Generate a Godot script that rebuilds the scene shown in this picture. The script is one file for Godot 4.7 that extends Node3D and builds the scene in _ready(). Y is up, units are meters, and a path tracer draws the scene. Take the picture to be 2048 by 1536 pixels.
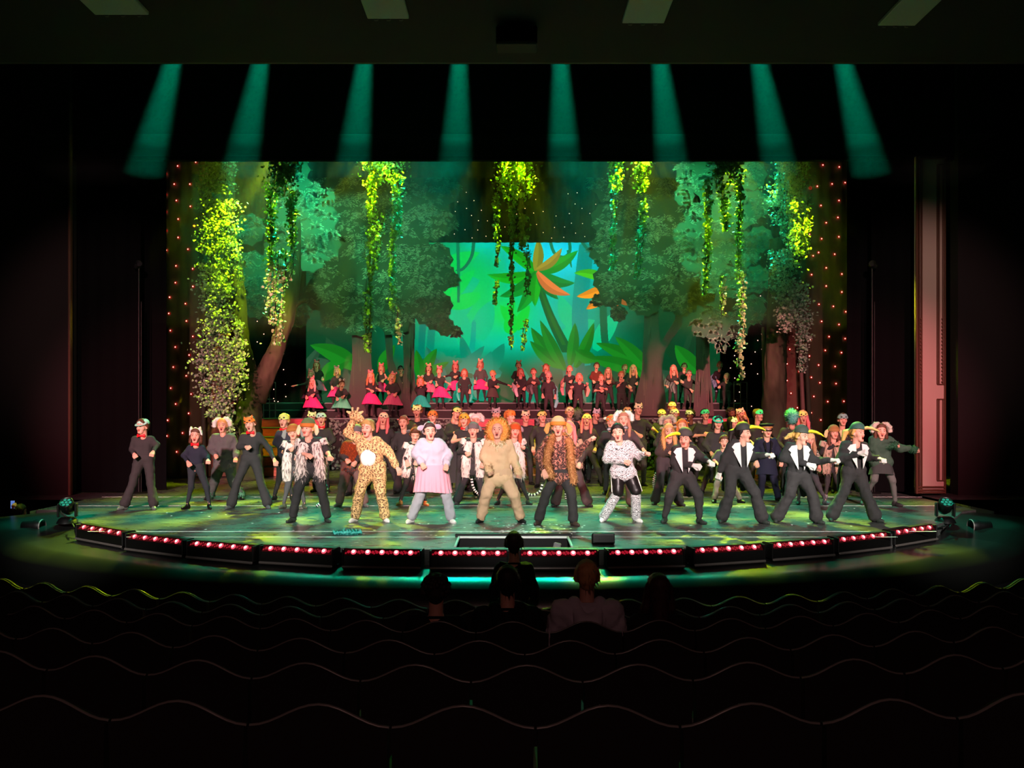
extends Node3D
# A children's musical on a theatre stage: jungle set, hanging ivy, a crowd of costumed performers, seen from the stalls.
# Stage floor is y = 0, the camera stands at the origin's plane looking along -z; "deep" below means metres upstage of the camera.

const F := 1650.0
const EYE := 1.76
const HORIZON := 818.0

var rng := RandomNumberGenerator.new()
var taken := {}
var M := {}
var noise := FastNoiseLite.new()

# ---------------------------------------------------------------- naming
func numbered(called: String) -> String:
	var n: int = taken.get(called, 0)
	taken[called] = n + 1
	return called if n == 0 else "%s_%03d" % [called, n]

func tag(o: Node, label: String, category := "", group := "", kind := "") -> Node:
	if label: o.set_meta("label", label)
	if category: o.set_meta("category", category)
	if group: o.set_meta("group", group)
	if kind: o.set_meta("kind", kind)
	return o

func thing(called: String, label: String, category: String, at := Vector3.ZERO, turn := 0.0, group := "") -> Node3D:
	var o := Node3D.new()
	o.name = numbered(called)
	add_child(o)
	o.position = at
	o.rotation.y = turn
	tag(o, label, category, group)
	return o

func put(called: String, mesh: Mesh, m: Material, parent: Node = null, at := Vector3.ZERO) -> MeshInstance3D:
	var o := MeshInstance3D.new()
	o.mesh = mesh
	o.material_override = m
	o.position = at
	if parent == null:
		o.name = numbered(called)
		add_child(o)
	else:
		o.name = called
		parent.add_child(o, true)
	return o

func struct(called: String, mesh: Mesh, m: Material, label := "") -> MeshInstance3D:
	var o := put(called, mesh, m)
	tag(o, label, "", "", "structure")
	return o

func spot_at(px: float, py: float, deep: float) -> Vector3:
	return Vector3((px - 1024.0) * deep / F, EYE - (py - HORIZON) * deep / F, -deep)

# ---------------------------------------------------------------- mesh builder
class Shape:
	var v := PackedVector3Array()
	var n := PackedVector3Array()
	var c := PackedColorArray()
	var u := PackedVector2Array()
	var i := PackedInt32Array()
	var tint := Color.WHITE

	func point(p: Vector3, q: Vector3, uv := Vector2.ZERO) -> int:
		v.append(p); n.append(q); c.append(tint); u.append(uv)
		return v.size() - 1

	func tri(a: int, b: int, d: int) -> void:
		i.append(a); i.append(b); i.append(d)

	# a, b, d, e counterclockwise as seen from the side that nn points to
	func quad(a: Vector3, b: Vector3, d: Vector3, e: Vector3) -> void:
		var nn := (b - a).cross(d - a).normalized()
		if nn == Vector3.ZERO: nn = (d - a).cross(e - a).normalized()
		var k := point(a, nn, Vector2(0, 1))
		point(b, nn, Vector2(1, 1)); point(d, nn, Vector2(1, 0)); point(e, nn, Vector2(0, 0))
		tri(k, k + 2, k + 1); tri(k, k + 3, k + 2)

	func face3(a: Vector3, b: Vector3, d: Vector3) -> void:
		var nn := (b - a).cross(d - a).normalized()
		var k := point(a, nn); point(b, nn); point(d, nn)
		tri(k, k + 2, k + 1)

	func box(at: Vector3, size: Vector3, turn := Basis.IDENTITY, bevel := 0.0) -> Shape:
		var h := size * 0.5
		var cs: Array[Vector3] = []
		if bevel <= 0.0:
			for k in 8:
				cs.append(at + turn * Vector3(h.x if k & 1 else -h.x, h.y if k & 2 else -h.y, h.z if k & 4 else -h.z))
			quad(cs[4], cs[5], cs[7], cs[6]); quad(cs[1], cs[0], cs[2], cs[3])
			quad(cs[5], cs[1], cs[3], cs[7]); quad(cs[0], cs[4], cs[6], cs[2])
			quad(cs[6], cs[7], cs[3], cs[2]); quad(cs[0], cs[1], cs[5], cs[4])
			return self
		var b := minf(bevel, minf(h.x, minf(h.y, h.z)) * 0.9)
		var P := func(sx: float, sy: float, sz: float, ax: int) -> Vector3:
			var p := Vector3(sx * (h.x - (0.0 if ax == 0 else b)), sy * (h.y - (0.0 if ax == 1 else b)), sz * (h.z - (0.0 if ax == 2 else b)))
			return at + turn * p
		for s in [-1.0, 1.0]:
			_q(P.call(s, -1, -1, 0), P.call(s, 1, -1, 0), P.call(s, 1, 1, 0), P.call(s, -1, 1, 0), at)
			_q(P.call(-1, s, -1, 1), P.call(1, s, -1, 1), P.call(1, s, 1, 1), P.call(-1, s, 1, 1), at)
			_q(P.call(-1, -1, s, 2), P.call(1, -1, s, 2), P.call(1, 1, s, 2), P.call(-1, 1, s, 2), at)
			for r in [-1.0, 1.0]:
				_q(P.call(s, r, -1, 0), P.call(s, r, 1, 0), P.call(s, r, 1, 1), P.call(s, r, -1, 1), at)
				_q(P.call(s, -1, r, 0), P.call(s, 1, r, 0), P.call(s, 1, r, 2), P.call(s, -1, r, 2), at)
				_q(P.call(-1, s, r, 1), P.call(1, s, r, 1), P.call(1, s, r, 2), P.call(-1, s, r, 2), at)
				for w in [-1.0, 1.0]:
					_t(P.call(s, r, w, 0), P.call(s, r, w, 1), P.call(s, r, w, 2), at)
		return self

	func _q(a: Vector3, b: Vector3, d: Vector3, e: Vector3, inside: Vector3) -> void:
		if (b - a).cross(d - a).dot(a + d - 2.0 * inside) >= 0.0: quad(a, b, d, e)
		else: quad(e, d, b, a)

	func _t(a: Vector3, b: Vector3, d: Vector3, inside: Vector3) -> void:
		if (b - a).cross(d - a).dot(a + d - 2.0 * inside) >= 0.0: face3(a, b, d)
		else: face3(d, b, a)

	# a tube along points with a radius at each; flat squashes it along the frame's second axis
	func tube(path: PackedVector3Array, radii: PackedFloat32Array, seg := 8, caps := true, flat := 1.0, ref := Vector3(0, 0, 1)) -> Shape:
		var m := path.size()
		var first := v.size()
		for k in m:
			var t := (path[mini(k + 1, m - 1)] - path[maxi(k - 1, 0)]).normalized()
			var x := t.cross(ref)
			if x.length() < 0.05: x = t.cross(Vector3(1, 0, 0.1))
			x = x.normalized()
			var y := t.cross(x).normalized()
			for j in seg + 1:
				var a := TAU * j / seg
				var o := x * cos(a) + y * sin(a) * flat
				point(path[k] + o * radii[k], (x * cos(a) * flat + y * sin(a)).normalized(), Vector2(float(j) / seg, float(k) / maxf(1.0, m - 1)))
		for k in m - 1:
			for j in seg:
				var a := first + k * (seg + 1) + j
				var b := a + seg + 1
				tri(a, b, a + 1); tri(a + 1, b, b + 1)
		if caps:
			for e in 2:
				var k := 0 if e == 0 else m - 1
				var t := (path[1] - path[0]).normalized() * -1.0 if e == 0 else (path[m - 1] - path[m - 2]).normalized()
				var mid := point(path[k] + t * radii[k] * 0.35, t)
				var base := first + k * (seg + 1)
				for j in seg:
					if e == 0: tri(mid, base + j, base + j + 1)
					else: tri(mid, base + j + 1, base + j)
		return self

	# profile of (radius, height) turned round y
	func lathe(profile: PackedVector2Array, seg := 16, at := Vector3.ZERO, turn := Basis.IDENTITY) -> Shape:
		var first := v.size()
		var m := profile.size()
		for k in m:
			var t := profile[mini(k + 1, m - 1)] - profile[maxi(k - 1, 0)]
			var nn := Vector2(t.y, -t.x).normalized()
			for j in seg + 1:
				var a := TAU * j / seg
				point(at + turn * Vector3(cos(a) * profile[k].x, profile[k].y, sin(a) * profile[k].x), turn * Vector3(cos(a) * nn.x, nn.y, sin(a) * nn.x).normalized(), Vector2(float(j) / seg, float(k) / (m - 1)))
		for k in m - 1:
			for j in seg:
				var a := first + k * (seg + 1) + j
				var b := a + seg + 1
				tri(a, a + 1, b); tri(a + 1, b + 1, b)
		return self

	func ball(at: Vector3, r: Vector3, seg := 10, rings := 6, turn := Basis.IDENTITY) -> Shape:
		var first := v.size()
		for k in rings + 1:
			var f := PI * k / rings
			for j in seg + 1:
				var a := TAU * j / seg
				var q := Vector3(sin(f) * cos(a), cos(f), sin(f) * sin(a))
				point(at + turn * (q * r), turn * (q / r).normalized(), Vector2(float(j) / seg, float(k) / rings))
		for k in rings:
			for j in seg:
				var a := first + k * (seg + 1) + j
				var b := a + seg + 1
				tri(a, b, a + 1); tri(a + 1, b, b + 1)
		return self

	# a flat outline (in turn's x, y) with thickness along turn's z, front at z = depth / 2
	func plate(outline: PackedVector2Array, depth: float, at := Vector3.ZERO, turn := Basis.IDENTITY) -> Shape:
		var p := outline
		var area := 0.0
		for k in p.size():
			area += p[k].cross(p[(k + 1) % p.size()])
		if area < 0.0:
			p = outline.duplicate(); p.reverse()
		var idx := Geometry2D.triangulate_polygon(p)
		for s in [1.0, -1.0]:
			var first := v.size()
			for q in p:
				point(at + turn * Vector3(q.x, q.y, s * depth * 0.5), turn * Vector3(0, 0, s), q)
			for k in range(0, idx.size(), 3):
				var cw := (p[idx[k + 1]] - p[idx[k]]).cross(p[idx[k + 2]] - p[idx[k]]) < 0.0
				if cw == (s > 0.0): tri(first + idx[k], first + idx[k + 1], first + idx[k + 2])
				else: tri(first + idx[k], first + idx[k + 2], first + idx[k + 1])
		for k in p.size():
			var a := p[k]
			var b := p[(k + 1) % p.size()]
			quad(at + turn * Vector3(a.x, a.y, -depth * 0.5), at + turn * Vector3(b.x, b.y, -depth * 0.5), at + turn * Vector3(b.x, b.y, depth * 0.5), at + turn * Vector3(a.x, a.y, depth * 0.5))
		return self

	func add(o: Shape, t := Transform3D.IDENTITY) -> Shape:
		var first := v.size()
		var nb := t.basis.inverse().transposed()
		for k in o.v.size():
			v.append(t * o.v[k]); n.append((nb * o.n[k]).normalized()); c.append(o.c[k] * tint); u.append(o.u[k])
		var mirrored := t.basis.determinant() < 0.0
		for k in range(0, o.i.size(), 3):
			i.append(first + o.i[k])
			i.append(first + o.i[k + (2 if mirrored else 1)])
			i.append(first + o.i[k + (1 if mirrored else 2)])
		return self

	# tufts of hair or fur standing on this surface: count strands, drooping
	func fur(count: int, long: float, wide: float, droop: float, ca: Color, cb: Color, r: RandomNumberGenerator) -> Shape:
		var tris := i.size() / 3
		if tris == 0: return self
		var sums := PackedFloat32Array()
		var total := 0.0
		for k in tris:
			total += (v[i[k * 3 + 1]] - v[i[k * 3]]).cross(v[i[k * 3 + 2]] - v[i[k * 3]]).length()
			sums.append(total)
		for q in count:
			var k := sums.bsearch(r.randf() * total)
			if k >= tris: k = tris - 1
			var a := r.randf()
			var b := r.randf()
			if a + b > 1.0:
				a = 1.0 - a; b = 1.0 - b
			var p := v[i[k * 3]] * (1.0 - a - b) + v[i[k * 3 + 1]] * a + v[i[k * 3 + 2]] * b
			var nn := n[i[k * 3]]
			var go := (nn + Vector3(r.randf_range(-0.5, 0.5), -droop + r.randf_range(-0.4, 0.4), r.randf_range(-0.4, 0.4))).normalized()
			var side := go.cross(nn)
			if side.length() < 0.1: side = go.cross(Vector3(0, 1, 0.2))
			side = side.normalized() * wide * r.randf_range(0.6, 1.2)
			var l := long * r.randf_range(0.6, 1.25)
			tint = ca.lerp(cb, r.randf())
			var up := side.cross(go)
			if up.dot(nn) < 0.0: side = -side
			var f := point(p - side, nn)
			point(p + side, nn)
			point(p + go * l, (nn + go * 0.3).normalized())
			tri(f, f + 2, f + 1)
		tint = Color.WHITE
		return self

	func mesh() -> ArrayMesh:
		var m := ArrayMesh.new()
		if v.is_empty(): return m
		var a := []
		a.resize(Mesh.ARRAY_MAX)
		a[Mesh.ARRAY_VERTEX] = v
		a[Mesh.ARRAY_NORMAL] = n
		a[Mesh.ARRAY_COLOR] = c
		a[Mesh.ARRAY_TEX_UV] = u
		a[Mesh.ARRAY_INDEX] = i
		m.add_surface_from_arrays(Mesh.PRIMITIVE_TRIANGLES, a)
		return m

func pv3(a: Array) -> PackedVector3Array:
	return PackedVector3Array(a)

func pf(a: Array) -> PackedFloat32Array:
	return PackedFloat32Array(a)

func pv2(a: Array) -> PackedVector2Array:
	return PackedVector2Array(a)

# ---------------------------------------------------------------- materials
func mat(col: Color, rough := 0.8, metal := 0.0, spec := 0.5) -> StandardMaterial3D:
	var key := [col, rough, metal, spec]
	if M.has(key): return M[key]
	var m := StandardMaterial3D.new()
	m.albedo_color = col
	m.roughness = rough
	m.metallic = metal
	m.metallic_specular = spec
	m.vertex_color_use_as_albedo = true
	m.cull_mode = BaseMaterial3D.CULL_DISABLED
	M[key] = m
	return m

func glow(col: Color, energy: float) -> StandardMaterial3D:
	var m := StandardMaterial3D.new()
	m.albedo_color = Color(0.02, 0.02, 0.02)
	m.emission_enabled = true
	m.emission = col
	m.emission_energy_multiplier = energy
	return m

func noise_texture(freq: float, ramp: Array, kind := FastNoiseLite.TYPE_SIMPLEX_SMOOTH, side := 512, seed_ := 1) -> NoiseTexture2D:
	var f := FastNoiseLite.new()
	f.noise_type = kind
	f.frequency = freq
	f.seed = seed_
	f.fractal_octaves = 4
	var t := NoiseTexture2D.new()
	t.width = side
	t.height = side
	t.seamless = true
	t.noise = f
	if ramp:
		var g := Gradient.new()
		g.offsets = PackedFloat32Array(ramp.map(func(r): return r[0]))
		g.colors = PackedColorArray(ramp.map(func(r): return r[1]))
		t.color_ramp = g
	return t

# ---------------------------------------------------------------- rounded flesh and cloth: tapered bones blended into one surface
# bones: eight numbers each (ax ay az bx by bz ra rb)
func flesh(bones: PackedFloat32Array, cell: float, k: float, wrinkle := 0.0) -> Shape:
	var s := Shape.new()
	var lo := Vector3(1e9, 1e9, 1e9)
	var hi := -lo
	var nb := bones.size() / 8
	for b in nb:
		var o := b * 8
		var r := maxf(bones[o + 6], bones[o + 7])
		var pa := Vector3(bones[o], bones[o + 1], bones[o + 2])
		var pb := Vector3(bones[o + 3], bones[o + 4], bones[o + 5])
		var rr := Vector3(r, r, r)
		lo = lo.min(pa - rr).min(pb - rr)
		hi = hi.max(pa + rr).max(pb + rr)
	var pad := cell * 2.0 + k * 0.3
	lo -= Vector3(pad, pad, pad)
	hi += Vector3(pad, pad, pad)
	var nx := int((hi.x - lo.x) / cell) + 2
	var ny := int((hi.y - lo.y) / cell) + 2
	var nz := int((hi.z - lo.z) / cell) + 2
	var f := PackedFloat32Array()
	f.resize(nx * ny * nz)
	f.fill(0.5)
	var nxy := nx * ny
	for b in nb:
		var o := b * 8
		var pa := Vector3(bones[o], bones[o + 1], bones[o + 2])
		var pb := Vector3(bones[o + 3], bones[o + 4], bones[o + 5])
		var ra := bones[o + 6]
		var dr := bones[o + 7] - ra
		var ba := pb - pa
		var inv := 1.0 / maxf(ba.length_squared(), 1e-9)
		var e := maxf(ra, ra + dr) + k + cell
		var x0 := maxi(0, int((minf(pa.x, pb.x) - e - lo.x) / cell))
		var x1 := mini(nx - 1, int((maxf(pa.x, pb.x) + e - lo.x) / cell) + 1)
		var y0 := maxi(0, int((minf(pa.y, pb.y) - e - lo.y) / cell))
		var y1 := mini(ny - 1, int((maxf(pa.y, pb.y) + e - lo.y) / cell) + 1)
		var z0 := maxi(0, int((minf(pa.z, pb.z) - e - lo.z) / cell))
		var z1 := mini(nz - 1, int((maxf(pa.z, pb.z) + e - lo.z) / cell) + 1)
		for z in range(z0, z1 + 1):
			for y in range(y0, y1 + 1):
				var at := z * nxy + y * nx
				var p := Vector3(lo.x + x0 * cell, lo.y + y * cell, lo.z + z * cell) - pa
				for x in range(x0, x1 + 1):
					var t := clampf(p.dot(ba) * inv, 0.0, 1.0)
					var d := (p - ba * t).length() - ra - dr * t
					p.x += cell
					var q := f[at + x]
					var h := k - absf(q - d)
					if h > 0.0:
						f[at + x] = minf(q, d) - h * h / k * 0.25
					elif d < q:
						f[at + x] = d
	# surface nets
	var vert := PackedInt32Array()
	vert.resize(nx * ny * nz)
	vert.fill(-1)
	var off := PackedInt32Array([0, 1, nx, nx + 1, nxy, nxy + 1, nxy + nx, nxy + nx + 1])
	var e0 := PackedInt32Array([0, 2, 4, 6, 0, 1, 4, 5, 0, 1, 2, 3])
	var e1 := PackedInt32Array([1, 3, 5, 7, 2, 3, 6, 7, 4, 5, 6, 7])
	var g := PackedFloat32Array()
	g.resize(8)
	for z in nz - 1:
		for y in ny - 1:
			var row := z * nxy + y * nx
			for x in nx - 1:
				var at := row + x
				var a0 := f[at]
				if a0 > cell * 1.8 or a0 < -cell * 1.8: continue
				var inside := 0
				for q in 8:
					var w := f[at + off[q]]
					g[q] = w
					if w < 0.0: inside += 1
				if inside == 0 or inside == 8: continue
				var sum := Vector3.ZERO
				var cnt := 0
				for q in 12:
					var u0 := g[e0[q]]
					var u1 := g[e1[q]]
					if (u0 < 0.0) != (u1 < 0.0):
						var t := u0 / (u0 - u1)
						var c0 := e0[q]
						var p := Vector3(c0 & 1, (c0 >> 1) & 1, c0 >> 2)
						if q < 4: p.x += t
						elif q < 8: p.y += t
						else: p.z += t
						sum += p
						cnt += 1
				sum /= cnt
				var nn := Vector3(g[1] + g[3] + g[5] + g[7] - g[0] - g[2] - g[4] - g[6], g[2] + g[3] + g[6] + g[7] - g[0] - g[1] - g[4] - g[5], g[4] + g[5] + g[6] + g[7] - g[0] - g[1] - g[2] - g[3]).normalized()
				var pos := lo + (sum + Vector3(x, y, z)) * cell
				if wrinkle > 0.0:
					pos += nn * wrinkle * (noise.get_noise_3d(pos.x * 150.0 + lo.x * 70.0, pos.y * 150.0 + pos.x * 60.0, pos.z * 150.0) + 0.5 * noise.get_noise_3d(pos.x * 330.0, pos.y * 190.0, pos.z * 330.0))
				vert[at] = s.v.size()
				s.v.append(pos)
				s.n.append(nn)
				s.c.append(Color.WHITE)
				s.u.append(Vector2.ZERO)
	for z in range(1, nz - 1):
		for y in range(1, ny - 1):
			var row := z * nxy + y * nx
			for x in range(1, nx - 1):
				var at := row + x
				if vert[at] < 0: continue
				var neg := f[at] < 0.0
				if neg != (f[at + 1] < 0.0):
					_four(s, vert[at], vert[at - nx], vert[at - nx - nxy], vert[at - nxy], neg)
				if neg != (f[at + nx] < 0.0):
					_four(s, vert[at], vert[at - nxy], vert[at - nxy - 1], vert[at - 1], neg)
				if neg != (f[at + nxy] < 0.0):
					_four(s, vert[at], vert[at - 1], vert[at - 1 - nx], vert[at - nx], neg)
	if wrinkle > 0.0:
		_renormal(s)
	return s

func _four(s: Shape, a: int, b: int, c: int, d: int, neg: bool) -> void:
	if a < 0 or b < 0 or c < 0 or d < 0: return
	if neg:
		s.i.append(a); s.i.append(c); s.i.append(b)
		s.i.append(a); s.i.append(d); s.i.append(c)
	else:
		s.i.append(a); s.i.append(b); s.i.append(c)
		s.i.append(a); s.i.append(c); s.i.append(d)

func _renormal(s: Shape) -> void:
	var acc := PackedVector3Array()
	acc.resize(s.v.size())
	for t in range(0, s.i.size(), 3):
		var a := s.i[t]
		var b := s.i[t + 1]
		var c := s.i[t + 2]
		var q := (s.v[c] - s.v[a]).cross(s.v[b] - s.v[a])
		acc[a] += q; acc[b] += q; acc[c] += q
	for k in acc.size():
		if acc[k].length_squared() > 1e-16: s.n[k] = acc[k].normalized()

func bone(l: PackedFloat32Array, a: Vector3, b: Vector3, ra: float, rb: float) -> void:
	l.append_array(PackedFloat32Array([a.x, a.y, a.z, b.x, b.y, b.z, ra, rb]))

# ---------------------------------------------------------------- templates: head, hands, shoe
var head_shapes: Array[Shape] = []
var hand_shapes: Array[Shape] = []
var shoe_shape: Shape

func make_templates() -> void:
	for open in 2:
		var l := PackedFloat32Array()
		bone(l, Vector3(0, 0.042, -0.022), Vector3(0, 0.04, 0.008), 0.086, 0.08)
		bone(l, Vector3(0, -0.01, 0.02), Vector3(0, -0.06, 0.035), 0.066, 0.05)
		bone(l, Vector3(-0.016, -0.085 - 0.012 * open, 0.062), Vector3(0.016, -0.085 - 0.012 * open, 0.062), 0.025, 0.025)
		bone(l, Vector3(-0.04, -0.025, 0.05), Vector3(0.04, -0.025, 0.05), 0.03, 0.03)
		bone(l, Vector3(-0.036, 0.036, 0.062), Vector3(0.036, 0.036, 0.062), 0.02, 0.02)
		bone(l, Vector3(0, 0.018, 0.084), Vector3(0, -0.02, 0.099), 0.009, 0.0125)
		bone(l, Vector3(-0.012, -0.026, 0.095), Vector3(0.012, -0.026, 0.095), 0.01, 0.01)
		for sd in [-1.0, 1.0]:
			bone(l, Vector3(0.082 * sd, 0.02, -0.012), Vector3(0.08 * sd, -0.022, -0.004), 0.017, 0.012)
		bone(l, Vector3(0, -0.05, -0.012), Vector3(0, -0.17, -0.022), 0.056, 0.056)
		var s := flesh(l, 0.0085, 0.022)
		for sd in [-1.0, 1.0]:
			s.tint = Color(0.85, 0.85, 0.85)
			s.ball(Vector3(0.033 * sd, 0.008, 0.079), Vector3(0.017, 0.009, 0.007), 8, 4)
			s.tint = Color(0.05, 0.04, 0.035)
			s.ball(Vector3(0.033 * sd, 0.008, 0.083), Vector3(0.009, 0.0085, 0.0055), 6, 4)
			s.tube(pv3([Vector3(0.015 * sd, 0.03, 0.088), Vector3(0.036 * sd, 0.037, 0.084), Vector3(0.057 * sd, 0.028, 0.072)]), pf([0.0045, 0.006, 0.0035]), 5)
		s.tint = Color(0.62, 0.24, 0.24)
		s.ball(Vector3(0, -0.053, 0.086), Vector3(0.026, 0.007, 0.008), 8, 4)
		s.ball(Vector3(0, -0.065 - 0.02 * open, 0.086 - 0.002 * open), Vector3(0.021, 0.0075, 0.009), 8, 4)
		if open:
			s.tint = Color(0.12, 0.02, 0.02)
			s.ball(Vector3(0, -0.069, 0.085), Vector3(0.019, 0.014, 0.008), 8, 5)
		s.tint = Color.WHITE
		head_shapes.append(s)
	# hands hang along -y from the wrist, palm towards -z, thumb on +x
	for kind in 3:
		var l := PackedFloat32Array()
		bone(l, Vector3(0, 0.03, 0), Vector3(0, -0.02, 0), 0.026, 0.027)
		for q in 4:
			var x := -0.03 + 0.02 * q
			var long: float = [0.8, 0.95, 1.0, 0.92][q]
			bone(l, Vector3(x * 0.5, -0.02, 0), Vector3(x, -0.085, 0), 0.017, 0.013)
			var a := Vector3(x, -0.085, 0)
			if kind == 0:    # fist
				bone(l, a, Vector3(x, -0.098, -0.032), 0.0125, 0.0115)
				bone(l, Vector3(x, -0.098, -0.032), Vector3(x, -0.062, -0.042), 0.0115, 0.01)
			elif kind == 1:  # loose, half curled
				var b := a + Vector3(x * 0.1, -0.034 * long, -0.016)
				bone(l, a, b, 0.0105, 0.0095)
				bone(l, b, b + Vector3(0, -0.022 * long, -0.028), 0.0095, 0.008)
			else:            # flat, fingers spread
				var b := a + Vector3(x * 0.55, -0.042 * long, -0.004)
				bone(l, a, b, 0.0105, 0.0095)
				bone(l, b, b + Vector3(x * 0.3, -0.036 * long, -0.012), 0.0095, 0.008)
		var th := Vector3(0.026, -0.03, -0.008)
		if kind == 0:
			bone(l, th, Vector3(0.036, -0.062, -0.03), 0.014, 0.012)
			bone(l, Vector3(0.036, -0.062, -0.03), Vector3(0.012, -0.08, -0.05), 0.012, 0.01)
		else:
			bone(l, th, Vector3(0.052, -0.062, -0.016), 0.013, 0.011)
			bone(l, Vector3(0.052, -0.062, -0.016), Vector3(0.056, -0.092, -0.028), 0.011, 0.009)
		hand_shapes.append(flesh(l, 0.0075, 0.006))
	# shoe: ankle joint at the origin, toe along +z, sole at y = -0.08
	var l := PackedFloat32Array()
	bone(l, Vector3(0, -0.01, -0.015), Vector3(0, -0.045, -0.03), 0.042, 0.034)
	bone(l, Vector3(0, -0.042, -0.035), Vector3(0, -0.05, 0.09), 0.036, 0.033)
	bone(l, Vector3(-0.008, -0.052, 0.06), Vector3(0.008, -0.056, 0.135), 0.034, 0.026)
	shoe_shape = flesh(l, 0.012, 0.03)
	for k in shoe_shape.v.size():
		if shoe_shape.v[k].y < -0.074:
			shoe_shape.v[k].y = -0.08
			shoe_shape.n[k] = Vector3(shoe_shape.n[k].x, -0.6, shoe_shape.n[k].z).normalized()

# ---------------------------------------------------------------- posing
# joints of one person in metres, in the person's own axes: x to the photograph's right, z towards the audience, feet at y = 0
const ORDER := ["head", "sl", "sr", "el", "er", "wl", "wr", "pelvis", "kl", "kr", "al", "ar"]
const DEPTH := {"head": 0.05, "el": 0.0, "er": 0.0, "wl": 0.19, "wr": 0.19, "kl": 0.07, "kr": 0.07}
# stances, in units of the height of the head's centre, for people seen only in part: half widths and heights
const STANCE := {
	"stand": [0.115, 0.855, 0.165, 0.70, 0.10, 0.62, 0.545, 0.075, 0.29, 0.085],
	"wide": [0.115, 0.85, 0.175, 0.70, 0.115, 0.60, 0.53, 0.14, 0.28, 0.21],
	"down": [0.115, 0.855, 0.16, 0.69, 0.15, 0.535, 0.545, 0.08, 0.29, 0.10],
	"clap": [0.115, 0.855, 0.165, 0.70, 0.03, 0.72, 0.545, 0.09, 0.29, 0.12],
	"sing": [0.115, 0.855, 0.17, 0.70, 0.19, 0.78, 0.545, 0.085, 0.29, 0.11],
}

func stance(kind: String, hx: float, hy: float, fy: float, sway: float) -> Array:
	var t: Array = STANCE[kind]
	var h := fy - hy
	var o := []
	var add := func(dx: float, y: float) -> void:
		o.append(hx + (dx + sway * (1.0 - y)) * h)
		o.append(fy - y * h)
	add.call(0.0, 1.0)
	for k in 3:
		var lift := sway * 0.5 * k
		add.call(-t[k * 2], t[k * 2 + 1] + lift); add.call(t[k * 2], t[k * 2 + 1] - lift)
	add.call(0.0, t[6])
	add.call(-t[7], t[8]); add.call(t[7], t[8])
	add.call(-t[9], 0.055); add.call(t[9], 0.055)
	return o

func rig_from(px: Array, fy: float, s: float, above: float, z := {}) -> Dictionary:
	var J := {}
	var x0: float = px[14]
	for k in 12:
		J[ORDER[k]] = Vector3((px[k * 2] - x0) / s, (fy - px[k * 2 + 1]) / s, z.get(ORDER[k], DEPTH.get(ORDER[k], 0.0)))
	# the pixels mark the outline of the shoulders; the joints lie a little lower and further in
	var half: Vector3 = (J.sr - J.sl) * 0.5
	J.sl += half * 0.13 - Vector3(0, 0.032, 0)
	J.sr -= half * 0.13 + Vector3(0, 0.032, 0)
	var deep := F / s
	for k in 2:
		var v: Vector3 = J[ORDER[10 + k]]
		if not z.has(ORDER[10 + k]):
			v.z = clampf((px[21 + k * 2] + 0.085 * s - fy) * deep * deep / (F * maxf(above, 0.8)), -0.25, 0.25) if above > 0.8 else 0.0
		v.y = maxf(0.085, v.y) if z.has("lift") else 0.085
		J[ORDER[10 + k]] = v
	return J

# ---------------------------------------------------------------- people
var people := 0
var hair_meshes := {}
var gear := {}
var pattern := {}

func cloth(col: Variant, rough := 0.85) -> Material:
	if col is String: return pattern[col]
	return mat(col, rough, 0.0, 0.35)

func lin(c: Color) -> Color:
	return c.srgb_to_linear()

func side_of(J: Dictionary) -> Vector3:
	return ((J.sr - J.sl) * Vector3(1, 1, 1)).normalized()

func torso(l: PackedFloat32Array, J: Dictionary, g: float, w: float, off: float, low := 0.0, tucked := false) -> void:
	var sl: Vector3 = J.sl
	var sr: Vector3 = J.sr
	var pel: Vector3 = J.pelvis
	var mid := (sl + sr) * 0.5
	var up := (mid - pel).normalized()
	var side := Vector3(1, 0, 0).lerp(side_of(J), 0.5).normalized()
	var o := off
	bone(l, sl + side * 0.035, sr - side * 0.035, 0.056 * g + o, 0.056 * g + o)
	bone(l, mid - up * 0.09 - side * 0.062 * w * g, pel + up * 0.10 - side * 0.052 * w * g, 0.096 * g * w + o, 0.084 * g * w + o)
	bone(l, mid - up * 0.09 + side * 0.062 * w * g, pel + up * 0.10 + side * 0.052 * w * g, 0.096 * g * w + o, 0.084 * g * w + o)
	if tucked:
		bone(l, pel + Vector3(-0.055 * g * w, 0.07, 0), pel + Vector3(0.055 * g * w, 0.07, 0), 0.088 * g * w + o * 0.5, 0.088 * g * w + o * 0.5)
	else:
		var b := o + (0.014 if low > 0.0 else 0.0)
		bone(l, pel - Vector3(0.068 * g * w, 0.01 + low, 0), pel + Vector3(0.068 * g * w, -0.01 - low, 0), 0.098 * g * w + b, 0.098 * g * w + b)

func arm(l: PackedFloat32Array, J: Dictionary, sd: String, g: float, ua: float, fa: float, reach := 1.0) -> void:
	var s: Vector3 = J["s" + sd]
	var e: Vector3 = J["e" + sd]
	var w: Vector3 = J["w" + sd]
	bone(l, s, s.lerp(e, minf(1.0, reach * 2.0)), 0.053 * g + ua, (0.042 if reach > 0.5 else 0.047) * g + ua)
	if reach > 0.5:
		bone(l, e, e.lerp(w, (reach - 0.5) * 2.0), 0.042 * g + ua, 0.031 * g + fa)

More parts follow.
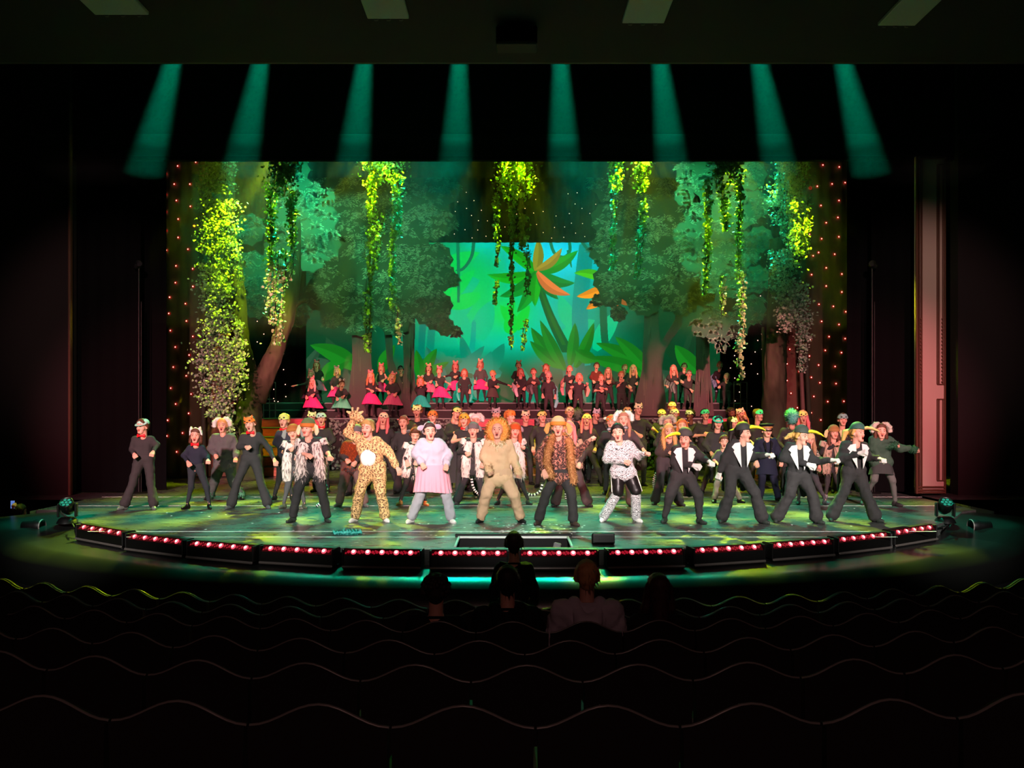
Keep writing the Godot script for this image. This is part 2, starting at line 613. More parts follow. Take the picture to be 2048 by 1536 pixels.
func leg(l: PackedFloat32Array, J: Dictionary, sd: String, g: float, w: float, th: float, kn: float, an: float, reach := 1.0) -> void:
	var h: Vector3 = J.pelvis + Vector3(0.082 * g * w * (-1.0 if sd == "l" else 1.0), -0.03, 0)
	var k: Vector3 = J["k" + sd]
	var a: Vector3 = J["a" + sd]
	bone(l, h, h.lerp(k, minf(1.0, reach * 2.0)), 0.088 * g * w + th, 0.057 * g + kn)
	if reach > 0.5:
		bone(l, k, k.lerp(a, (reach - 0.5) * 2.0), 0.054 * g + kn, 0.037 * g + an)

func head_frame(J: Dictionary, look: Array, hs: float) -> Transform3D:
	var b := Basis.from_euler(Vector3(deg_to_rad(-look[1]), deg_to_rad(look[0]), deg_to_rad(look[2]) if look.size() > 2 else 0.0))
	return Transform3D(b.scaled_local(Vector3(hs, hs, hs)), J.head)

func hand_frame(J: Dictionary, sd: String, roll: float, size := 1.0) -> Transform3D:
	var e: Vector3 = J["e" + sd]
	var w: Vector3 = J["w" + sd]
	var dir := (w - e).normalized()
	var y := -dir
	var z := Vector3(0.3 if sd == "r" else -0.3, 0.8, 0.5)
	z = z - y * z.dot(y)
	z = z.normalized().rotated(y, roll)
	var x := y.cross(z).normalized()
	var b := Basis(x * (1.0 if sd == "r" else -1.0) * size, y * size, z * size)
	return Transform3D(b, w)

# spec: j (24 joint pixels) or at [head x, head y] with pose; fy feet pixel row; ground height of what it stands on
func person(label: String, spec: Dictionary, wear: Array) -> Node3D:
	people += 1
	rng.seed = 1000 + people * 77
	var ground: float = spec.get("ground", 0.0)
	var fy: float = spec.fy
	var s: float = spec.get("s", (fy - HORIZON) / (EYE - ground) if EYE - ground > 0.5 else 68.0)
	var deep := F / s
	var px: Array = spec.get("j", [])
	if px.is_empty():
		px = stance(spec.get("pose", "stand"), spec.at[0], spec.at[1], fy, spec.get("sway", rng.randf_range(-0.04, 0.04)))
	if spec.has("arms"):
		for k in 8: px[6 + k] = spec.arms[k]
	var J := rig_from(px, fy, s, EYE - ground, spec.get("z", {}))
	var node := thing("person", label, "person", Vector3((px[14] - 1024.0) / s, ground, -deep), 0.0, spec.get("group", ""))
	var g: float = spec.get("g", 1.0)
	var w: float = spec.get("w", 1.0)
	var cell: float = spec.get("cell", 0.024 if s > 120 else (0.027 if s > 80 else 0.033))
	var hs: float = spec.get("hs", 1.0) * 1.07
	var look: Array = spec.get("look", [rng.randf_range(-12, 12), rng.randf_range(-4, 6), rng.randf_range(-6, 6)])
	var hf := head_frame(J, look, hs)
	var C := {"node": node, "J": J, "g": g, "w": w, "cell": cell, "hf": hf, "hs": hs, "s": s, "look": look}
	var sleeve := 2.0
	var bare_legs := false
	for q in wear:
		if q[0] == "top": sleeve = q[2]
		if q[0] == "barelegs": bare_legs = true
	# one continuous body: trunk, limbs, head and hands
	var l := PackedFloat32Array()
	torso(l, J, g * 0.86, w, 0.0)
	for sd in ["l", "r"]:
		var thin: float = -0.008 if sleeve >= 1.9 else 0.0
		arm(l, J, sd, g, thin, thin * 0.4)
		leg(l, J, sd, g * (1.0 if bare_legs else 0.82), w, 0.0, 0.0, 0.0)
	var nb: Vector3 = hf * Vector3(0, -0.09, -0.02)
	bone(l, nb, (J.sl + J.sr) * 0.5 + Vector3(0, 0.0, -0.01), 0.05 * g * 0.95, 0.064 * g)
	var body := flesh(l, cell * 1.12, 0.03)
	body.add(head_shapes[spec.get("face", people % 2)], hf)
	var hk: Array = spec.get("hands", [0, 0])
	for q in 2:
		body.add(hand_shapes[hk[q]], hand_frame(J, "lr"[q], spec.get("roll", [0.0, 0.0])[q], spec.get("handsize", 1.0 if hs > 0.95 else 0.88)))
	put("body", body.mesh(), mat(spec.get("skin", Color(0.86, 0.63, 0.54)), 0.55, 0.0, 0.4), node)
	for q in wear:
		dress(C, q)
	return node

func dress(C: Dictionary, q: Array) -> void:
	var J: Dictionary = C.J
	var g: float = C.g
	var w: float = C.w
	var cell: float = C.cell
	var node: Node3D = C.node
	var hf: Transform3D = C.hf
	var l := PackedFloat32Array()
	match q[0]:
		"top":      # colour, sleeve 0..2, loose, low
			var loose: float = q[3] if q.size() > 3 else 0.008
			torso(l, J, g, w, loose, q[4] if q.size() > 4 else 0.0, q.size() <= 4)
			if q[2] > 0.05:
				for sd in ["l", "r"]:
					arm(l, J, sd, g, loose * 0.9 + 0.002, loose * 0.6 + 0.004, q[2] * 0.5 * 0.96)
			var sh := flesh(l, cell, 0.04, 0.006 + loose * 0.55)
			put("top", sh.mesh(), cloth(q[1]), node)
			# neckband
			var mid: Vector3 = (J.sl + J.sr) * 0.5
			var nb := Shape.new()
			var path := PackedVector3Array()
			var rr := PackedFloat32Array()
			for k in 13:
				var a := TAU * k / 12
				path.append(mid + Vector3(cos(a) * 0.074 * g, 0.048 * g - 0.018 * sin(a), sin(a) * 0.066 * g + 0.006))
				rr.append(0.011)
			nb.tube(path, rr, 5, false, 1.0, Vector3.UP)
			put("collar", nb.mesh(), cloth(q[1]), node)
		"pants":    # colour, flare at the ankle, loose
			var loose: float = q[3] if q.size() > 3 else 0.006
			bone(l, J.pelvis - Vector3(0.07 * g * w, -0.02, 0), J.pelvis + Vector3(0.07 * g * w, 0.02, 0), 0.1 * g * w + loose, 0.1 * g * w + loose)
			for sd in ["l", "r"]:
				leg(l, J, sd, g, w, loose, loose, q[2] + loose * 0.5, 0.97)
			put("trousers", flesh(l, cell, 0.03, 0.006 + loose * 0.6).mesh(), cloth(q[1]), node)
		"shorts":
			bone(l, J.pelvis - Vector3(0.07 * g * w, -0.03, 0), J.pelvis + Vector3(0.07 * g * w, 0.03, 0), 0.106 * g * w, 0.106 * g * w)
			for sd in ["l", "r"]: leg(l, J, sd, g, w, 0.014, 0.034, 0.0, 0.5)
			put("shorts", flesh(l, cell, 0.03, 0.006).mesh(), cloth(q[1], 0.35), node)
			for sd in ["l", "r"]:
				var o := -1.0 if sd == "l" else 1.0
				var a: Vector3 = J.pelvis + Vector3(0.19 * g * o, 0.03, 0.02)
				var b: Vector3 = J["k" + sd] + Vector3(0.098 * g * o, 0.0, 0.01)
				put("side_stripe", Shape.new().tube(pv3([a, a.lerp(b, 0.5), b]), pf([0.008, 0.008, 0.008]), 6).mesh(), cloth(Color(0.85, 0.83, 0.78)), node)
		"warmers":  # furry leg warmers
			for sd in ["l", "r"]:
				var m := PackedFloat32Array()
				var k: Vector3 = J["k" + sd]
				var a: Vector3 = J["a" + sd]
				var from: float = q[2]
				bone(m, k.lerp(a, from), a + Vector3(0, 0.0, 0), 0.075 * g, 0.082 * g)
				var sh := flesh(m, cell, 0.03, 0.012)
				if q.size() > 3: sh.fur(260, 0.05, 0.007, 0.8, lin(q[3]), lin(q[4]), rng)
				put("leg_warmer", sh.mesh(), cloth(q[1]), node)
		"skirt":    # colour, length, hem radius, pleats
			put("skirt", frill(J.pelvis + Vector3(0, 0.07, 0.01), (q[5] if q.size() > 5 else 0.125) * g * w, q[3], q[2], q[4] if q.size() > 4 else 22, 0.05).mesh(), cloth(q[1]), node)
		"tutu":
			var sk := put("tutu", frill(J.pelvis + Vector3(0, 0.08, 0.0), 0.115 * g * w, q[2] if q.size() > 2 else 0.33, 0.275, 18, 0.1, q[3] if q.size() > 3 else 0.0).mesh(), cloth(q[1]), node)
			put("underskirt", frill(J.pelvis + Vector3(0, 0.06, 0.0), 0.11 * g * w, (q[2] if q.size() > 2 else 0.33) * 0.9, 0.27, 15, 0.12, q[3] if q.size() > 3 else 0.0).mesh(), cloth(q[1]), sk)
		"furvest":  # colours a b, length below shoulder, fringe
			var sh := Shape.new()
			for sd in ["l", "r"]:
				var o := -1.0 if sd == "l" else 1.0
				var t: Vector3 = J["s" + sd]
				var hem: Vector3 = J.pelvis + Vector3(o * 0.15 * g * w, -q[3], 0.09)
				var p0 := t + Vector3(-o * 0.075, 0.045, -0.02)
				var p1 := t + Vector3(-o * 0.055, -0.04, 0.09 * g)
				var p2 := (t.lerp(J.pelvis, 0.55)) + Vector3(o * 0.06 * w, 0, 0.115 * g * w)
				sh.tube(pv3([p0, p1, p2, p2.lerp(hem, 0.55), hem]), pf([0.05, 0.075, 0.085, 0.092, 0.075]), 9, true, 0.42)
				sh.tube(pv3([t + Vector3(-o * 0.03, 0.04, -0.07), t + Vector3(-o * 0.02, -0.25, -0.11), J.pelvis + Vector3(o * 0.1, -q[3], -0.12)]), pf([0.07, 0.1, 0.11]), 9, true, 0.42)
				sh.tube(pv3([t + Vector3(o * 0.02, 0.03, 0.0), t + Vector3(o * 0.06, -0.05, 0.01)]), pf([0.075, 0.07]), 9)
			for k in sh.c.size(): sh.c[k] = lin(q[1])
			sh.fur(q[4] if q.size() > 4 else 900, 0.08, 0.009, 1.5, lin(q[1]), lin(q[2]), rng)
			put("fur_vest", sh.mesh(), cloth(Color.WHITE), node)
		"furtop":
			torso(l, J, g, w, 0.02)
			for sd in ["l", "r"]: arm(l, J, sd, g, 0.02, 0.02, 0.35)
			var sh := flesh(l, cell, 0.04)
			for k in sh.c.size(): sh.c[k] = lin(q[1])
			sh.fur(1100, 0.05, 0.007, 1.0, lin(q[1]), lin(q[2]), rng)
			put("fur_top", sh.mesh(), cloth(Color.WHITE), node)
		"bib":      # a fur ruff or chest patch: colour a b, radius, drop
			var mid: Vector3 = (J.sl + J.sr) * 0.5
			bone(l, mid + Vector3(-0.07, 0.0, 0.05), mid + Vector3(0.07, 0.0, 0.05), 0.07 * g, 0.07 * g)
			bone(l, mid + Vector3(0, -0.02, 0.06), mid + Vector3(0, -q[3], 0.085), 0.09 * g, 0.05 * g)
			var sh := flesh(l, cell, 0.04)
			for k in sh.c.size(): sh.c[k] = lin(q[1])
			sh.fur(620, 0.055, 0.008, 1.2, lin(q[1]), lin(q[2]), rng)
			put("chest_fur", sh.mesh(), cloth(Color.WHITE), node)
		"boa":      # a fur strip along joint offsets: list of points, radius, colours
			var sh := Shape.new()
			var pts := PackedVector3Array()
			var rr := PackedFloat32Array()
			for p in q[1]:
				pts.append(p); rr.append(q[2])
			sh.tube(pts, rr, 8)
			for k in sh.c.size(): sh.c[k] = lin(q[3])
			sh.fur(q[5] if q.size() > 5 else 420, 0.055, 0.008, 0.7, lin(q[3]), lin(q[4]), rng)
			put("fur_trim", sh.mesh(), cloth(Color.WHITE), node)
		"patch":    # belly patch
			var c: Vector3 = J.pelvis.lerp((J.sl + J.sr) * 0.5, 0.42) + Vector3(q[3] if q.size() > 3 else 0.0, 0, 0.098 * g * w)
			put("belly_patch", Shape.new().ball(c, Vector3(0.125 * g, 0.14 * g, 0.05), 16, 10).mesh(), cloth(q[1]), node)
			put("zip", Shape.new().tube(pv3([c + Vector3(0, 0.2, 0.0), c + Vector3(0, 0.1, 0.03), c + Vector3(0.0, 0, 0.037), c + Vector3(0, -0.12, 0.03)]), pf([0.004, 0.004, 0.004, 0.004]), 5).mesh(), cloth(q[2]), node)
		"bow":
			var at: Vector3 = (J.sl + J.sr) * 0.5 * Vector3(1, 1, 0) + Vector3(0, 0.055, 0.075)
			at = at.lerp(hf * Vector3(0, -0.14, 0.06), 0.55)
			var sh := Shape.new()
			for o in [-1.0, 1.0]:
				sh.tube(pv3([at, at + Vector3(o * 0.03, 0.003, 0.0), at + Vector3(o * 0.065, 0.004, -0.012)]), pf([0.012, 0.022, 0.034]), 7, true, 0.45)
			sh.ball(at + Vector3(0, 0, 0.008), Vector3(0.014, 0.014, 0.012), 8, 5)
			put("bow_tie", sh.mesh(), cloth(q[1], 0.5), node)
		"lapels":
			var mid: Vector3 = (J.sl + J.sr) * 0.5
			for o in [-1.0, 1.0]:
				var pts := pv2([Vector2(o * 0.05, 0.045), Vector2(o * 0.13, 0.03), Vector2(o * 0.175, -0.03), Vector2(o * 0.135, -0.075), Vector2(o * 0.15, -0.1), Vector2(o * 0.03, -0.34)])
				var b := Basis.from_euler(Vector3(deg_to_rad(-8), deg_to_rad(o * 16), 0))
				put("lapel", Shape.new().plate(pts, 0.012, mid + Vector3(q[1] if q.size() > 1 else 0.0, 0.0, 0.146 * g), b).mesh(), cloth(Color(0.86, 0.86, 0.84), 0.6), node)
		"tails":
			for o in [-1.0, 1.0]:
				var a: Vector3 = J.pelvis + Vector3(o * 0.1, 0.12, -0.1)
				put("coat_tail", Shape.new().tube(pv3([a, a + Vector3(o * 0.02, -0.2, -0.05), a + Vector3(o * 0.05, -0.45, -0.06)]), pf([0.09, 0.08, 0.045]), 8, true, 0.3).mesh(), cloth(q[1]), node)
		"coat":     # long double breasted coat skirt with buttons
			put("coat_skirt", frill(J.pelvis + Vector3(0, 0.16, 0), 0.14 * g, 0.36, 0.21, 5, 0.03).mesh(), cloth(q[1]), node)
			var mid: Vector3 = J.pelvis.lerp((J.sl + J.sr) * 0.5, 0.6)
			for k in 6:
				var o := -1.0 if k % 2 == 0 else 1.0
				put("button", Shape.new().ball(mid + Vector3(o * 0.06, -0.09 * (k / 2) + 0.05, 0.128 * g), Vector3(0.013, 0.013, 0.008), 8, 5).mesh(), mat(Color(0.8, 0.65, 0.3), 0.3, 0.8), node)
			for sd in ["l", "r"]:
				var o := -1.0 if sd == "l" else 1.0
				put("epaulette", Shape.new().box(J["s" + sd] + Vector3(-o * 0.02, 0.065 * g, 0), Vector3(0.12, 0.014, 0.06), Basis.from_euler(Vector3(0, 0, -o * 0.25)), 0.005).mesh(), mat(Color(0.75, 0.6, 0.28), 0.5, 0.3), node)
			var mid2: Vector3 = (J.sl + J.sr) * 0.5
			for o in [-1.0, 1.0]:
				put("lapel", Shape.new().plate(pv2([Vector2(o * 0.05, 0.03), Vector2(o * 0.1, -0.02), Vector2(o * 0.02, -0.26)]), 0.012, mid2 + Vector3(0, 0, 0.135 * g), Basis.from_euler(Vector3(-0.12, o * 0.25, 0))).mesh(), cloth(Color(0.03, 0.033, 0.05)), node)
		"gloves":
			for sd in ["l", "r"]:
				var f := hand_frame(J, sd, 0.0, q[2] if q.size() > 2 else 1.22)
				put("glove", Shape.new().add(hand_shapes[q[3] if q.size() > 3 else 0], f).mesh(), cloth(q[1]), node)
		"cuffs":    # fur cuffs at the wrists
			for sd in ["l", "r"]:
				var m := PackedFloat32Array()
				var wv: Vector3 = J["w" + sd]
				var ev: Vector3 = J["e" + sd]
				bone(m, ev.lerp(wv, 0.8), ev.lerp(wv, 1.12), 0.05, 0.06)
				var sh := flesh(m, cell, 0.02)
				for k in sh.c.size(): sh.c[k] = lin(q[1])
				sh.fur(420, 0.04, 0.005, 0.6, lin(q[1]), lin(q[2]), rng)
				put("fur_cuff", sh.mesh(), cloth(Color.WHITE), node)
		"shoes":    # colour, toe turn
			var n := 0
			for sd in ["l", "r"]:
				var o := -1.0 if sd == "l" else 1.0
				var t: float = q[2] if q.size() > 2 else 28.0
				var b := Basis(Vector3.UP, deg_to_rad(o * t)).scaled(Vector3(1, 1, 1) * (0.95 if g > 0.9 else 0.85))
				var at: Vector3 = J["a" + sd]
				at.y = 0.08 * (0.95 if g > 0.9 else 0.85) + 0.002
				put("shoe", Shape.new().add(shoe_shape, Transform3D(b, at)).mesh(), cloth(q[1], 0.5), node)
				n += 1
		"tail":     # striped tail: list of points in the person's metres
			var sh := Shape.new()
			var pts: Array = q[1]
			var c := Curve3D.new()
			for p in pts: c.add_point(p)
			var path := PackedVector3Array()
			for k in 25: path.append(_along(pts, k / 24.0))
			for k in 24:
				sh.tint = Color(0.82, 0.8, 0.76) if k % 2 == 0 else Color(0.03, 0.03, 0.035)
				sh.tube(pv3([path[k], path[k + 1]]), pf([0.026, 0.026]), 7, k == 23)
			put("striped_tail", sh.mesh(), cloth(Color.WHITE), node)
		"wing":     # a draped wing of shiny cloth on one arm: side, colour
			var sd: String = q[1]
			var o := -1.0 if sd == "l" else 1.0
			var s: Vector3 = J["s" + sd]
			var wv: Vector3 = J["w" + sd]
			var sh := Shape.new()
			for k in 5:
				var t := k / 4.0
				var top := s.lerp(wv, t) + Vector3(0, 0, -0.04)
				sh.tube(pv3([top, top + Vector3(o * (0.05 + 0.05 * (1.0 - t)), -0.16, -0.03), top + Vector3(o * (0.12 * (1.0 - t)), -0.34, -0.02)]), pf([0.03, 0.06, 0.04]), 7, true, 0.35)
			put("wing", sh.mesh(), cloth(q[2], 0.4), node)
		"hair":     # style, colour
			put("hair", hair(q[1]), cloth(q[2], 0.6), node).transform = hf
		_:
			hat(C, q)

func _along(pts: Array, t: float) -> Vector3:
	var f := t * (pts.size() - 1)
	var k := mini(int(f), pts.size() - 2)
	var p0: Vector3 = pts[maxi(k - 1, 0)]
	var p3: Vector3 = pts[mini(k + 2, pts.size() - 1)]
	return (pts[k] as Vector3).cubic_interpolate(pts[k + 1], p0, p3, f - k)

# a gathered skirt: from a waist ring out to the hem
func frill(at: Vector3, waist: float, long: float, hem: float, pleats: int, deep: float, lean := 0.0) -> Shape:
	var s := Shape.new()
	var seg := pleats * 4
	var rows := 7
	for k in rows:
		var t := k / (rows - 1.0)
		var r := lerpf(waist, hem if hem > 0.0 else waist, pow(t, 0.75))
		for j in seg + 1:
			var a := TAU * j / seg
			var m := 1.0 + deep * t * sin(a * pleats) + 0.05 * t * sin(a * 3.0 + at.x * 9.0)
			s.point(at + Vector3(cos(a) * r * m + lean * t, -long * t - 0.015 * t * sin(a * 2.0 + at.y), sin(a) * r * m * 0.82), Vector3(cos(a), 0.3, sin(a)).normalized())
	for k in rows - 1:
		for j in seg:
			var a := k * (seg + 1) + j
			var b := a + seg + 1
			s.tri(a, a + 1, b); s.tri(a + 1, b + 1, b)
	_renormal(s)
	return s

func hair(style: String) -> Mesh:
	if hair_meshes.has(style): return hair_meshes[style]
	var l := PackedFloat32Array()
	bone(l, Vector3(0, 0.058, -0.038), Vector3(0, 0.068, 0.004), 0.086, 0.078)
	bone(l, Vector3(0, 0.0, -0.052), Vector3(0, -0.03, -0.045), 0.072, 0.06)
	for o in [-1.0, 1.0]:
		bone(l, Vector3(0.07 * o, 0.05, 0.0), Vector3(0.078 * o, -0.005, -0.02), 0.03, 0.026)
		bone(l, Vector3(0.02 * o, 0.105, 0.05), Vector3(0.06 * o, 0.08, 0.05), 0.024, 0.02)
	match style:
		"long", "longwavy":
			for o in [-1.0, 1.0]:
				bone(l, Vector3(0.08 * o, 0.03, -0.015), Vector3(0.098 * o, -0.13, 0.005), 0.028, 0.036)
				bone(l, Vector3(0.098 * o, -0.13, 0.005), Vector3(0.1 * o, -0.27, 0.04), 0.036, 0.026)
			bone(l, Vector3(0, -0.02, -0.06), Vector3(0, -0.24, -0.085), 0.07, 0.06)
		"bob":
			for o in [-1.0, 1.0]:
				bone(l, Vector3(0.08 * o, 0.03, -0.015), Vector3(0.088 * o, -0.1, 0.005), 0.03, 0.034)
			bone(l, Vector3(0, -0.02, -0.06), Vector3(0, -0.1, -0.06), 0.07, 0.06)
		"bun":
			bone(l, Vector3(0, 0.12, -0.09), Vector3(0, 0.13, -0.1), 0.042, 0.04)
		"pony":
			bone(l, Vector3(0, 0.06, -0.12), Vector3(-0.06, 0.03, -0.16), 0.035, 0.04)
			bone(l, Vector3(-0.06, 0.03, -0.16), Vector3(-0.1, -0.12, -0.17), 0.04, 0.02)
		"ponyside":
			bone(l, Vector3(-0.05, 0.03, -0.12), Vector3(-0.14, 0.0, -0.1), 0.032, 0.036)
			bone(l, Vector3(-0.14, 0.0, -0.1), Vector3(-0.28, -0.05, -0.08), 0.036, 0.018)
	var s := flesh(l, 0.012, 0.02, 0.006)
	var r := RandomNumberGenerator.new()
	r.seed = 5
	if style == "curly" or style == "afro":
		for k in 46:
			var d := Vector3(r.randf_range(-1, 1), r.randf_range(-0.3, 1), r.randf_range(-1, 0.5)).normalized()
			s.ball(Vector3(0, 0.03, -0.025) + d * 0.1, Vector3.ONE * 0.026, 6, 4)
	elif style == "longwavy":
		s.fur(500, 0.08, 0.007, 1.6, Color(1, 1, 1), Color(0.6, 0.6, 0.6), r)
	else:
		s.fur(160, 0.04, 0.006, 1.2, Color(1, 1, 1), Color(0.6, 0.6, 0.6), r)
	hair_meshes[style] = s.mesh()
	return hair_meshes[style]

func dome(key: String, r: float, low: float) -> Mesh:
	if not gear.has(key):
		var p := PackedVector2Array()
		p.append(Vector2(r * 1.02, low))
		for k in 8:
			var a := PI * 0.5 * k / 7.0
			p.append(Vector2(cos(a) * r, low + 0.015 + sin(a) * (r * 1.02)))
		p[p.size() - 1].x = 0.001
		gear[key] = Shape.new().lathe(p, 18).mesh()
	return gear[key]

func hat(C: Dictionary, q: Array) -> void:
	var node: Node3D = C.node
	var hf: Transform3D = C.hf
	var on := func(called: String, mesh: Mesh, m: Material, parent: Node = null) -> MeshInstance3D:
		var o := put(called, mesh, m, parent if parent else node)
		if parent == null: o.transform = hf
		return o
	match q[0]:
		"mask":    # an animal half mask pushed up on the forehead: colour, eye colour, ears
			if not gear.has("mask"):
				var s := Shape.new()
				for side in 2:
					var r := 0.112 - 0.006 * side
					var first := s.v.size()
					for k in 15:
						var a := deg_to_rad(-78 + 156 * k / 14.0)
						var low := 0.026 + 0.014 * absf(cos(a * 2.4)) - 0.012 * exp(-a * a * 18.0)
						var top := 0.118 - 0.02 * (a * a) + 0.012 * absf(sin(a * 2.0))
						for j in 4:
							var t := j / 3.0
							var rr := r - 0.022 * t * t
							s.point(Vector3(sin(a) * rr * 0.94, lerpf(low, top, t), cos(a) * rr - 0.006), Vector3(sin(a), 0.25, cos(a)).normalized() * (1.0 if side == 0 else -1.0))
					for k in 14:
						for j in 3:
							var a := first + k * 4 + j
							var b := a + 4
							if side == 0:
								s.tri(a, a + 1, b); s.tri(a + 1, b + 1, b)
							else:
								s.tri(a, b, a + 1); s.tri(a + 1, b, b + 1)
				gear.mask = s.mesh()
				for o in [-1.0, 1.0]:
					gear["mask_eye%d" % o] = Shape.new().ball(Vector3(o * 0.042, 0.062, 0.094), Vector3(0.019, 0.013, 0.008), 10, 5, Basis(Vector3.UP, o * 0.38)).mesh()
					gear["mask_ear%d" % o] = Shape.new().plate(pv2([Vector2(-0.026, 0), Vector2(0.026, 0), Vector2(0.014, 0.035), Vector2(o * 0.004, 0.05), Vector2(-0.014, 0.035)]), 0.008, Vector3(o * 0.062, 0.105, 0.05), Basis.from_euler(Vector3(-0.3, o * 0.5, -o * 0.35))).mesh()
				gear.mask_nose = Shape.new().ball(Vector3(0, 0.036, 0.108), Vector3(0.014, 0.012, 0.012), 8, 5).mesh()
			var mk: Node = on.call("mask", gear.mask, cloth(q[1], 0.6))
			for o in [-1.0, 1.0]: put("eye_hole", gear["mask_eye%d" % o], cloth(q[2] if q.size() > 2 else Color(0.03, 0.03, 0.03)), mk)
			put("nose", gear.mask_nose, cloth(q[2] if q.size() > 2 else Color(0.03, 0.03, 0.03)), mk)
			if q.size() > 3 and q[3]:
				for o in [-1.0, 1.0]: put("ear", gear["mask_ear%d" % o], cloth(q[1], 0.6), mk)
		"visor":
			if not gear.has("visor"):
				var s := Shape.new()
				s.lathe(pv2([Vector2(0.098, 0.05), Vector2(0.1, 0.07), Vector2(0.092, 0.1), Vector2(0.06, 0.13), Vector2(0.001, 0.145)]), 16, Vector3(0, 0, -0.012))
				var o := PackedVector2Array()
				for k in 9:
					var a := deg_to_rad(-70 + 140 * k / 8.0)
					o.append(Vector2(sin(a) * 0.095, cos(a) * 0.08))
				for k in 9:
					var a := deg_to_rad(70 - 140 * k / 8.0)
					o.append(Vector2(sin(a) * 0.105, cos(a) * 0.08 + 0.065 * cos(a)))
				s.plate(o, 0.008, Vector3(0, 0.062, 0), Basis.from_euler(Vector3(PI * 0.5 + 0.3, 0, 0)) * Basis.from_scale(Vector3(1, 1, 1)))
				gear.visor = s.mesh()
			on.call("visor_cap", gear.visor, cloth(q[1], 0.6))
		"flaphat":  # crown, band, ear colours
			var h: Node = on.call("flap_hat", dome("dome", 0.108, 0.045), cloth(q[1]))
			if not gear.has("band"):
				gear.band = Shape.new().lathe(pv2([Vector2(0.104, 0.03), Vector2(0.118, 0.036), Vector2(0.12, 0.075), Vector2(0.106, 0.085)]), 18).mesh()
				for o in [-1.0, 1.0]:
					gear["flap%d" % o] = Shape.new().tube(pv3([Vector3(o * 0.09, 0.06, 0.0), Vector3(o * 0.145, 0.03, 0.01), Vector3(o * 0.165, -0.04, 0.02), Vector3(o * 0.155, -0.085, 0.02)]), pf([0.028, 0.036, 0.04, 0.016]), 9, true, 0.4).mesh()
			put("hat_band", gear.band, cloth(q[2]), h)
			for o in [-1.0, 1.0]: put("ear_flap", gear["flap%d" % o], cloth(q[3]), h)
		"beanie":   # colour, ear colour
			var h: Node = on.call("beanie", dome("beanie", 0.104, 0.035), cloth(q[1]))
			if q.size() > 2:
				for o in [-1.0, 1.0]:
					put("ear", Shape.new().ball(Vector3(o * 0.115, 0.04, -0.01), Vector3(0.03, 0.055, 0.018), 10, 6, Basis(Vector3(0, 0, 1), o * 0.5)).mesh(), cloth(q[2]), h)
		"earband":  # band, ear, inner colours, size
			var h: Node = on.call("headband", Shape.new().tube(pv3([Vector3(-0.094, -0.01, -0.01), Vector3(-0.088, 0.07, 0), Vector3(-0.05, 0.125, 0), Vector3(0, 0.142, 0), Vector3(0.05, 0.125, 0), Vector3(0.088, 0.07, 0), Vector3(0.094, -0.01, -0.01)]), pf([0.012, 0.014, 0.014, 0.014, 0.014, 0.014, 0.012]), 7).mesh(), cloth(q[1]))
			var z: float = q[4] if q.size() > 4 else 1.0
			for o in [-1.0, 1.0]:
				var e := put("ear", Shape.new().ball(Vector3(o * 0.12, 0.07, 0.0), Vector3(0.055 * z, 0.036 * z, 0.014), 12, 7, Basis(Vector3(0, 0, 1), -o * 0.2)).mesh(), cloth(q[2]), h)
				put("inner_ear", Shape.new().ball(Vector3(o * 0.122, 0.068, 0.01), Vector3(0.038 * z, 0.023 * z, 0.008), 10, 6, Basis(Vector3(0, 0, 1), -o * 0.2)).mesh(), cloth(q[3]), e)
		"fluffears": # white fluffy dog or sheep ears
			var s := Shape.new()
			for o in [-1.0, 1.0]:
				s.tube(pv3([Vector3(o * 0.03, 0.13, 0.0), Vector3(o * 0.09, 0.125, 0.02), Vector3(o * 0.135, 0.07, 0.02), Vector3(o * 0.145, -0.01, 0.02)]), pf([0.035, 0.042, 0.045, 0.035]), 9)
			for k in s.c.size(): s.c[k] = lin(q[1])
			s.fur(360, 0.03, 0.006, 0.6, lin(q[1]), lin(q[2]), rng)
			on.call("fluffy_ears", s.mesh(), cloth(Color.WHITE))
		"catears":
			var s := Shape.new()
			s.tube(pv3([Vector3(-0.094, 0.0, -0.01), Vector3(-0.085, 0.085, 0.02), Vector3(0, 0.13, 0.03), Vector3(0.085, 0.085, 0.02), Vector3(0.094, 0.0, -0.01)]), pf([0.02, 0.026, 0.026, 0.026, 0.02]), 8)
			for o in [-1.0, 1.0]:
				s.lathe(pv2([Vector2(0.034, 0), Vector2(0.028, 0.02), Vector2(0.012, 0.05), Vector2(0.001, 0.062)]), 8, Vector3(o * 0.068, 0.11, 0.02), Basis(Vector3(0, 0, 1), -o * 0.25))
			s.fur(200, 0.02, 0.006, 0.2, Color(1, 1, 1), Color(0.7, 0.7, 0.7), rng)
			on.call("cat_ear_band", s.mesh(), cloth(q[1]))
		"beakcap":  # cap colour, beak colour, turn in degrees
			var h: Node = on.call("cap", dome("capdome", 0.106, 0.062), cloth(q[1], 0.7))
			var r := Basis(Vector3.UP, deg_to_rad(q[3]))
			var f := func(x: float, y: float, z: float) -> Vector3: return r * Vector3(x, y, z)
			put("beak", Shape.new().tube(pv3([f.call(0, 0.082, 0.07), f.call(0, 0.096, 0.13), f.call(0, 0.088, 0.2), f.call(0, 0.062, 0.27), f.call(0, 0.03, 0.315)]), pf([0.05, 0.052, 0.044, 0.028, 0.006]), 10, true, 0.5, Vector3.UP).mesh(), cloth(q[2], 0.5), h)
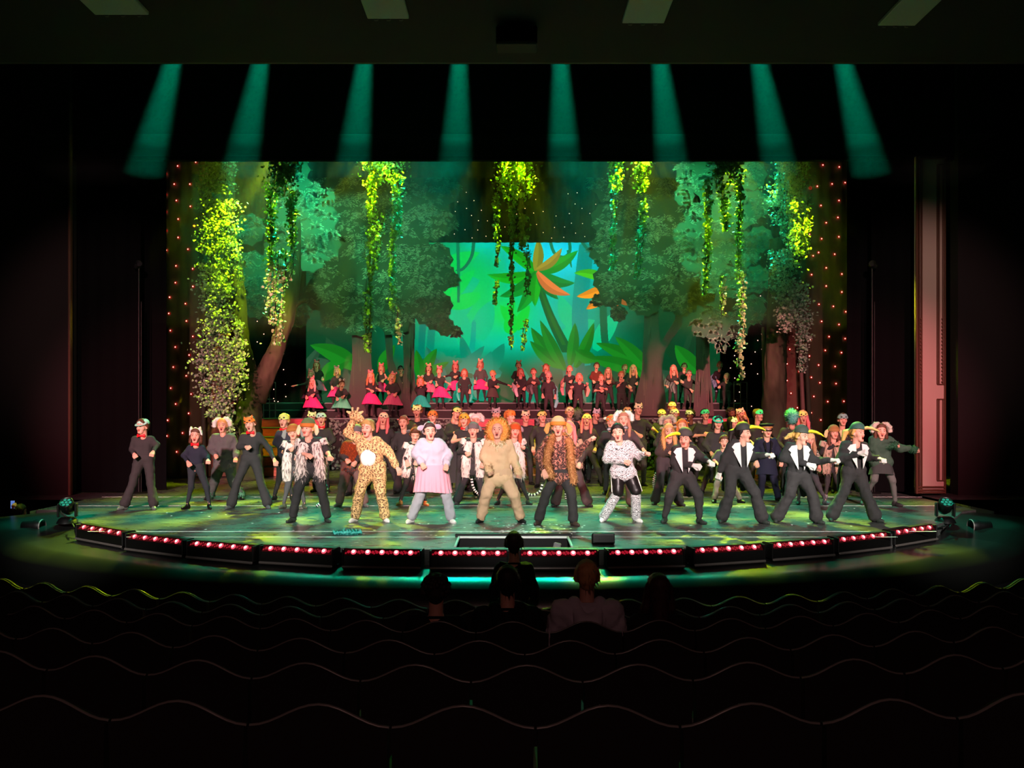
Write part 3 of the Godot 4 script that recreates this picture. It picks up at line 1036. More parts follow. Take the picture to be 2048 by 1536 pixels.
		"peaked":
			var h: Node = on.call("peaked_cap", Shape.new().lathe(pv2([Vector2(0.1, 0.05), Vector2(0.1, 0.085), Vector2(0.135, 0.11), Vector2(0.132, 0.125), Vector2(0.06, 0.14), Vector2(0.001, 0.142)]), 20).mesh(), cloth(Color(0.03, 0.035, 0.05)))
			put("cap_band", Shape.new().lathe(pv2([Vector2(0.101, 0.055), Vector2(0.104, 0.058), Vector2(0.104, 0.078), Vector2(0.101, 0.081)]), 20).mesh(), mat(Color(0.72, 0.5, 0.24), 0.5), h)
			var o := PackedVector2Array()
			for k in 9:
				var a := deg_to_rad(-60 + 120 * k / 8.0)
				o.append(Vector2(sin(a) * 0.1, cos(a) * 0.1))
			for k in 9:
				var a := deg_to_rad(60 - 120 * k / 8.0)
				o.append(Vector2(sin(a) * 0.1, cos(a) * 0.1 + 0.05 * cos(a)))
			put("peak", Shape.new().plate(o, 0.008, Vector3(0, 0.052, 0), Basis.from_euler(Vector3(PI * 0.5 + 0.35, 0, 0))).mesh(), mat(Color(0.02, 0.02, 0.022), 0.25), h)
		"mane":
			var l := PackedFloat32Array()
			for k in 14:
				var a0 := TAU * k / 14.0
				var a1 := TAU * (k + 1) / 14.0
				bone(l, Vector3(sin(a0) * 0.115, cos(a0) * 0.135 + 0.015, -0.04), Vector3(sin(a1) * 0.115, cos(a1) * 0.135 + 0.015, -0.04), 0.045, 0.045)
			bone(l, Vector3(0, 0.03, -0.07), Vector3(0, -0.03, -0.07), 0.1, 0.1)
			var s := flesh(l, 0.014, 0.03)
			for k in s.c.size(): s.c[k] = lin(q[1])
			s.fur(3200, 0.045, 0.005, 0.15, lin(q[1]), lin(q[2]), rng)
			on.call("mane", s.mesh(), cloth(Color.WHITE))
		"wig":
			var l := PackedFloat32Array()
			bone(l, Vector3(0, 0.06, -0.03), Vector3(0, 0.07, 0.02), 0.11, 0.1)
			bone(l, Vector3(0, 0.0, -0.06), Vector3(0, -0.03, -0.06), 0.09, 0.08)
			var s := flesh(l, 0.014, 0.03)
			for k in s.c.size(): s.c[k] = lin(q[1])
			s.fur(800, 0.05, 0.008, 0.0, lin(q[1]), lin(q[2]), rng)
			on.call("wig", s.mesh(), cloth(Color.WHITE))
		"pompom":   # a small party hat with pom-poms: colour
			var h: Node = on.call("hair_bow", Shape.new().ball(Vector3(0, 0.11, 0.03), Vector3(0.085, 0.045, 0.07), 12, 7).mesh(), cloth(q[1]))
			for o in [-1.0, 1.0]:
				put("pompom", Shape.new().ball(Vector3(o * 0.06 + (q[2] if q.size() > 2 else 0.0), 0.165, 0.02), Vector3(0.032, 0.032, 0.032), 8, 6).mesh(), cloth(q[1]), h)
		"frogeyes":
			var h: Node = on.call("frog_headband", Shape.new().ball(Vector3(0, 0.1, 0.0), Vector3(0.09, 0.04, 0.08), 12, 7).mesh(), cloth(q[1]))
			for o in [-1.0, 1.0]:
				var e := put("frog_eye", Shape.new().ball(Vector3(o * 0.062, 0.145, 0.04), Vector3(0.036, 0.036, 0.03), 10, 7).mesh(), cloth(Color(0.9, 0.9, 0.86)), h)
				put("pupil", Shape.new().ball(Vector3(o * 0.062, 0.145, 0.066), Vector3(0.014, 0.016, 0.008), 8, 5).mesh(), cloth(Color(0.02, 0.02, 0.02)), e)
		"giraffehood":  # a giraffe's head worn on the raised hand
			var at: Vector3 = C.J[q[1]] + Vector3(0.02, 0.05, 0.0)
			var l := PackedFloat32Array()
			bone(l, at + Vector3(0.0, 0.03, -0.02), at + Vector3(0.09, -0.01, 0.07), 0.085, 0.062)
			bone(l, at + Vector3(0.09, -0.01, 0.07), at + Vector3(0.13, -0.03, 0.1), 0.05, 0.045)
			var h := put("giraffe_hood", flesh(l, 0.018, 0.03).mesh(), cloth("giraffe"), node)
			for o in [-1.0, 1.0]:
				put("horn", Shape.new().tube(pv3([at + Vector3(o * 0.035, 0.1, -0.02), at + Vector3(o * 0.045 + 0.01, 0.16, -0.02)]), pf([0.013, 0.02]), 7).mesh(), cloth(Color(0.75, 0.68, 0.5)), h)
				put("ear", Shape.new().tube(pv3([at + Vector3(o * 0.07, 0.07, -0.03), at + Vector3(o * 0.13, 0.1, -0.03)]), pf([0.03, 0.012]), 7, true, 0.5).mesh(), cloth(Color(0.8, 0.72, 0.5)), h)
		"phone":
			var wv: Vector3 = C.J[q[1]]
			var h := put("phone", Shape.new().box(wv + Vector3(0.0, 0.07, 0.02), Vector3(0.08, 0.15, 0.01), Basis.IDENTITY, 0.004).mesh(), mat(Color(0.02, 0.02, 0.02), 0.3), node)
			put("screen", Shape.new().box(wv + Vector3(0.0, 0.07, 0.027), Vector3(0.07, 0.135, 0.002)).mesh(), glow(Color(0.45, 0.6, 0.95), 0.6), h)
		"hoodback": # a hood lying on the shoulders behind
			var J: Dictionary = C.J
			var mid: Vector3 = (J.sl + J.sr) * 0.5
			var l := PackedFloat32Array()
			bone(l, mid + Vector3(-0.1, 0.06, -0.0), mid + Vector3(-0.05, -0.06, -0.12), 0.055, 0.05)
			bone(l, mid + Vector3(0.1, 0.06, -0.0), mid + Vector3(0.05, -0.06, -0.12), 0.055, 0.05)
			bone(l, mid + Vector3(-0.05, -0.06, -0.12), mid + Vector3(0.05, -0.06, -0.12), 0.05, 0.05)
			put("hood", flesh(l, 0.02, 0.05, 0.004).mesh(), cloth(q[1]), node)

# ---------------------------------------------------------------- the stage
func lip(x: float) -> float:      # how deep the curved front edge of the stage lies
	return 10.1 + 0.0291 * x * x + 0.000595 * x * x * x * x

func stage_floor() -> void:
	var s := Shape.new()
	var xs := PackedFloat32Array()
	var x := -8.3
	while x < 8.31:
		xs.append(x); x += 0.4
	for e in [-0.74, 0.78]:
		xs.append(e)
	xs.sort()
	var back := 29.6
	for k in xs.size() - 1:
		var a := xs[k]
		var b := xs[k + 1]
		var fa := minf(lip(a), 14.2) + 0.2
		var fb := minf(lip(b), 14.2) + 0.2
		var cuts := [[fa, fb], [16.0, 16.0], [back, back]]
		var hole := a > -0.75 and b < 0.79
		if hole:
			s.quad(Vector3(a, 0, -fa), Vector3(b, 0, -fb), Vector3(b, 0, -10.5), Vector3(a, 0, -10.5))
			cuts[0] = [11.3, 11.3]
		for q in 2:
			s.quad(Vector3(a, 0, -cuts[q][0]), Vector3(b, 0, -cuts[q][1]), Vector3(b, 0, -cuts[q + 1][1]), Vector3(a, 0, -cuts[q + 1][0]))
		s.quad(Vector3(a, -0.5, -fa), Vector3(b, -0.5, -fb), Vector3(b, 0, -fb), Vector3(a, 0, -fa))
	for e in [-1.0, 1.0]:
		var w := 3.2
		s.quad(Vector3(e * 8.3, 0, -16.0), Vector3(e * (8.3 + w), 0, -16.0), Vector3(e * (8.3 + w), 0, -back), Vector3(e * 8.3, 0, -back))
		s.quad(Vector3(e * 8.3, -1.6, -14.2), Vector3(e * 8.3, -1.6, -16.0), Vector3(e * 8.3, 0, -16.0), Vector3(e * 8.3, 0, -14.2))
	# (the well has a dark lining of its own)
	var deck := StandardMaterial3D.new()
	deck.albedo_color = Color(1, 1, 1)
	deck.albedo_texture = noise_texture(0.012, [[0.0, Color(0.28, 0.285, 0.28)], [0.5, Color(0.3, 0.305, 0.295)], [0.62, Color(0.32, 0.32, 0.31)], [1.0, Color(0.36, 0.355, 0.345)]], FastNoiseLite.TYPE_SIMPLEX_SMOOTH, 1024, 3)
	deck.uv1_triplanar = true
	deck.uv1_world_triplanar = true
	deck.uv1_scale = Vector3(0.14, 0.5, 0.4)
	deck.roughness_texture = noise_texture(0.02, [[0.0, Color(0.26, 0.26, 0.26)], [1.0, Color(0.44, 0.44, 0.44)]], FastNoiseLite.TYPE_SIMPLEX_SMOOTH, 512, 9)
	deck.roughness = 0.85
	deck.metallic_specular = 0.55
	var f := struct("floor", s.mesh(), deck, "glossy dark scuffed stage floor")
	# metal strips let into the floor right across
	var strip := mat(Color(0.85, 0.87, 0.85), 0.4, 0.0)
	for d in [[11.86, 6.1, 0.014], [11.34, 5.3, 0.009], [16.5, 8.2, 0.012], [15.0, 8.0, 0.006]]:
		put("floor_strip", Shape.new().box(Vector3(0, 0.001, -d[0]), Vector3(d[1] * 2.0, 0.004, d[2] * 1.6)).mesh(), strip, f)
	for k in 9:
		var bx := -6.0 + 1.5 * k
		put("board_joint", Shape.new().box(Vector3(bx, 0.0006, -14.0), Vector3(0.006, 0.002, 4.2)).mesh(), mat(Color(0.3, 0.31, 0.3), 0.5), f)
	var wl := Shape.new()
	# the well of the trap
	var h0 := -0.74
	var h1 := 0.78
	wl.quad(Vector3(h0, -1.3, -11.3), Vector3(h1, -1.3, -11.3), Vector3(h1, 0, -11.3), Vector3(h0, 0, -11.3))
	wl.quad(Vector3(h0, -1.3, -10.5), Vector3(h0, -1.3, -11.3), Vector3(h0, 0, -11.3), Vector3(h0, 0, -10.5))
	wl.quad(Vector3(h1, -1.3, -11.3), Vector3(h1, -1.3, -10.5), Vector3(h1, 0, -10.5), Vector3(h1, 0, -11.3))
	wl.quad(Vector3(h0, -1.3, -10.5), Vector3(h1, -1.3, -10.5), Vector3(h1, -1.3, -11.3), Vector3(h0, -1.3, -11.3))
	put("trap_well", wl.mesh(), mat(Color(0.05, 0.045, 0.045), 0.9), f)
	# frame of the trap
	var t := thing("stage_trap", "open rectangular trap with pale metal rim at the stage's front centre", "trap door", Vector3(0.02, 0, -10.9))
	var rim := mat(Color(0.9, 0.92, 0.9), 0.4, 0.0)
	for e in [-1.0, 1.0]:
		put("rim", Shape.new().box(Vector3(e * 0.745, 0.005, 0), Vector3(0.03, 0.03, 0.8), Basis.IDENTITY, 0.006).mesh(), rim, t)
	put("rim", Shape.new().box(Vector3(0, 0.005, -0.385), Vector3(1.49, 0.03, 0.03), Basis.IDENTITY, 0.006).mesh(), rim, t)
	put("kerb", Shape.new().box(Vector3(0, 0.02, -0.44), Vector3(1.6, 0.055, 0.05), Basis.IDENTITY, 0.008).mesh(), mat(Color(0.05, 0.05, 0.05), 0.5), t)
	for k in 4:
		put("stair_tread", Shape.new().box(Vector3(0, -0.22 * (k + 1), -0.3 + 0.16 * k), Vector3(1.3, 0.03, 0.18), Basis.IDENTITY, 0.004).mesh(), mat(Color(0.06, 0.055, 0.055), 0.8), t)
	put("wall_box", Shape.new().box(Vector3(0.58, -0.12, -0.2), Vector3(0.1, 0.16, 0.05), Basis.from_euler(Vector3(0, -0.3, -0.2)), 0.01).mesh(), mat(Color(0.5, 0.5, 0.5), 0.5), t)

	# rounded nosing that falls from the stage edge to the pit
	var nose := Shape.new()
	var rows := 13
	var nx := 48
	var acc := 0
	for k in nx + 1:
		var xx := lerpf(-7.9, 7.9, float(k) / nx)
		var e := 0.01
		var slope := (lip(xx + e) - lip(xx - e)) / (2.0 * e)
		var out := Vector3(-slope, 0, 1).normalized() if false else Vector3(slope, 0, 1).normalized()
		var wide := 0.72 + 0.5 * smoothstep(5.0, 7.8, absf(xx))
		for j in rows:
			# a gently sloping ledge, then the rounded edge
			var high := lerpf(-0.195, -0.03, smoothstep(6.45, 7.0, absf(xx)))
			var a := 0.05 + (PI * 0.5 - 0.05) * maxf(0.0, j - 3.0) / (rows - 4.0)
			var flat := wide * 0.62 * minf(j, 3.0) / 3.0
			var q := Vector2(flat, -flat * 0.05) if j < 4 else Vector2(wide * 0.62 + 0.42 * (sin(a) - 0.05), -wide * 0.62 * 0.05 - 0.42 * (1.0 - cos(a)))
			var p := Vector3(xx, high + q.y, -lip(xx) - 0.2) + out * (q.x + 0.14 * minf(j, 1.0))
			nose.point(p, (out * sin(a) + Vector3(0, cos(a), 0)).normalized(), Vector2(float(k) / nx, float(j) / rows))
	for k in nx:
		for j in rows - 1:
			var a := k * rows + j
			nose.tri(a, a + rows, a + 1)
			nose.tri(a + 1, a + rows, a + rows + 1)
	var nm := mat(Color(0.1, 0.105, 0.1), 0.3, 0.0, 0.6)
	var np := thing("stage_apron", "dark glossy rounded nosing along the curved stage front", "stage apron", Vector3.ZERO)
	put("nosing", nose.mesh(), nm, np)
	# upright face under the nosing down to the pit
	var face := Shape.new()
	for k in nx:
		var xa := lerpf(-7.9, 7.9, float(k) / nx)
		var xb := lerpf(-7.9, 7.9, float(k + 1) / nx)
		var pa := nose.v[k * rows + rows - 1]
		var pb := nose.v[(k + 1) * rows + rows - 1]
		face.quad(Vector3(pa.x, -1.7, pa.z), Vector3(pb.x, -1.7, pb.z), pb, pa)
	put("pit_face", face.mesh(), mat(Color(0.12, 0.12, 0.13), 0.6), np)

func platform() -> void:
	# choir platform and its tiers, upstage
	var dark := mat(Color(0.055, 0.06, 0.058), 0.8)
	var edge := mat(Color(0.34, 0.42, 0.4), 0.5)
	var t := thing("choir_platform", "long black choir platform of three tiers across the back of the stage", "platform", Vector3(0, 0, -24.6))
	var tiers := [[1.5, 23.8, 24.75], [1.74, 24.75, 25.55], [1.96, 25.55, 27.0]]
	for k in 3:
		var a: Array = tiers[k]
		var x0: float = (525.0 - 1024.0) * a[1] / F
		var x1: float = (1500.0 - 1024.0) * a[1] / F
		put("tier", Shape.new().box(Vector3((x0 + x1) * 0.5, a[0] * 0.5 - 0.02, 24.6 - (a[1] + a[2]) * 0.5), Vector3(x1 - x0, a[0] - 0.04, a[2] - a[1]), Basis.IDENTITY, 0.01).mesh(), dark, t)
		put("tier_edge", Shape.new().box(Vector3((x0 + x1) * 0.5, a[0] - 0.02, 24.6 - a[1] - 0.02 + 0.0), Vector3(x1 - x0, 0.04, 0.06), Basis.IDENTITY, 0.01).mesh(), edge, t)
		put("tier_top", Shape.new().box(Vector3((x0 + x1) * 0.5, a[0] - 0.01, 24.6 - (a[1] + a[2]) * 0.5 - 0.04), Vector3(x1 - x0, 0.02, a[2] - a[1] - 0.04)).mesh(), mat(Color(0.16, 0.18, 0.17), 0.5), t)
	# scrim panels of dark leaf netting on the platform's front
	var net := Shape.new()
	rng.seed = 61
	for span in [[640, 950], [1072, 1425], [1525, 1680]]:
		var x0: float = (span[0] - 1024.0) * 23.7 / F
		var x1: float = (span[1] - 1024.0) * 23.7 / F
		for k in int((x1 - x0) * 260):
			leaf(net, Vector3(rng.randf_range(x0, x1), rng.randf_range(0.05, 1.46), 24.6 - 23.72 + rng.randf_range(-0.03, 0.03)), Vector3(rng.randf_range(-0.5, 0.5), rng.randf_range(-0.4, 0.4), 1).normalized(), rng.randf() * TAU, rng.randf_range(0.03, 0.055), Color(0.04, 0.09, 0.06).lerp(Color(0.12, 0.2, 0.15), rng.randf()))
	tag(put("leaf_netting", net.mesh(), mat(Color.WHITE, 0.6), t), "", "", "", "stuff")
	# stairs of red and orange risers
	var labels := ["red and orange stairs at the left end of the choir platform", "red stairs at the centre of the choir platform behind the performers", "red stairs at the right end of the choir platform"]
	var spans := [[455, 640], [950, 1072], [1425, 1525]]
	for q in 3:
		var x0: float = (spans[q][0] - 1024.0) * 22.6 / F
		var x1: float = (spans[q][1] - 1024.0) * 22.6 / F
		var st := thing("stairs", labels[q], "stairs", Vector3((x0 + x1) * 0.5, 0, -23.67))
		for k in 6:
			var y := 1.5 - 0.25 * k
			var z := 0.0 + 0.35 * k
			var col := Color(0.62, 0.17, 0.17) if k < 2 else Color(0.72, 0.34, 0.2)
			var rm := wood_red if k < 2 else wood_orange
			put("riser", Shape.new().box(Vector3(0, y - 0.13, z + 0.32), Vector3(x1 - x0, 0.235, 0.03), Basis.IDENTITY, 0.004).mesh(), rm, st)
			put("tread", Shape.new().box(Vector3(0, y - 0.0125, z + 0.175), Vector3(x1 - x0 + 0.02, 0.025, 0.36), Basis.IDENTITY, 0.005).mesh(), mat(Color(0.3, 0.33, 0.3), 0.5), st)
			for e in [-1.0, 1.0]:
				put("side_panel", Shape.new().box(Vector3(e * ((x1 - x0) * 0.5 - 0.01), (y - 0.03) * 0.5, z + 0.165), Vector3(0.03, y - 0.03, 0.34)).mesh(), mat(Color(0.2, 0.2, 0.2), 0.7), st)
	# guard rails at both ends of the platform
	for e in [[527.0, 545.0, "thin steel guard rail beside the forked tree at the platform's left end"], [1468.0, 1500.0, "thin steel guard rail at the platform's right end behind the crowd"]]:
		var rr := thing("guard_rail", e[2], "railing", Vector3((e[0] - 1024.0) * 24.2 / F, 1.5, -24.2))
		var steel := mat(Color(0.45, 0.47, 0.45), 0.35, 0.7)
		var wide: float = (e[1] - e[0]) * 24.2 / F
		for k in 3:
			put("post", Shape.new().tube(pv3([Vector3(wide * k * 0.5, 0, -0.15 * k), Vector3(wide * k * 0.5, 1.05, -0.15 * k)]), pf([0.016, 0.016]), 7).mesh(), steel, rr)
		for y in [0.55, 1.05]:
			put("rail", Shape.new().tube(pv3([Vector3(0, y, 0), Vector3(wide, y, -0.3)]), pf([0.016, 0.016]), 7).mesh(), steel, rr)

var wood_red: StandardMaterial3D
var wood_orange: StandardMaterial3D

func leaf(s: Shape, at: Vector3, nn: Vector3, roll: float, r: float, col: Color) -> void:
	var x := nn.cross(Vector3.UP)
	if x.length() < 0.1: x = Vector3.RIGHT
	x = x.normalized().rotated(nn, roll)
	var y := nn.cross(x)
	s.tint = col
	var c := s.point(at + nn * r * 0.12, nn)
	var o: Array = [[0.0, 1.0], [0.62, 0.5], [0.9, -0.1], [0.45, -0.62], [0.0, -0.45], [-0.45, -0.62], [-0.9, -0.1], [-0.62, 0.5]]
	for p in o:
		s.point(at + (x * p[0] + y * p[1]) * r, (nn + (x * p[0] + y * p[1]) * 0.25).normalized())
	for k in 8:
		s.tri(c, c + 1 + k, c + 1 + (k + 1) % 8)
	s.tint = Color.WHITE

func surroundings() -> void:
	var black := mat(Color(0.04, 0.04, 0.043), 0.95, 0.0, 0.15)
	var wall := mat(Color(0.12, 0.1, 0.1), 0.85, 0.0, 0.3)
	# house
	struct("wall_left", Shape.new().box(Vector3(-12.2, 3.5, -1.0), Vector3(0.4, 12.0, 36.0)).mesh(), wall, "dark side wall of the auditorium")
	struct("wall_right", Shape.new().box(Vector3(12.2, 3.5, -1.0), Vector3(0.4, 12.0, 36.0)).mesh(), wall, "dark side wall of the auditorium")
	struct("wall_back", Shape.new().box(Vector3(0, 3.5, 16.8), Vector3(24.8, 12.0, 0.4)).mesh(), wall, "dark rear wall of the auditorium")
	struct("ceiling", Shape.new().box(Vector3(0, 7.05, 2.3), Vector3(24.4, 0.5, 28.6)).mesh(), mat(Color(0.1, 0.1, 0.105), 0.85), "dark auditorium ceiling")
	struct("trim_1", Shape.new().box(Vector3(0, 6.86, -12.02), Vector3(24.2, 0.12, 0.09), Basis.IDENTITY, 0.01).mesh(), mat(Color(0.16, 0.16, 0.16), 0.6), "edge of the ceiling in front of the stage")
	struct("wall_front", Shape.new().box(Vector3(0, 8.95, -17.05), Vector3(18.7, 4.12, 0.12)).mesh(), black, "black border above the stage opening")
	for e in [-1.0, 1.0]:
		struct("wall_proscenium", Shape.new().box(Vector3(e * 10.6 + (0.0 if e < 0 else 0.06), 4.5, -17.0), Vector3(3.1, 13.0, 0.3)).mesh(), wall, "dark proscenium wall beside the stage")
		struct("wall_stage", Shape.new().box(Vector3(e * 11.6, 5.0, -23.4), Vector3(0.3, 12.0, 12.6)).mesh(), black, "black side wall of the stage house")
	struct("wall_upstage", Shape.new().box(Vector3(0, 5.0, -29.8), Vector3(23.4, 12.0, 0.3)).mesh(), black, "black rear wall of the stage house")
	struct("ceiling_stage", Shape.new().box(Vector3(0, 11.1, -21.0), Vector3(24.8, 0.3, 18.0)).mesh(), black, "black roof of the stage house")
	struct("ceiling_pocket", Shape.new().box(Vector3(0, 9.1, -11.9), Vector3(24.4, 4.2, 0.1)).mesh(), black, "black lighting pocket above the ceiling edge")
	# raked auditorium floor and pit floor
	var fl := Shape.new()
	fl.quad(Vector3(-12, -1.02, -8.6), Vector3(12, -1.02, -8.6), Vector3(12, -1.02, -8.6), Vector3(-12, -1.02, -8.6)) if false else null
	fl.quad(Vector3(-12, 2.2, 16.6), Vector3(12, 2.2, 16.6), Vector3(12, -1.04, -8.6), Vector3(-12, -1.04, -8.6))
	fl.quad(Vector3(-12, -1.7, -8.6), Vector3(-12, -1.04, -8.6), Vector3(12, -1.04, -8.6), Vector3(12, -1.7, -8.6))
	fl.quad(Vector3(-12, -1.7, -8.6), Vector3(12, -1.7, -8.6), Vector3(12, -1.7, -16.9), Vector3(-12, -1.7, -16.9))
	struct("floor_auditorium", fl.mesh(), mat(Color(0.13, 0.1, 0.1), 0.95), "dark raked auditorium floor")
	# masking legs and the booms that stand by them
	for e in [-1.0, 1.0]:
		var px: Array = [[141.0, 281.0], [270.0, 333.0]] if e < 0 else [[1743.0, 1828.0], [1694.0, 1750.0]]
		for k in 2:
			var d: float = [17.35, 17.85][k]
			var x0: float = (px[k][0] - 1024.0) * d / F
			var x1: float = (px[k][1] - 1024.0) * d / F
			var where := "left" if e < 0 else "right"
			var o := put("masking_leg", curtain(x0, x1, 0.02, 10.5, -d, 0.012, 0.3), black)
			tag(o, "tall black masking curtain %s on the %s of the stage" % [["nearest the proscenium", "beside the starlit curtain"][k], where], "curtain")
		var bx: float = ((279.0 if e < 0 else 1743.0) - 1024.0) * 17.25 / F
		var b := thing("lighting_boom", "slim upright steel pole with small lamp by the %s curtains" % ("left" if e < 0 else "right"), "pole", Vector3(bx, 0, -17.22))
		var steel := mat(Color(0.08, 0.075, 0.07), 0.5, 0.3)
		put("pole", Shape.new().tube(pv3([Vector3(0, 0, 0), Vector3(0, 4.7, 0)]), pf([0.018, 0.018]), 8).mesh(), steel, b)
		put("pole", Shape.new().tube(pv3([Vector3(0.05, 0, 0), Vector3(0.05, 4.0, 0)]), pf([0.01, 0.01]), 8).mesh(), steel, b)
		put("base", Shape.new().lathe(pv2([Vector2(0.001, 0.03), Vector2(0.16, 0.03), Vector2(0.18, 0.0)]), 16).mesh(), steel, b)
		var h := put("lamp_head", Shape.new().lathe(pv2([Vector2(0.001, -0.09), Vector2(0.05, -0.08), Vector2(0.06, 0.06), Vector2(0.07, 0.09)]), 12, Vector3(-e * 0.0, 4.75, 0.06), Basis.from_euler(Vector3(1.2, -e * 0.7, 0))).mesh(), mat(Color(0.25, 0.25, 0.26), 0.4, 0.4), b)
		put("yoke", Shape.new().tube(pv3([Vector3(-0.09, 4.75, 0.03), Vector3(0, 4.68, 0), Vector3(0.09, 4.75, 0.03)]), pf([0.01, 0.01, 0.01]), 6).mesh(), steel, h)
	# narrow gilt edge on the left of the opening
	var ge := put("trim_2", Shape.new().box(Vector3((140.5 - 1024.0) * 16.8 / F, 4.0, -16.8), Vector3(0.05, 8.0, 0.1), Basis.IDENTITY, 0.01).mesh(), mat(Color(0.3, 0.2, 0.14), 0.5))
	tag(ge, "thin brown gilt edge of the stage opening", "", "", "structure")
	# framed panel on the right of the opening
	var pn := thing("proscenium_panel", "tall cream proscenium panel with brown gilt mouldings right of the stage", "wall panel", Vector3(8.48, 0.01, -16.75))
	var cream := mat(Color(0.66, 0.58, 0.52), 0.6)
	var gilt := mat(Color(0.34, 0.21, 0.14), 0.45, 0.15)
	put("panel_board", Shape.new().box(Vector3(0, 3.45, 0), Vector3(0.6, 6.84, 0.06), Basis.IDENTITY, 0.006).mesh(), cream, pn)
	for e in [[-0.285, 0.05], [-0.235, 0.02], [-0.19, 0.03], [0.285, 0.03]]:
		put("moulding", Shape.new().box(Vector3(e[0], 3.45, 0.05), Vector3(e[1], 6.84, 0.05), Basis.IDENTITY, 0.012).mesh(), gilt, pn)
	for y in [0.06, 0.11, 0.17, 6.82]:
		put("moulding", Shape.new().box(Vector3(0, y, 0.05), Vector3(0.58, 0.035, 0.05), Basis.IDENTITY, 0.01).mesh(), gilt, pn)
	for y in [[0.3, 1.95], [2.25, 6.7]]:
		for x in [0.13, 0.165, 0.245]:
			put("inner_moulding", Shape.new().box(Vector3(x, (y[0] + y[1]) * 0.5, 0.045), Vector3(0.018, y[1] - y[0], 0.04), Basis.IDENTITY, 0.006).mesh(), gilt, pn)
		for yy in y:
			put("inner_moulding", Shape.new().box(Vector3(0.2, yy, 0.045), Vector3(0.15, 0.02, 0.04), Basis.IDENTITY, 0.006).mesh(), gilt, pn)
	var bead := Shape.new().ball(Vector3.ZERO, Vector3(0.016, 0.022, 0.014), 8, 5).mesh()
	for k in 36:
		put("bead", bead, gilt, pn, Vector3(0.225 if k % 2 else -0.212, 2.3 + 0.075 * (k / 2), 0.06))
	# panels hung under the auditorium ceiling
	var gp := mat(Color(0.62, 0.68, 0.64), 0.6)
	var pl := [["leftmost pale panel under the ceiling at the picture's top edge", 190, 298, 20], ["second pale panel under the ceiling from the left", 735, 818, 28], ["third pale panel under the ceiling from the left", 1244, 1328, 37], ["rightmost pale panel under the ceiling at the picture's top edge", 1755, 1830, 42]]
	for p in pl:
		var d: float = F * 5.04 / (HORIZON - p[3])
		var x0: float = (p[1] - 1024.0) * d / F
		var x1: float = (p[2] - 1024.0) * d / F
		var o := thing("ceiling_panel", p[0], "ceiling panel", Vector3((x0 + x1) * 0.5, 6.76, -d + 0.9))
		put("panel", Shape.new().box(Vector3(0, 0, 0), Vector3(x1 - x0, 0.05, 1.8), Basis.IDENTITY, 0.008).mesh(), gp, o)
		for q in 3:
			put("clip", Shape.new().box(Vector3((q - 1) * (x1 - x0) * 0.3, -0.01, -0.92), Vector3(0.05, 0.05, 0.05), Basis.IDENTITY, 0.008).mesh(), mat(Color(0.2, 0.2, 0.2), 0.5), o)
		for q in [-1.0, 1.0]:
			put("hanger", Shape.new().tube(pv3([Vector3(q * (x1 - x0) * 0.4, 0.02, -0.6), Vector3(q * (x1 - x0) * 0.4, 0.06, -0.6)]), pf([0.01, 0.01]), 6).mesh(), mat(Color(0.2, 0.2, 0.2), 0.5), o)
	var cb := thing("loudspeaker", "small dark box under the middle of the ceiling edge", "loudspeaker", Vector3(0.06, 6.5, -10.9))
	put("cabinet", Shape.new().box(Vector3(0, 0.14, 0), Vector3(0.54, 0.24, 0.3), Basis.IDENTITY, 0.015).mesh(), mat(Color(0.1, 0.12, 0.115), 0.7), cb)
	put("grille", Shape.new().box(Vector3(0, 0.14, 0.155), Vector3(0.48, 0.19, 0.012), Basis.IDENTITY, 0.004).mesh(), mat(Color(0.06, 0.07, 0.07), 0.8), cb)
	put("bracket", Shape.new().box(Vector3(0, 0.28, 0), Vector3(0.3, 0.05, 0.06), Basis.IDENTITY, 0.006).mesh(), mat(Color(0.15, 0.15, 0.15), 0.6), cb)

func curtain(x0: float, x1: float, y0: float, y1: float, z: float, fold: float, each: float) -> Mesh:
	var s := Shape.new()
	var n := maxi(8, int((x1 - x0) / each * 8.0))
	for k in n + 1:
		var t := float(k) / n
		var x := lerpf(x0, x1, t)
		var a := (x - x0) / each * TAU
		var zz := z + fold * sin(a) + fold * 0.4 * sin(a * 0.37 + 1.0)
		var q := Vector3(-fold * cos(a) * TAU / each, 0, 1).normalized()
		s.point(Vector3(x, y0, zz), q, Vector2(t, 1)); s.point(Vector3(x, y1, zz), q, Vector2(t, 0))
	for k in n:
		var a := k * 2
		s.tri(a, a + 1, a + 2); s.tri(a + 1, a + 3, a + 2)
	for k in n + 1:
		var p := s.v[k * 2]
		s.point(p - Vector3(0, 0, 0.012), -s.n[k * 2]); s.point(s.v[k * 2 + 1] - Vector3(0, 0, 0.012), -s.n[k * 2])
	for k in n:
		var a := (n + 1) * 2 + k * 2
		s.tri(a, a + 2, a + 1); s.tri(a + 1, a + 2, a + 3)
	return s.mesh()

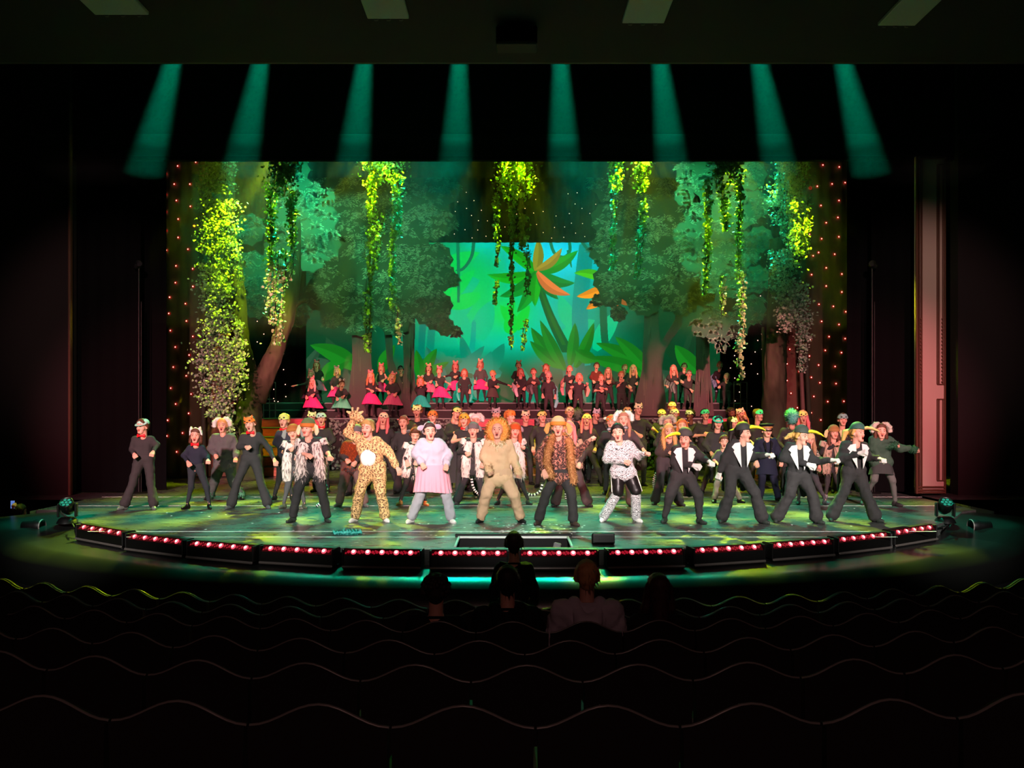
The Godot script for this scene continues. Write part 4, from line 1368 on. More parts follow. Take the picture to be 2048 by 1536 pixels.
# star cloths: dark curtains pricked with small lamps
func star_cloth(label: String, x0: float, x1: float, y0: float, y1: float, deep: float, stars: Array, size: float, red: bool, col: Color) -> void:
	var a := (x0 - 1024.0) * deep / F
	var b := (x1 - 1024.0) * deep / F
	var t := thing("star_cloth", label, "curtain", Vector3.ZERO)
	put("cloth", curtain(a, b, EYE - (y1 - HORIZON) * deep / F if y1 < 900 else 0.02, EYE - (y0 - HORIZON) * deep / F, -deep, 0.02, 0.3), mat(col, 0.85, 0.0, 0.3), t)
	if not gear.has("bulb"):
		gear.bulb = Shape.new().ball(Vector3.ZERO, Vector3.ONE, 5, 3).mesh()
		gear.collar = Shape.new().lathe(pv2([Vector2(2.2, -0.3), Vector2(0.6, 0.5)]), 7, Vector3.ZERO, Basis(Vector3.RIGHT, PI * 0.5)).mesh()  # flared ring added to imitate the red bloom round each star lamp
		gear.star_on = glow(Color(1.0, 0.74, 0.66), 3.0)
		gear.star_halo = glow(Color(0.8, 0.1, 0.07), 0.4)  # halo painted as a dim red glow, no part of the lamp
	for p in stars:
		var at := spot_at(p[0], p[1], deep) + Vector3(0, 0, 0.05)
		var o := put("led_lamp", gear.bulb, gear.star_on, t, at)
		o.scale = Vector3.ONE * size
		if red: put("led_halo", gear.collar, gear.star_halo, o)

# ---------------------------------------------------------------- the video wall: a painted jungle
func fill_poly(im: Image, p: PackedVector2Array, col: Color) -> void:
	var lo := 1e9
	var hi := -1e9
	for q in p:
		lo = minf(lo, q.y); hi = maxf(hi, q.y)
	var n := p.size()
	for y in range(maxi(0, int(lo)), mini(im.get_height() - 1, int(hi)) + 1):
		var xs := PackedFloat32Array()
		var yy := y + 0.5
		for k in n:
			var a := p[k]
			var b := p[(k + 1) % n]
			if (a.y <= yy) != (b.y <= yy):
				xs.append(a.x + (yy - a.y) / (b.y - a.y) * (b.x - a.x))
		xs.sort()
		for k in range(0, xs.size() - 1, 2):
			var x0 := maxi(0, int(round(xs[k])))
			var x1 := mini(im.get_width(), int(round(xs[k + 1])))
			if x1 > x0: im.fill_rect(Rect2i(x0, y, x1 - x0, 1), col)

var screen_o := Vector2(560, 470)
var screen_k := 1.6

func frond(im: Image, base: Vector2, tip: Vector2, wide: float, bend: float, col: Color, rib := true) -> void:
	var a := (base - screen_o) * screen_k
	var b := (tip - screen_o) * screen_k
	var side := (b - a).orthogonal().normalized()
	var mid := (a + b) * 0.5 + side * bend * screen_k
	var l := PackedVector2Array()
	var r := PackedVector2Array()
	for k in 13:
		var t := k / 12.0
		var p := a.lerp(mid, t).lerp(mid.lerp(b, t), t)
		var w := wide * screen_k * 0.5 * pow(sin(PI * (0.06 + 0.94 * t)), 0.75) * (1.0 - 0.25 * t)
		l.append(p + side * w)
		r.append(p - side * w)
	var dark := col.darkened(0.14)
	var o := l.duplicate()
	for k in 13: o.append(r[12 - k])
	fill_poly(im, o, col)
	if rib:
		var h := PackedVector2Array()
		for k in 13: h.append((l[k] + r[k]) * 0.5)
		for k in 13: h.append(r[12 - k])
		fill_poly(im, h, dark)

func stroke(im: Image, pts: Array, w0: float, w1: float, col: Color) -> void:
	var l := PackedVector2Array()
	var r := PackedVector2Array()
	var n := pts.size()
	for k in 17:
		var f := k / 16.0 * (n - 1)
		var i := mini(int(f), n - 2)
		var p: Vector2 = (pts[i] as Vector2).cubic_interpolate(pts[i + 1], pts[maxi(i - 1, 0)], pts[mini(i + 2, n - 1)], f - i)
		var f2 := minf(f + 0.02, n - 1.0)
		var i2 := mini(int(f2), n - 2)
		var p2: Vector2 = (pts[i2] as Vector2).cubic_interpolate(pts[i2 + 1], pts[maxi(i2 - 1, 0)], pts[mini(i2 + 2, n - 1)], f2 - i2)
		var d := (p2 - p)
		var s := (d.orthogonal().normalized() if d.length() > 1e-4 else Vector2.RIGHT) * lerpf(w0, w1, k / 16.0) * 0.5
		l.append((p + s - screen_o) * screen_k)
		r.append((p - s - screen_o) * screen_k)
	for k in 17: l.append(r[16 - k])
	fill_poly(im, l, col)

func video_wall() -> void:
	var small := Image.create(110, 44, false, Image.FORMAT_RGB8)
	for y in 44:
		for x in 110:
			var p := screen_o + Vector2(x * 8.0 + 4.0, y * 8.0 + 4.0)
			var c := Color(0.0, 0.42, 0.28)
			c = c.lerp(Color(0.0, 0.7, 0.58), exp(-pow((p.x - 1010) / 190, 2) - pow((p.y - 640) / 110, 2)))
			c = c.lerp(Color(0.0, 0.76, 0.86), 0.95 * exp(-pow((p.x - 1110) / 130, 2) - pow((p.y - 510) / 70, 2)))
			c = c.lerp(Color(0.0, 0.78, 0.85), 0.8 * exp(-pow((p.x - 960) / 40, 2) - pow((p.y - 490) / 26, 2)))
			c = c.lerp(Color(0.0, 0.68, 0.3), 0.8 * exp(-pow((p.x - 930) / 70, 2) - pow((p.y - 570) / 70, 2)))
			c = c.lerp(Color(0.0, 0.72, 0.3), 0.8 * exp(-pow((p.x - 925) / 95, 2) - pow((p.y - 575) / 80, 2)))
			c = c.lerp(Color(0.1, 0.78, 0.2), 0.7 * exp(-pow((p.x - 1020) / 40, 2) - pow((p.y - 630) / 32, 2)))
			c = c.lerp(Color(0.03, 0.22, 0.1), clampf((p.y - 690) / 90, 0, 0.85))
			c = c.lerp(Color(0.03, 0.2, 0.1), clampf((absf(p.x - 1020) - 170) / 130, 0, 0.9))
			small.set_pixel(x, y, c)
	small.resize(1408, 563, Image.INTERPOLATE_CUBIC)
	var im := small
	var V := func(x: float, y: float) -> Vector2: return Vector2(x, y)
	# far leaves
	var far := Color(0.0, 0.66, 0.44)
	for k in [[880, 600, 960, 560, 60, 12], [890, 640, 950, 600, 50, 10], [930, 700, 905, 600, 40, -10], [960, 680, 985, 600, 46, 8], [1120, 690, 1190, 640, 44, 8], [1150, 660, 1120, 590, 36, 6], [1190, 700, 1240, 620, 40, 6]]:
		frond(im, V.call(k[0], k[1]), V.call(k[2], k[3]), k[4], k[5], far, false)
	for k in [[870, 560, 960, 505, 40, 16], [960, 590, 880, 610, 34, 10], [920, 560, 860, 640, 36, -12], [900, 600, 950, 540, 30, 8]]:
		frond(im, V.call(k[0], k[1]), V.call(k[2], k[3]), k[4], k[5], Color(0.0, 0.72, 0.26), false)
	for k in [[1040, 655, 1000, 610, 26, 4], [1035, 660, 1060, 610, 24, 4], [1010, 640, 1030, 600, 20, 2], [1030, 665, 1010, 640, 30, 2]]:
		frond(im, V.call(k[0], k[1]), V.call(k[2], k[3]), k[4], k[5], Color(0.04, 0.72, 0.2), false)
	# misty stems on the left and right
	stroke(im, [V.call(1165, 740), V.call(1160, 620), V.call(1175, 480)], 34, 30, Color(0.0, 0.5, 0.44))
	stroke(im, [V.call(935, 745), V.call(945, 690), V.call(948, 640)], 14, 8, Color(0.0, 0.56, 0.46))
	stroke(im, [V.call(860, 700), V.call(865, 640), V.call(870, 600)], 16, 12, Color(0.0, 0.46, 0.36))
	stroke(im, [V.call(842, 720), V.call(846, 650), V.call(858, 620)], 12, 16, Color(0.0, 0.42, 0.34))
	# lianas
	stroke(im, [V.call(948, 470), V.call(944, 510), V.call(928, 536), V.call(912, 542)], 7, 5, Color(0.03, 0.36, 0.24))
	stroke(im, [V.call(915, 470), V.call(917, 540), V.call(917, 605)], 7, 5, Color(0.02, 0.4, 0.26))
	stroke(im, [V.call(1098, 470), V.call(1108, 505), V.call(1128, 514), V.call(1140, 500), V.call(1136, 470)], 6, 6, Color(0.02, 0.4, 0.28))
	stroke(im, [V.call(1160, 478), V.call(1180, 502), V.call(1210, 508)], 6, 6, Color(0.03, 0.36, 0.26))
	stroke(im, [V.call(1137, 500), V.call(1140, 520), V.call(1143, 535)], 8, 2, Color(0.02, 0.42, 0.26))
	# the palm
	stroke(im, [V.call(1073, 548), V.call(1088, 600), V.call(1108, 650), V.call(1136, 705)], 11, 22, Color(0.04, 0.3, 0.13))
	stroke(im, [V.call(1076, 560), V.call(1090, 602), V.call(1106, 642), V.call(1128, 690)], 3, 8, Color(0.1, 0.36, 0.12))
	for k in [
		[1072, 546, 1001, 492, 26, -10, Color(0.05, 0.6, 0.1)], [1072, 546, 974, 549, 26, 18, Color(0.06, 0.62, 0.1)], [1072, 546, 999, 593, 28, 20, Color(0.03, 0.5, 0.14)],
		[1072, 548, 1034, 625, 28, 12, Color(0.04, 0.54, 0.14)], [1074, 548, 1070, 613, 24, -4, Color(0.08, 0.6, 0.1)], [1076, 548, 1117, 599, 22, -8, Color(0.03, 0.44, 0.16)],
		[1074, 544, 1156, 501, 28, -14, Color(0.06, 0.56, 0.12)], [1076, 544, 1150, 566, 26, -18, Color(0.03, 0.46, 0.15)], [1072, 542, 1076, 478, 24, -6, Color(0.48, 0.5, 0.14)],
		[1073, 540, 1124, 496, 20, -14, Color(0.56, 0.5, 0.16)], [1074, 544, 1141, 590, 24, -20, Color(0.8, 0.42, 0.2)]]:
		frond(im, V.call(k[0], k[1]), V.call(k[2], k[3]), k[4], k[5], k[6])
	# the second palm, behind the right tree
	stroke(im, [V.call(1206, 600), V.call(1208, 660), V.call(1212, 700)], 15, 14, Color(0.03, 0.34, 0.2))
	for k in [[1215, 560, 1148, 546, 22, -10, Color(0.25, 0.7, 0.08)], [1215, 570, 1153, 593, 22, 10, Color(0.9, 0.55, 0.1)], [1215, 578, 1172, 619, 24, 8, Color(0.86, 0.5, 0.12)], [1225, 580, 1228, 625, 24, 4, Color(0.7, 0.33, 0.12)], [1225, 575, 1265, 612, 24, -8, Color(0.6, 0.34, 0.14)], [1225, 560, 1300, 560, 26, -8, Color(0.05, 0.5, 0.2)]]:
		frond(im, V.call(k[0], k[1]), V.call(k[2], k[3]), k[4], k[5], k[6])
	# undergrowth
	rng.seed = 12
	for k in 46:
		var x := rng.randf_range(570, 1430)
		var b := Vector2(x, rng.randf_range(740, 830))
		var a := rng.randf_range(-1.2, 1.2)
		var c := absf(x - 1000.0)
		var col := Color(0.0, 0.44, 0.33).lerp(Color(0.03, 0.2, 0.09), clampf((c - 60.0) / 200.0, 0, 1))
		frond(im, b, b + Vector2(sin(a), -cos(a)) * rng.randf_range(50, 110), rng.randf_range(24, 44), rng.randf_range(-14, 14), col.lightened(rng.randf_range(0, 0.12)), rng.randf() < 0.5)
	for k in [
		[1300, 745, 1192, 686, 34, -12], [1300, 752, 1171, 716, 34, -10], [1300, 745, 1230, 673, 32, -6], [1120, 730, 1062, 655, 30, 8], [1125, 735, 1060, 682, 28, 8], [1130, 740, 1080, 640, 26, 4], [1140, 730, 1150, 645, 26, -4],
		[1150, 735, 1188, 645, 26, -6], [1190, 720, 1150, 700, 30, 6], [1400, 745, 1350, 690, 40, 6],
		[846, 755, 874, 697, 26, 6], [846, 760, 898, 724, 22, 6], [840, 760, 832, 700, 24, -4], [720, 740, 620, 690, 40, -14], [640, 760, 700, 720, 34, 10], [760, 745, 790, 690, 30, 6]]:
		frond(im, V.call(k[0], k[1]), V.call(k[2], k[3]), k[4], k[5], Color(0.08, 0.44, 0.1))
	var m := StandardMaterial3D.new()
	m.albedo_color = Color(0.01, 0.01, 0.01)
	m.roughness = 0.6
	m.emission_enabled = true
	m.emission_operator = BaseMaterial3D.EMISSION_OP_MULTIPLY
	m.emission = Color.WHITE
	m.emission_energy_multiplier = 1.45
	m.emission_texture = ImageTexture.create_from_image(im)
	var d := 28.2
	var a := spot_at(560, 470 + 563 / 1.6, d)
	var b := spot_at(560 + 880, 470, d)
	var t := thing("led_screen", "wide LED screen at the back showing a painted jungle with a palm", "screen", Vector3((a.x + b.x) * 0.5, 0, -d))
	var s := Shape.new()
	s.quad(Vector3(a.x - (a.x + b.x) * 0.5, a.y, 0), Vector3(b.x - (a.x + b.x) * 0.5, a.y, 0), Vector3(b.x - (a.x + b.x) * 0.5, b.y, 0), Vector3(a.x - (a.x + b.x) * 0.5, b.y, 0))
	put("display", s.mesh(), m, t)
	put("screen_frame", Shape.new().box(Vector3(0, b.y * 0.5, -0.12), Vector3(b.x - a.x + 0.1, b.y + 0.1, 0.2)).mesh(), mat(Color(0.03, 0.03, 0.03), 0.6), t)

# ---------------------------------------------------------------- painted cut-out trees
func painted_tree(label: String, deep: float, blobs: Array, trunks: Array, ca: Color, cb: Color, each := 80) -> void:
	var t := thing("tree_cutout", label, "tree cutout", Vector3(0, 0, -deep))
	var k := deep / F
	var bark := Shape.new()
	for tr in trunks:
		var o := PackedVector2Array()
		for p in tr: o.append(Vector2((p[0] - 1024.0) * k, EYE - (p[1] - HORIZON) * k))
		var tb := Shape.new()
		tb.tint = Color(0.045, 0.043, 0.038)
		tb.plate(o, 0.02)
		var lo := o[0]
		var hi := o[0]
		for p in o:
			lo = lo.min(p); hi = hi.max(p)
		for q in 70:
			var p := Vector2(rng.randf_range(lo.x, hi.x), rng.randf_range(lo.y, hi.y))
			var e := p + Vector2(rng.randf_range(-0.03, 0.03), rng.randf_range(0.25, 0.7))
			if not (Geometry2D.is_point_in_polygon(p, o) and Geometry2D.is_point_in_polygon(e, o)): continue
			tb.tint = Color(0.025, 0.023, 0.02).lerp(Color(0.085, 0.075, 0.06), rng.randf())
			var w := rng.randf_range(0.008, 0.02)
			tb.quad(Vector3(p.x - w, p.y, 0.0115), Vector3(p.x + w, p.y, 0.0115), Vector3(e.x + w * 0.4, e.y, 0.0115), Vector3(e.x - w * 0.4, e.y, 0.0115))
		put("painted_trunk", tb.mesh(), mat(Color.WHITE, 0.85), t)
	var high := -1e9
	var xs := [1e9, -1e9]
	for b in blobs:
		high = maxf(high, EYE - (b[1] - HORIZON) * k)
		xs = [minf(xs[0], (b[0] - 1024.0) * k), maxf(xs[1], (b[0] - 1024.0) * k)]
	put("batten", Shape.new().tube(pv3([Vector3(xs[0] - 0.3, high + 0.25, -0.03), Vector3(xs[1] + 0.3, high + 0.25, -0.03)]), pf([0.03, 0.03]), 8).mesh(), mat(Color(0.08, 0.08, 0.08), 0.5), t)
	for x in xs:
		put("wire", Shape.new().tube(pv3([Vector3(x, high + 0.25, -0.03), Vector3(x, 10.945, -0.03)]), pf([0.008, 0.008]), 5).mesh(), mat(Color(0.08, 0.08, 0.08), 0.5), t)
	var s := Shape.new()
	var n := 0
	for b in blobs:
		var c := Vector3((b[0] - 1024.0) * k, EYE - (b[1] - HORIZON) * k, 0.02 + 0.004 * n)
		var r: float = b[2] * k
		n += 1
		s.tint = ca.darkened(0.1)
		var f := s.point(c, Vector3(0, 0, 1))
		for j in 19:
			var a := TAU * j / 18.0
			var rr := r * (0.86 if j % 2 else 1.0)
			s.point(c + Vector3(cos(a) * rr, sin(a) * rr, 0), Vector3(0, 0, 1))
		for j in 18: s.tri(f, f + 2 + j, f + 1 + j)
		# tufts: fans of painted leaves that droop from a few crowns
		var tufts := maxi(6, int(b[2] / 3.2))
		for q in tufts:
			var ta := rng.randf() * TAU
			var tr2 := r * sqrt(rng.randf()) * 0.8
			var tc := c + Vector3(cos(ta) * tr2, sin(ta) * tr2, 0)
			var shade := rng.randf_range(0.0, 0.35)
			for j in each:
				var a := rng.randf_range(-0.25, PI + 0.25)
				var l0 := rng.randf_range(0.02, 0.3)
				var dir := Vector3(cos(a), sin(a) * 0.75 - 0.15, 0)
				var p := tc + dir * r * 0.42 * l0 * 3.0 * rng.randf_range(0.5, 1.0)
				var go := (dir + Vector3(0, -0.55, 0)).normalized()
				var len := rng.randf_range(0.05, 0.11)
				var w := rng.randf_range(0.007, 0.014)
				var sd := Vector3(-go.y, go.x, 0) * w
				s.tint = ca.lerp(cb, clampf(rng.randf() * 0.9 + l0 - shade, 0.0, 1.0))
				var z := Vector3(0, 0, 0.0012 * (1.0 + q % 3))
				var f2 := s.point(p + z, Vector3(0, 0, 1))
				s.point(p + go * len * 0.45 + sd + z, Vector3(0, 0, 1))
				s.point(p + go * len + z, Vector3(0, 0, 1))
				s.point(p + go * len * 0.45 - sd + z, Vector3(0, 0, 1))
				s.tri(f2, f2 + 1, f2 + 2); s.tri(f2, f2 + 2, f2 + 3)
	s.tint = Color.WHITE
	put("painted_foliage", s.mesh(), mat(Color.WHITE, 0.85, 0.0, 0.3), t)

func bark_tube(path: Array, radii: Array, seg := 22) -> Shape:
	var s := Shape.new()
	var n := 40
	var p := PackedVector3Array()
	var r := PackedFloat32Array()
	for k in n:
		var t := k / (n - 1.0)
		p.append(_along(path, t))
		var f := t * (radii.size() - 1)
		var i := mini(int(f), radii.size() - 2)
		r.append(lerpf(radii[i], radii[i + 1], f - i))
	s.tube(p, r, seg)
	for k in n * (seg + 1):
		var j := k % (seg + 1)
		var row := k / (seg + 1)
		var a := TAU * (j % seg) / seg
		var d := noise.get_noise_3d(cos(a) * 90.0, sin(a) * 90.0, row * 3.0) * 0.16 + noise.get_noise_3d(cos(a) * 260.0, sin(a) * 260.0, row * 8.0) * 0.1
		s.v[k] += s.n[k] * d * r[row]
		var tone := clampf(0.72 + 0.5 * noise.get_noise_3d(cos(a) * 140.0 + 500.0, sin(a) * 140.0, row * 6.0 + 300.0), 0.4, 1.0)
		s.c[k] = Color(tone, tone, tone)
	_renormal(s)
	return s

func trees() -> void:
	rng.seed = 33
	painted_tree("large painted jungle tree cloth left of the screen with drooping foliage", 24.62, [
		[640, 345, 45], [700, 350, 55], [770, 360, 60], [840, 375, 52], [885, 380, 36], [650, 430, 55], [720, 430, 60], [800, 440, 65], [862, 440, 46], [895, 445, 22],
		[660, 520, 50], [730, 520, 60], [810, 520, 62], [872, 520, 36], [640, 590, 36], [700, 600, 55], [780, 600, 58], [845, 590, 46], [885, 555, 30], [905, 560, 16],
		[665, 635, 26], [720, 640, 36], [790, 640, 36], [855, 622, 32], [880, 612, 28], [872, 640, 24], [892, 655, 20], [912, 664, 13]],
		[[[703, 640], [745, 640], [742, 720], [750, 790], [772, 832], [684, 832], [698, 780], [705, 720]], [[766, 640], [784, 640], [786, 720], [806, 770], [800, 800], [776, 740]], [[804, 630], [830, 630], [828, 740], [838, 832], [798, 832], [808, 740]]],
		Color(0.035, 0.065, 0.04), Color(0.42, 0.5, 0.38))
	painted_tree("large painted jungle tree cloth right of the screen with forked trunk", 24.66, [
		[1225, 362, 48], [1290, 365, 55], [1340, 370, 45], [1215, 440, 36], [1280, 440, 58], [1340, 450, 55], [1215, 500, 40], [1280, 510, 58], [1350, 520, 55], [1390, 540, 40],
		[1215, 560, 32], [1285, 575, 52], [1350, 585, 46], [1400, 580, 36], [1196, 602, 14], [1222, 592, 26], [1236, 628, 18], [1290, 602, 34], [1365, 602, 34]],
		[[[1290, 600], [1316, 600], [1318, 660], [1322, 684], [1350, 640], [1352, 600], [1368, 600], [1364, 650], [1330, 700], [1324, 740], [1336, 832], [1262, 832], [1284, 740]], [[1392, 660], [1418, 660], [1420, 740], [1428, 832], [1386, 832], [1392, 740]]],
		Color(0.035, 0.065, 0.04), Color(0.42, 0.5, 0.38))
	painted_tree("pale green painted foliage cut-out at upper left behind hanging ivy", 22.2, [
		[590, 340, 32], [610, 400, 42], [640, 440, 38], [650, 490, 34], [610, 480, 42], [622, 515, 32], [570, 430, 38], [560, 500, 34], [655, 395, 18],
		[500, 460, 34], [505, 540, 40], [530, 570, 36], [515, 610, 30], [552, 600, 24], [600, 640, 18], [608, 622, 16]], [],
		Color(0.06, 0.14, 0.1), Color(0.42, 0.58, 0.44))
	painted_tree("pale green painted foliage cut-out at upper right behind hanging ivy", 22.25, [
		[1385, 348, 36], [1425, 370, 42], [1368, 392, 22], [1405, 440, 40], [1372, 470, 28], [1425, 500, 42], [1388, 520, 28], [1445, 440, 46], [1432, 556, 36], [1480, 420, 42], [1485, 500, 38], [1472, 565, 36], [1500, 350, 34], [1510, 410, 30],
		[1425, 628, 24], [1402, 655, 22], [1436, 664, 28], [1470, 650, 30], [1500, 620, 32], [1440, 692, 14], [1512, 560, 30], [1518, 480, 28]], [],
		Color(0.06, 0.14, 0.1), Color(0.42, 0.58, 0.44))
	# modelled trunks
	var bark := mat(Color(0.3, 0.32, 0.24), 0.85, 0.0, 0.3)
	var d := 20.6
	var P := func(x: float, y: float, z := 0.0) -> Vector3: return spot_at(x, y, d) + Vector3(0, 0, d + z)
	var t := thing("forked_tree", "thick forked tree trunk with rough bark at stage left of the stairs", "tree trunk", Vector3(0, 0, -d))
	put("trunk", bark_tube([Vector3(P.call(492, 958).x, 0, 0), P.call(494, 880), P.call(498, 800), P.call(512, 745)], [0.44, 0.36, 0.33, 0.27]).mesh(), bark, t)
	put("limb", bark_tube([P.call(510, 800), P.call(530, 750), P.call(556, 690), P.call(577, 620), P.call(590, 540), P.call(592, 440)], [0.28, 0.25, 0.2, 0.19, 0.15, 0.1]).mesh(), bark, t)
	put("limb", bark_tube([P.call(500, 790), P.call(492, 740), P.call(484, 680), P.call(480, 600), P.call(470, 480)], [0.3, 0.26, 0.18, 0.15, 0.1]).mesh(), bark, t)
	put("branch", bark_tube([P.call(574, 640), P.call(590, 612), P.call(612, 598)], [0.1, 0.07, 0.03]).mesh(), bark, t)
	t = thing("straight_tree", "tall straight tree trunk with ridged bark on the right of the stage", "tree trunk", Vector3(0, 0, -d))
	put("trunk", bark_tube([Vector3(P.call(1546, 958).x, 0, 0), P.call(1547, 850), P.call(1550, 740), P.call(1554, 640), P.call(1556, 480)], [0.34, 0.3, 0.27, 0.24, 0.2], 26).mesh(), bark, t)
	for p in [[1526, 655, 1534, 800, "pale slanting pole just left of the straight trunk"], [1600, 690, 1612, 830, "pale slanting pole just right of the straight trunk"], [1612, 690, 1624, 835, "thin pale upright pole under the right ivy"], [404, 640, 408, 900, "thin pale upright pole behind the left ivy"]]:
		var o := thing("pole", p[4], "pole", Vector3(0, 0, -21.0))
		var a := spot_at(p[0], p[1], 21.0) + Vector3(0, 0, 21.0)
		var b := spot_at(p[2], 962, 21.0) + Vector3(0, 0, 21.0)
		put("tube", Shape.new().tube(pv3([Vector3(b.x, 0, 0), a]), pf([0.07, 0.045]), 8).mesh(), mat(Color(0.42, 0.33, 0.3), 0.7), o)
		put("foot", Shape.new().lathe(pv2([Vector2(0.001, 0.05), Vector2(0.11, 0.05), Vector2(0.12, 0.0)]), 12, Vector3(b.x, 0, 0)).mesh(), mat(Color(0.1, 0.1, 0.1), 0.7), o)

# ---------------------------------------------------------------- hanging ivy
func vine(label: String, deep: float, runs: Array, ca: Color, cb: Color, thick := 1.0) -> void:
	# runs: x top, y top, x low, y low, half width top, half width low (pixels), density
	var k := deep / F
	var top := 1e9
	for r in runs: top = minf(top, r[1])
	var t := thing("hanging_ivy", label, "ivy", Vector3(0, 0, -deep), 0.0, "ivy garlands over the stage")
	var s := Shape.new()
	var lines := Shape.new()
	for r in runs:
		var h: float = (r[3] - r[1]) * k
		var area: float = (r[3] - r[1]) * (r[4] + r[5])
		var n := int(area / 5.4 * (r[6] if r.size() > 6 else 1.0))
		var strands: Array = []
		for q in maxi(2, int((r[4] + r[5]) / 11.0)): strands.append([rng.randf_range(-0.85, 0.85), rng.randf_range(0.5, 1.0) if q > 1 else 1.0, rng.randf() * 9.0])
		for st in strands:
			var pts := PackedVector3Array()
			var rr := PackedFloat32Array()
			for j in 9:
				var f: float = j / 8.0 * st[1]
				var x: float = lerpf(r[0], r[2], f) + st[0] * lerpf(r[4], r[5], f) + 2.0 * sin(f * 9.0 + st[2])
				pts.append(Vector3((x - 1024.0) * k, EYE - (lerpf(r[1], r[3], f) - HORIZON) * k, sin(f * 7.0 + st[2]) * 0.03))
				rr.append(0.007)
			lines.tube(pts, rr, 4)
		for q in n:
			var st: Array = strands[rng.randi() % strands.size()]
			var f := rng.randf()
			if f > st[1]: f *= st[1]
			var wide := lerpf(r[4], r[5], f)
			var clump := 0.55 + 0.45 * sin(f * 23.0 + st[2] * 3.0)
			var x: float = lerpf(r[0], r[2], f) + (st[0] * 0.8 + rng.randfn(0.0, 0.22 + 0.15 * clump)) * wide
			var at := Vector3((x - 1024.0) * k, EYE - (lerpf(r[1], r[3], f) - HORIZON) * k, rng.randfn(0.0, 0.11 * thick))
			if noise.get_noise_2d(x * 1.5 + deep * 31.0, lerpf(r[1], r[3], f) * 0.9) < (-0.26 if deep > 19.0 else -0.16): continue
			var nn := Vector3(rng.randf_range(-0.9, 0.9), rng.randf_range(-0.2, 0.9), rng.randf_range(0.2, 1.0)).normalized()
			leaf(s, at, nn, rng.randfn(0.0, 0.7) + PI, rng.randf_range(0.022, 0.044), ca.lerp(cb, rng.randf()))
	tag(put("foliage", s.mesh(), M.ivy, t), "", "", "", "stuff")
	put("stems", lines.mesh(), mat(Color(0.12, 0.1, 0.05), 0.8), t)

func vines() -> void:
	rng.seed = 71
	var iv := StandardMaterial3D.new()
	iv.vertex_color_use_as_albedo = true
	iv.roughness = 0.42
	iv.metallic_specular = 0.5
	iv.backlight_enabled = true
	iv.backlight = Color(0.28, 0.32, 0.22)
	iv.cull_mode = BaseMaterial3D.CULL_DISABLED
	M.ivy = iv
	var a := Color(0.06, 0.2, 0.05)
	var b := Color(0.26, 0.5, 0.2)
	vine("broad curtain of ivy at far left reaching almost to the crowd", 19.3, [[433, 288, 432, 420, 36, 40], [436, 400, 430, 540, 44, 42], [428, 530, 438, 640, 40, 34], [440, 620, 436, 690, 32, 44, 1.3], [436, 680, 436, 800, 46, 42, 1.5], [430, 790, 432, 835, 32, 16], [470, 480, 478, 560, 10, 8], [446, 800, 456, 870, 22, 14, 0.7], [474, 640, 480, 740, 12, 9, 1.2]], Color(0.13, 0.25, 0.14), Color(0.46, 0.58, 0.46))
	vine("dark ivy clump with two long strands second from the left", 17.45, [[562, 300, 560, 390, 40, 36, 1.3], [545, 380, 545, 560, 16, 13], [590, 380, 590, 500, 16, 10, 1.3], [541, 560, 545, 650, 13, 9, 0.8], [563, 500, 556, 690, 9, 8, 0.7], [578, 500, 575, 560, 14, 8, 0.5]], a, b)
	vine("bright ivy with two long thin strands left of centre", 18.9, [[766, 300, 762, 370, 42, 34, 1.3], [742, 350, 738, 560, 13, 10], [792, 350, 786, 470, 15, 13, 1.2], [786, 460, 784, 620, 11, 9, 1.2], [760, 430, 748, 540, 12, 8, 0.8], [737, 560, 735, 705, 8, 7], [790, 610, 797, 690, 8, 6]], a, b)
	vine("bright ivy of three strands in front of the screen's palm", 18.9, [[1025, 300, 1022, 400, 40, 38, 1.4], [994, 390, 994, 480, 14, 10], [1022, 400, 1022, 560, 12, 7, 1.3], [1054, 430, 1054, 500, 16, 13, 1.3], [1056, 500, 1054, 590, 8, 8, 0.9], [996, 480, 990, 530, 7, 6], [990, 560, 988, 610, 8, 6], [1022, 560, 1018, 700, 6, 7, 1.2], [1054, 640, 1046, 700, 6, 5]], a, b)
	vine("two slender ivy strands right of centre", 18.9, [[1238, 300, 1232, 385, 18, 13, 1.3], [1230, 400, 1226, 540, 7, 6, 1.2], [1282, 300, 1278, 385, 25, 12, 1.4], [1284, 400, 1280, 480, 10, 10, 1.3], [1280, 480, 1274, 555, 9, 7, 1.2]], a, b)
	vine("dark ivy clump with three strands second from the right", 17.45, [[1452, 300, 1452, 372, 36, 34, 1.4], [1420, 360, 1422, 500, 10, 10, 1.2], [1478, 360, 1478, 560, 9, 8, 1.2], [1452, 370, 1456, 460, 18, 8], [1422, 500, 1414, 590, 10, 8], [1446, 550, 1448, 630, 7, 5, 0.8], [1480, 550, 1480, 690, 9, 8], [1480, 680, 1488, 760, 11, 8, 0.6]], a, b)
	vine("broad curtain of ivy at far right in front of the straight trunk", 19.3, [[1580, 288, 1578, 390, 38, 34, 1.2], [1572, 370, 1574, 450, 36, 30, 1.2], [1585, 440, 1584, 520, 24, 26], [1560, 500, 1570, 580, 28, 32], [1580, 570, 1588, 640, 34, 32, 1.2], [1604, 630, 1602, 700, 20, 14, 1.2], [1570, 630, 1568, 665, 20, 12], [1612, 400, 1614, 510, 8, 6, 0.7], [1600, 690, 1600, 745, 14, 8]], Color(0.13, 0.25, 0.14), Color(0.46, 0.58, 0.46))

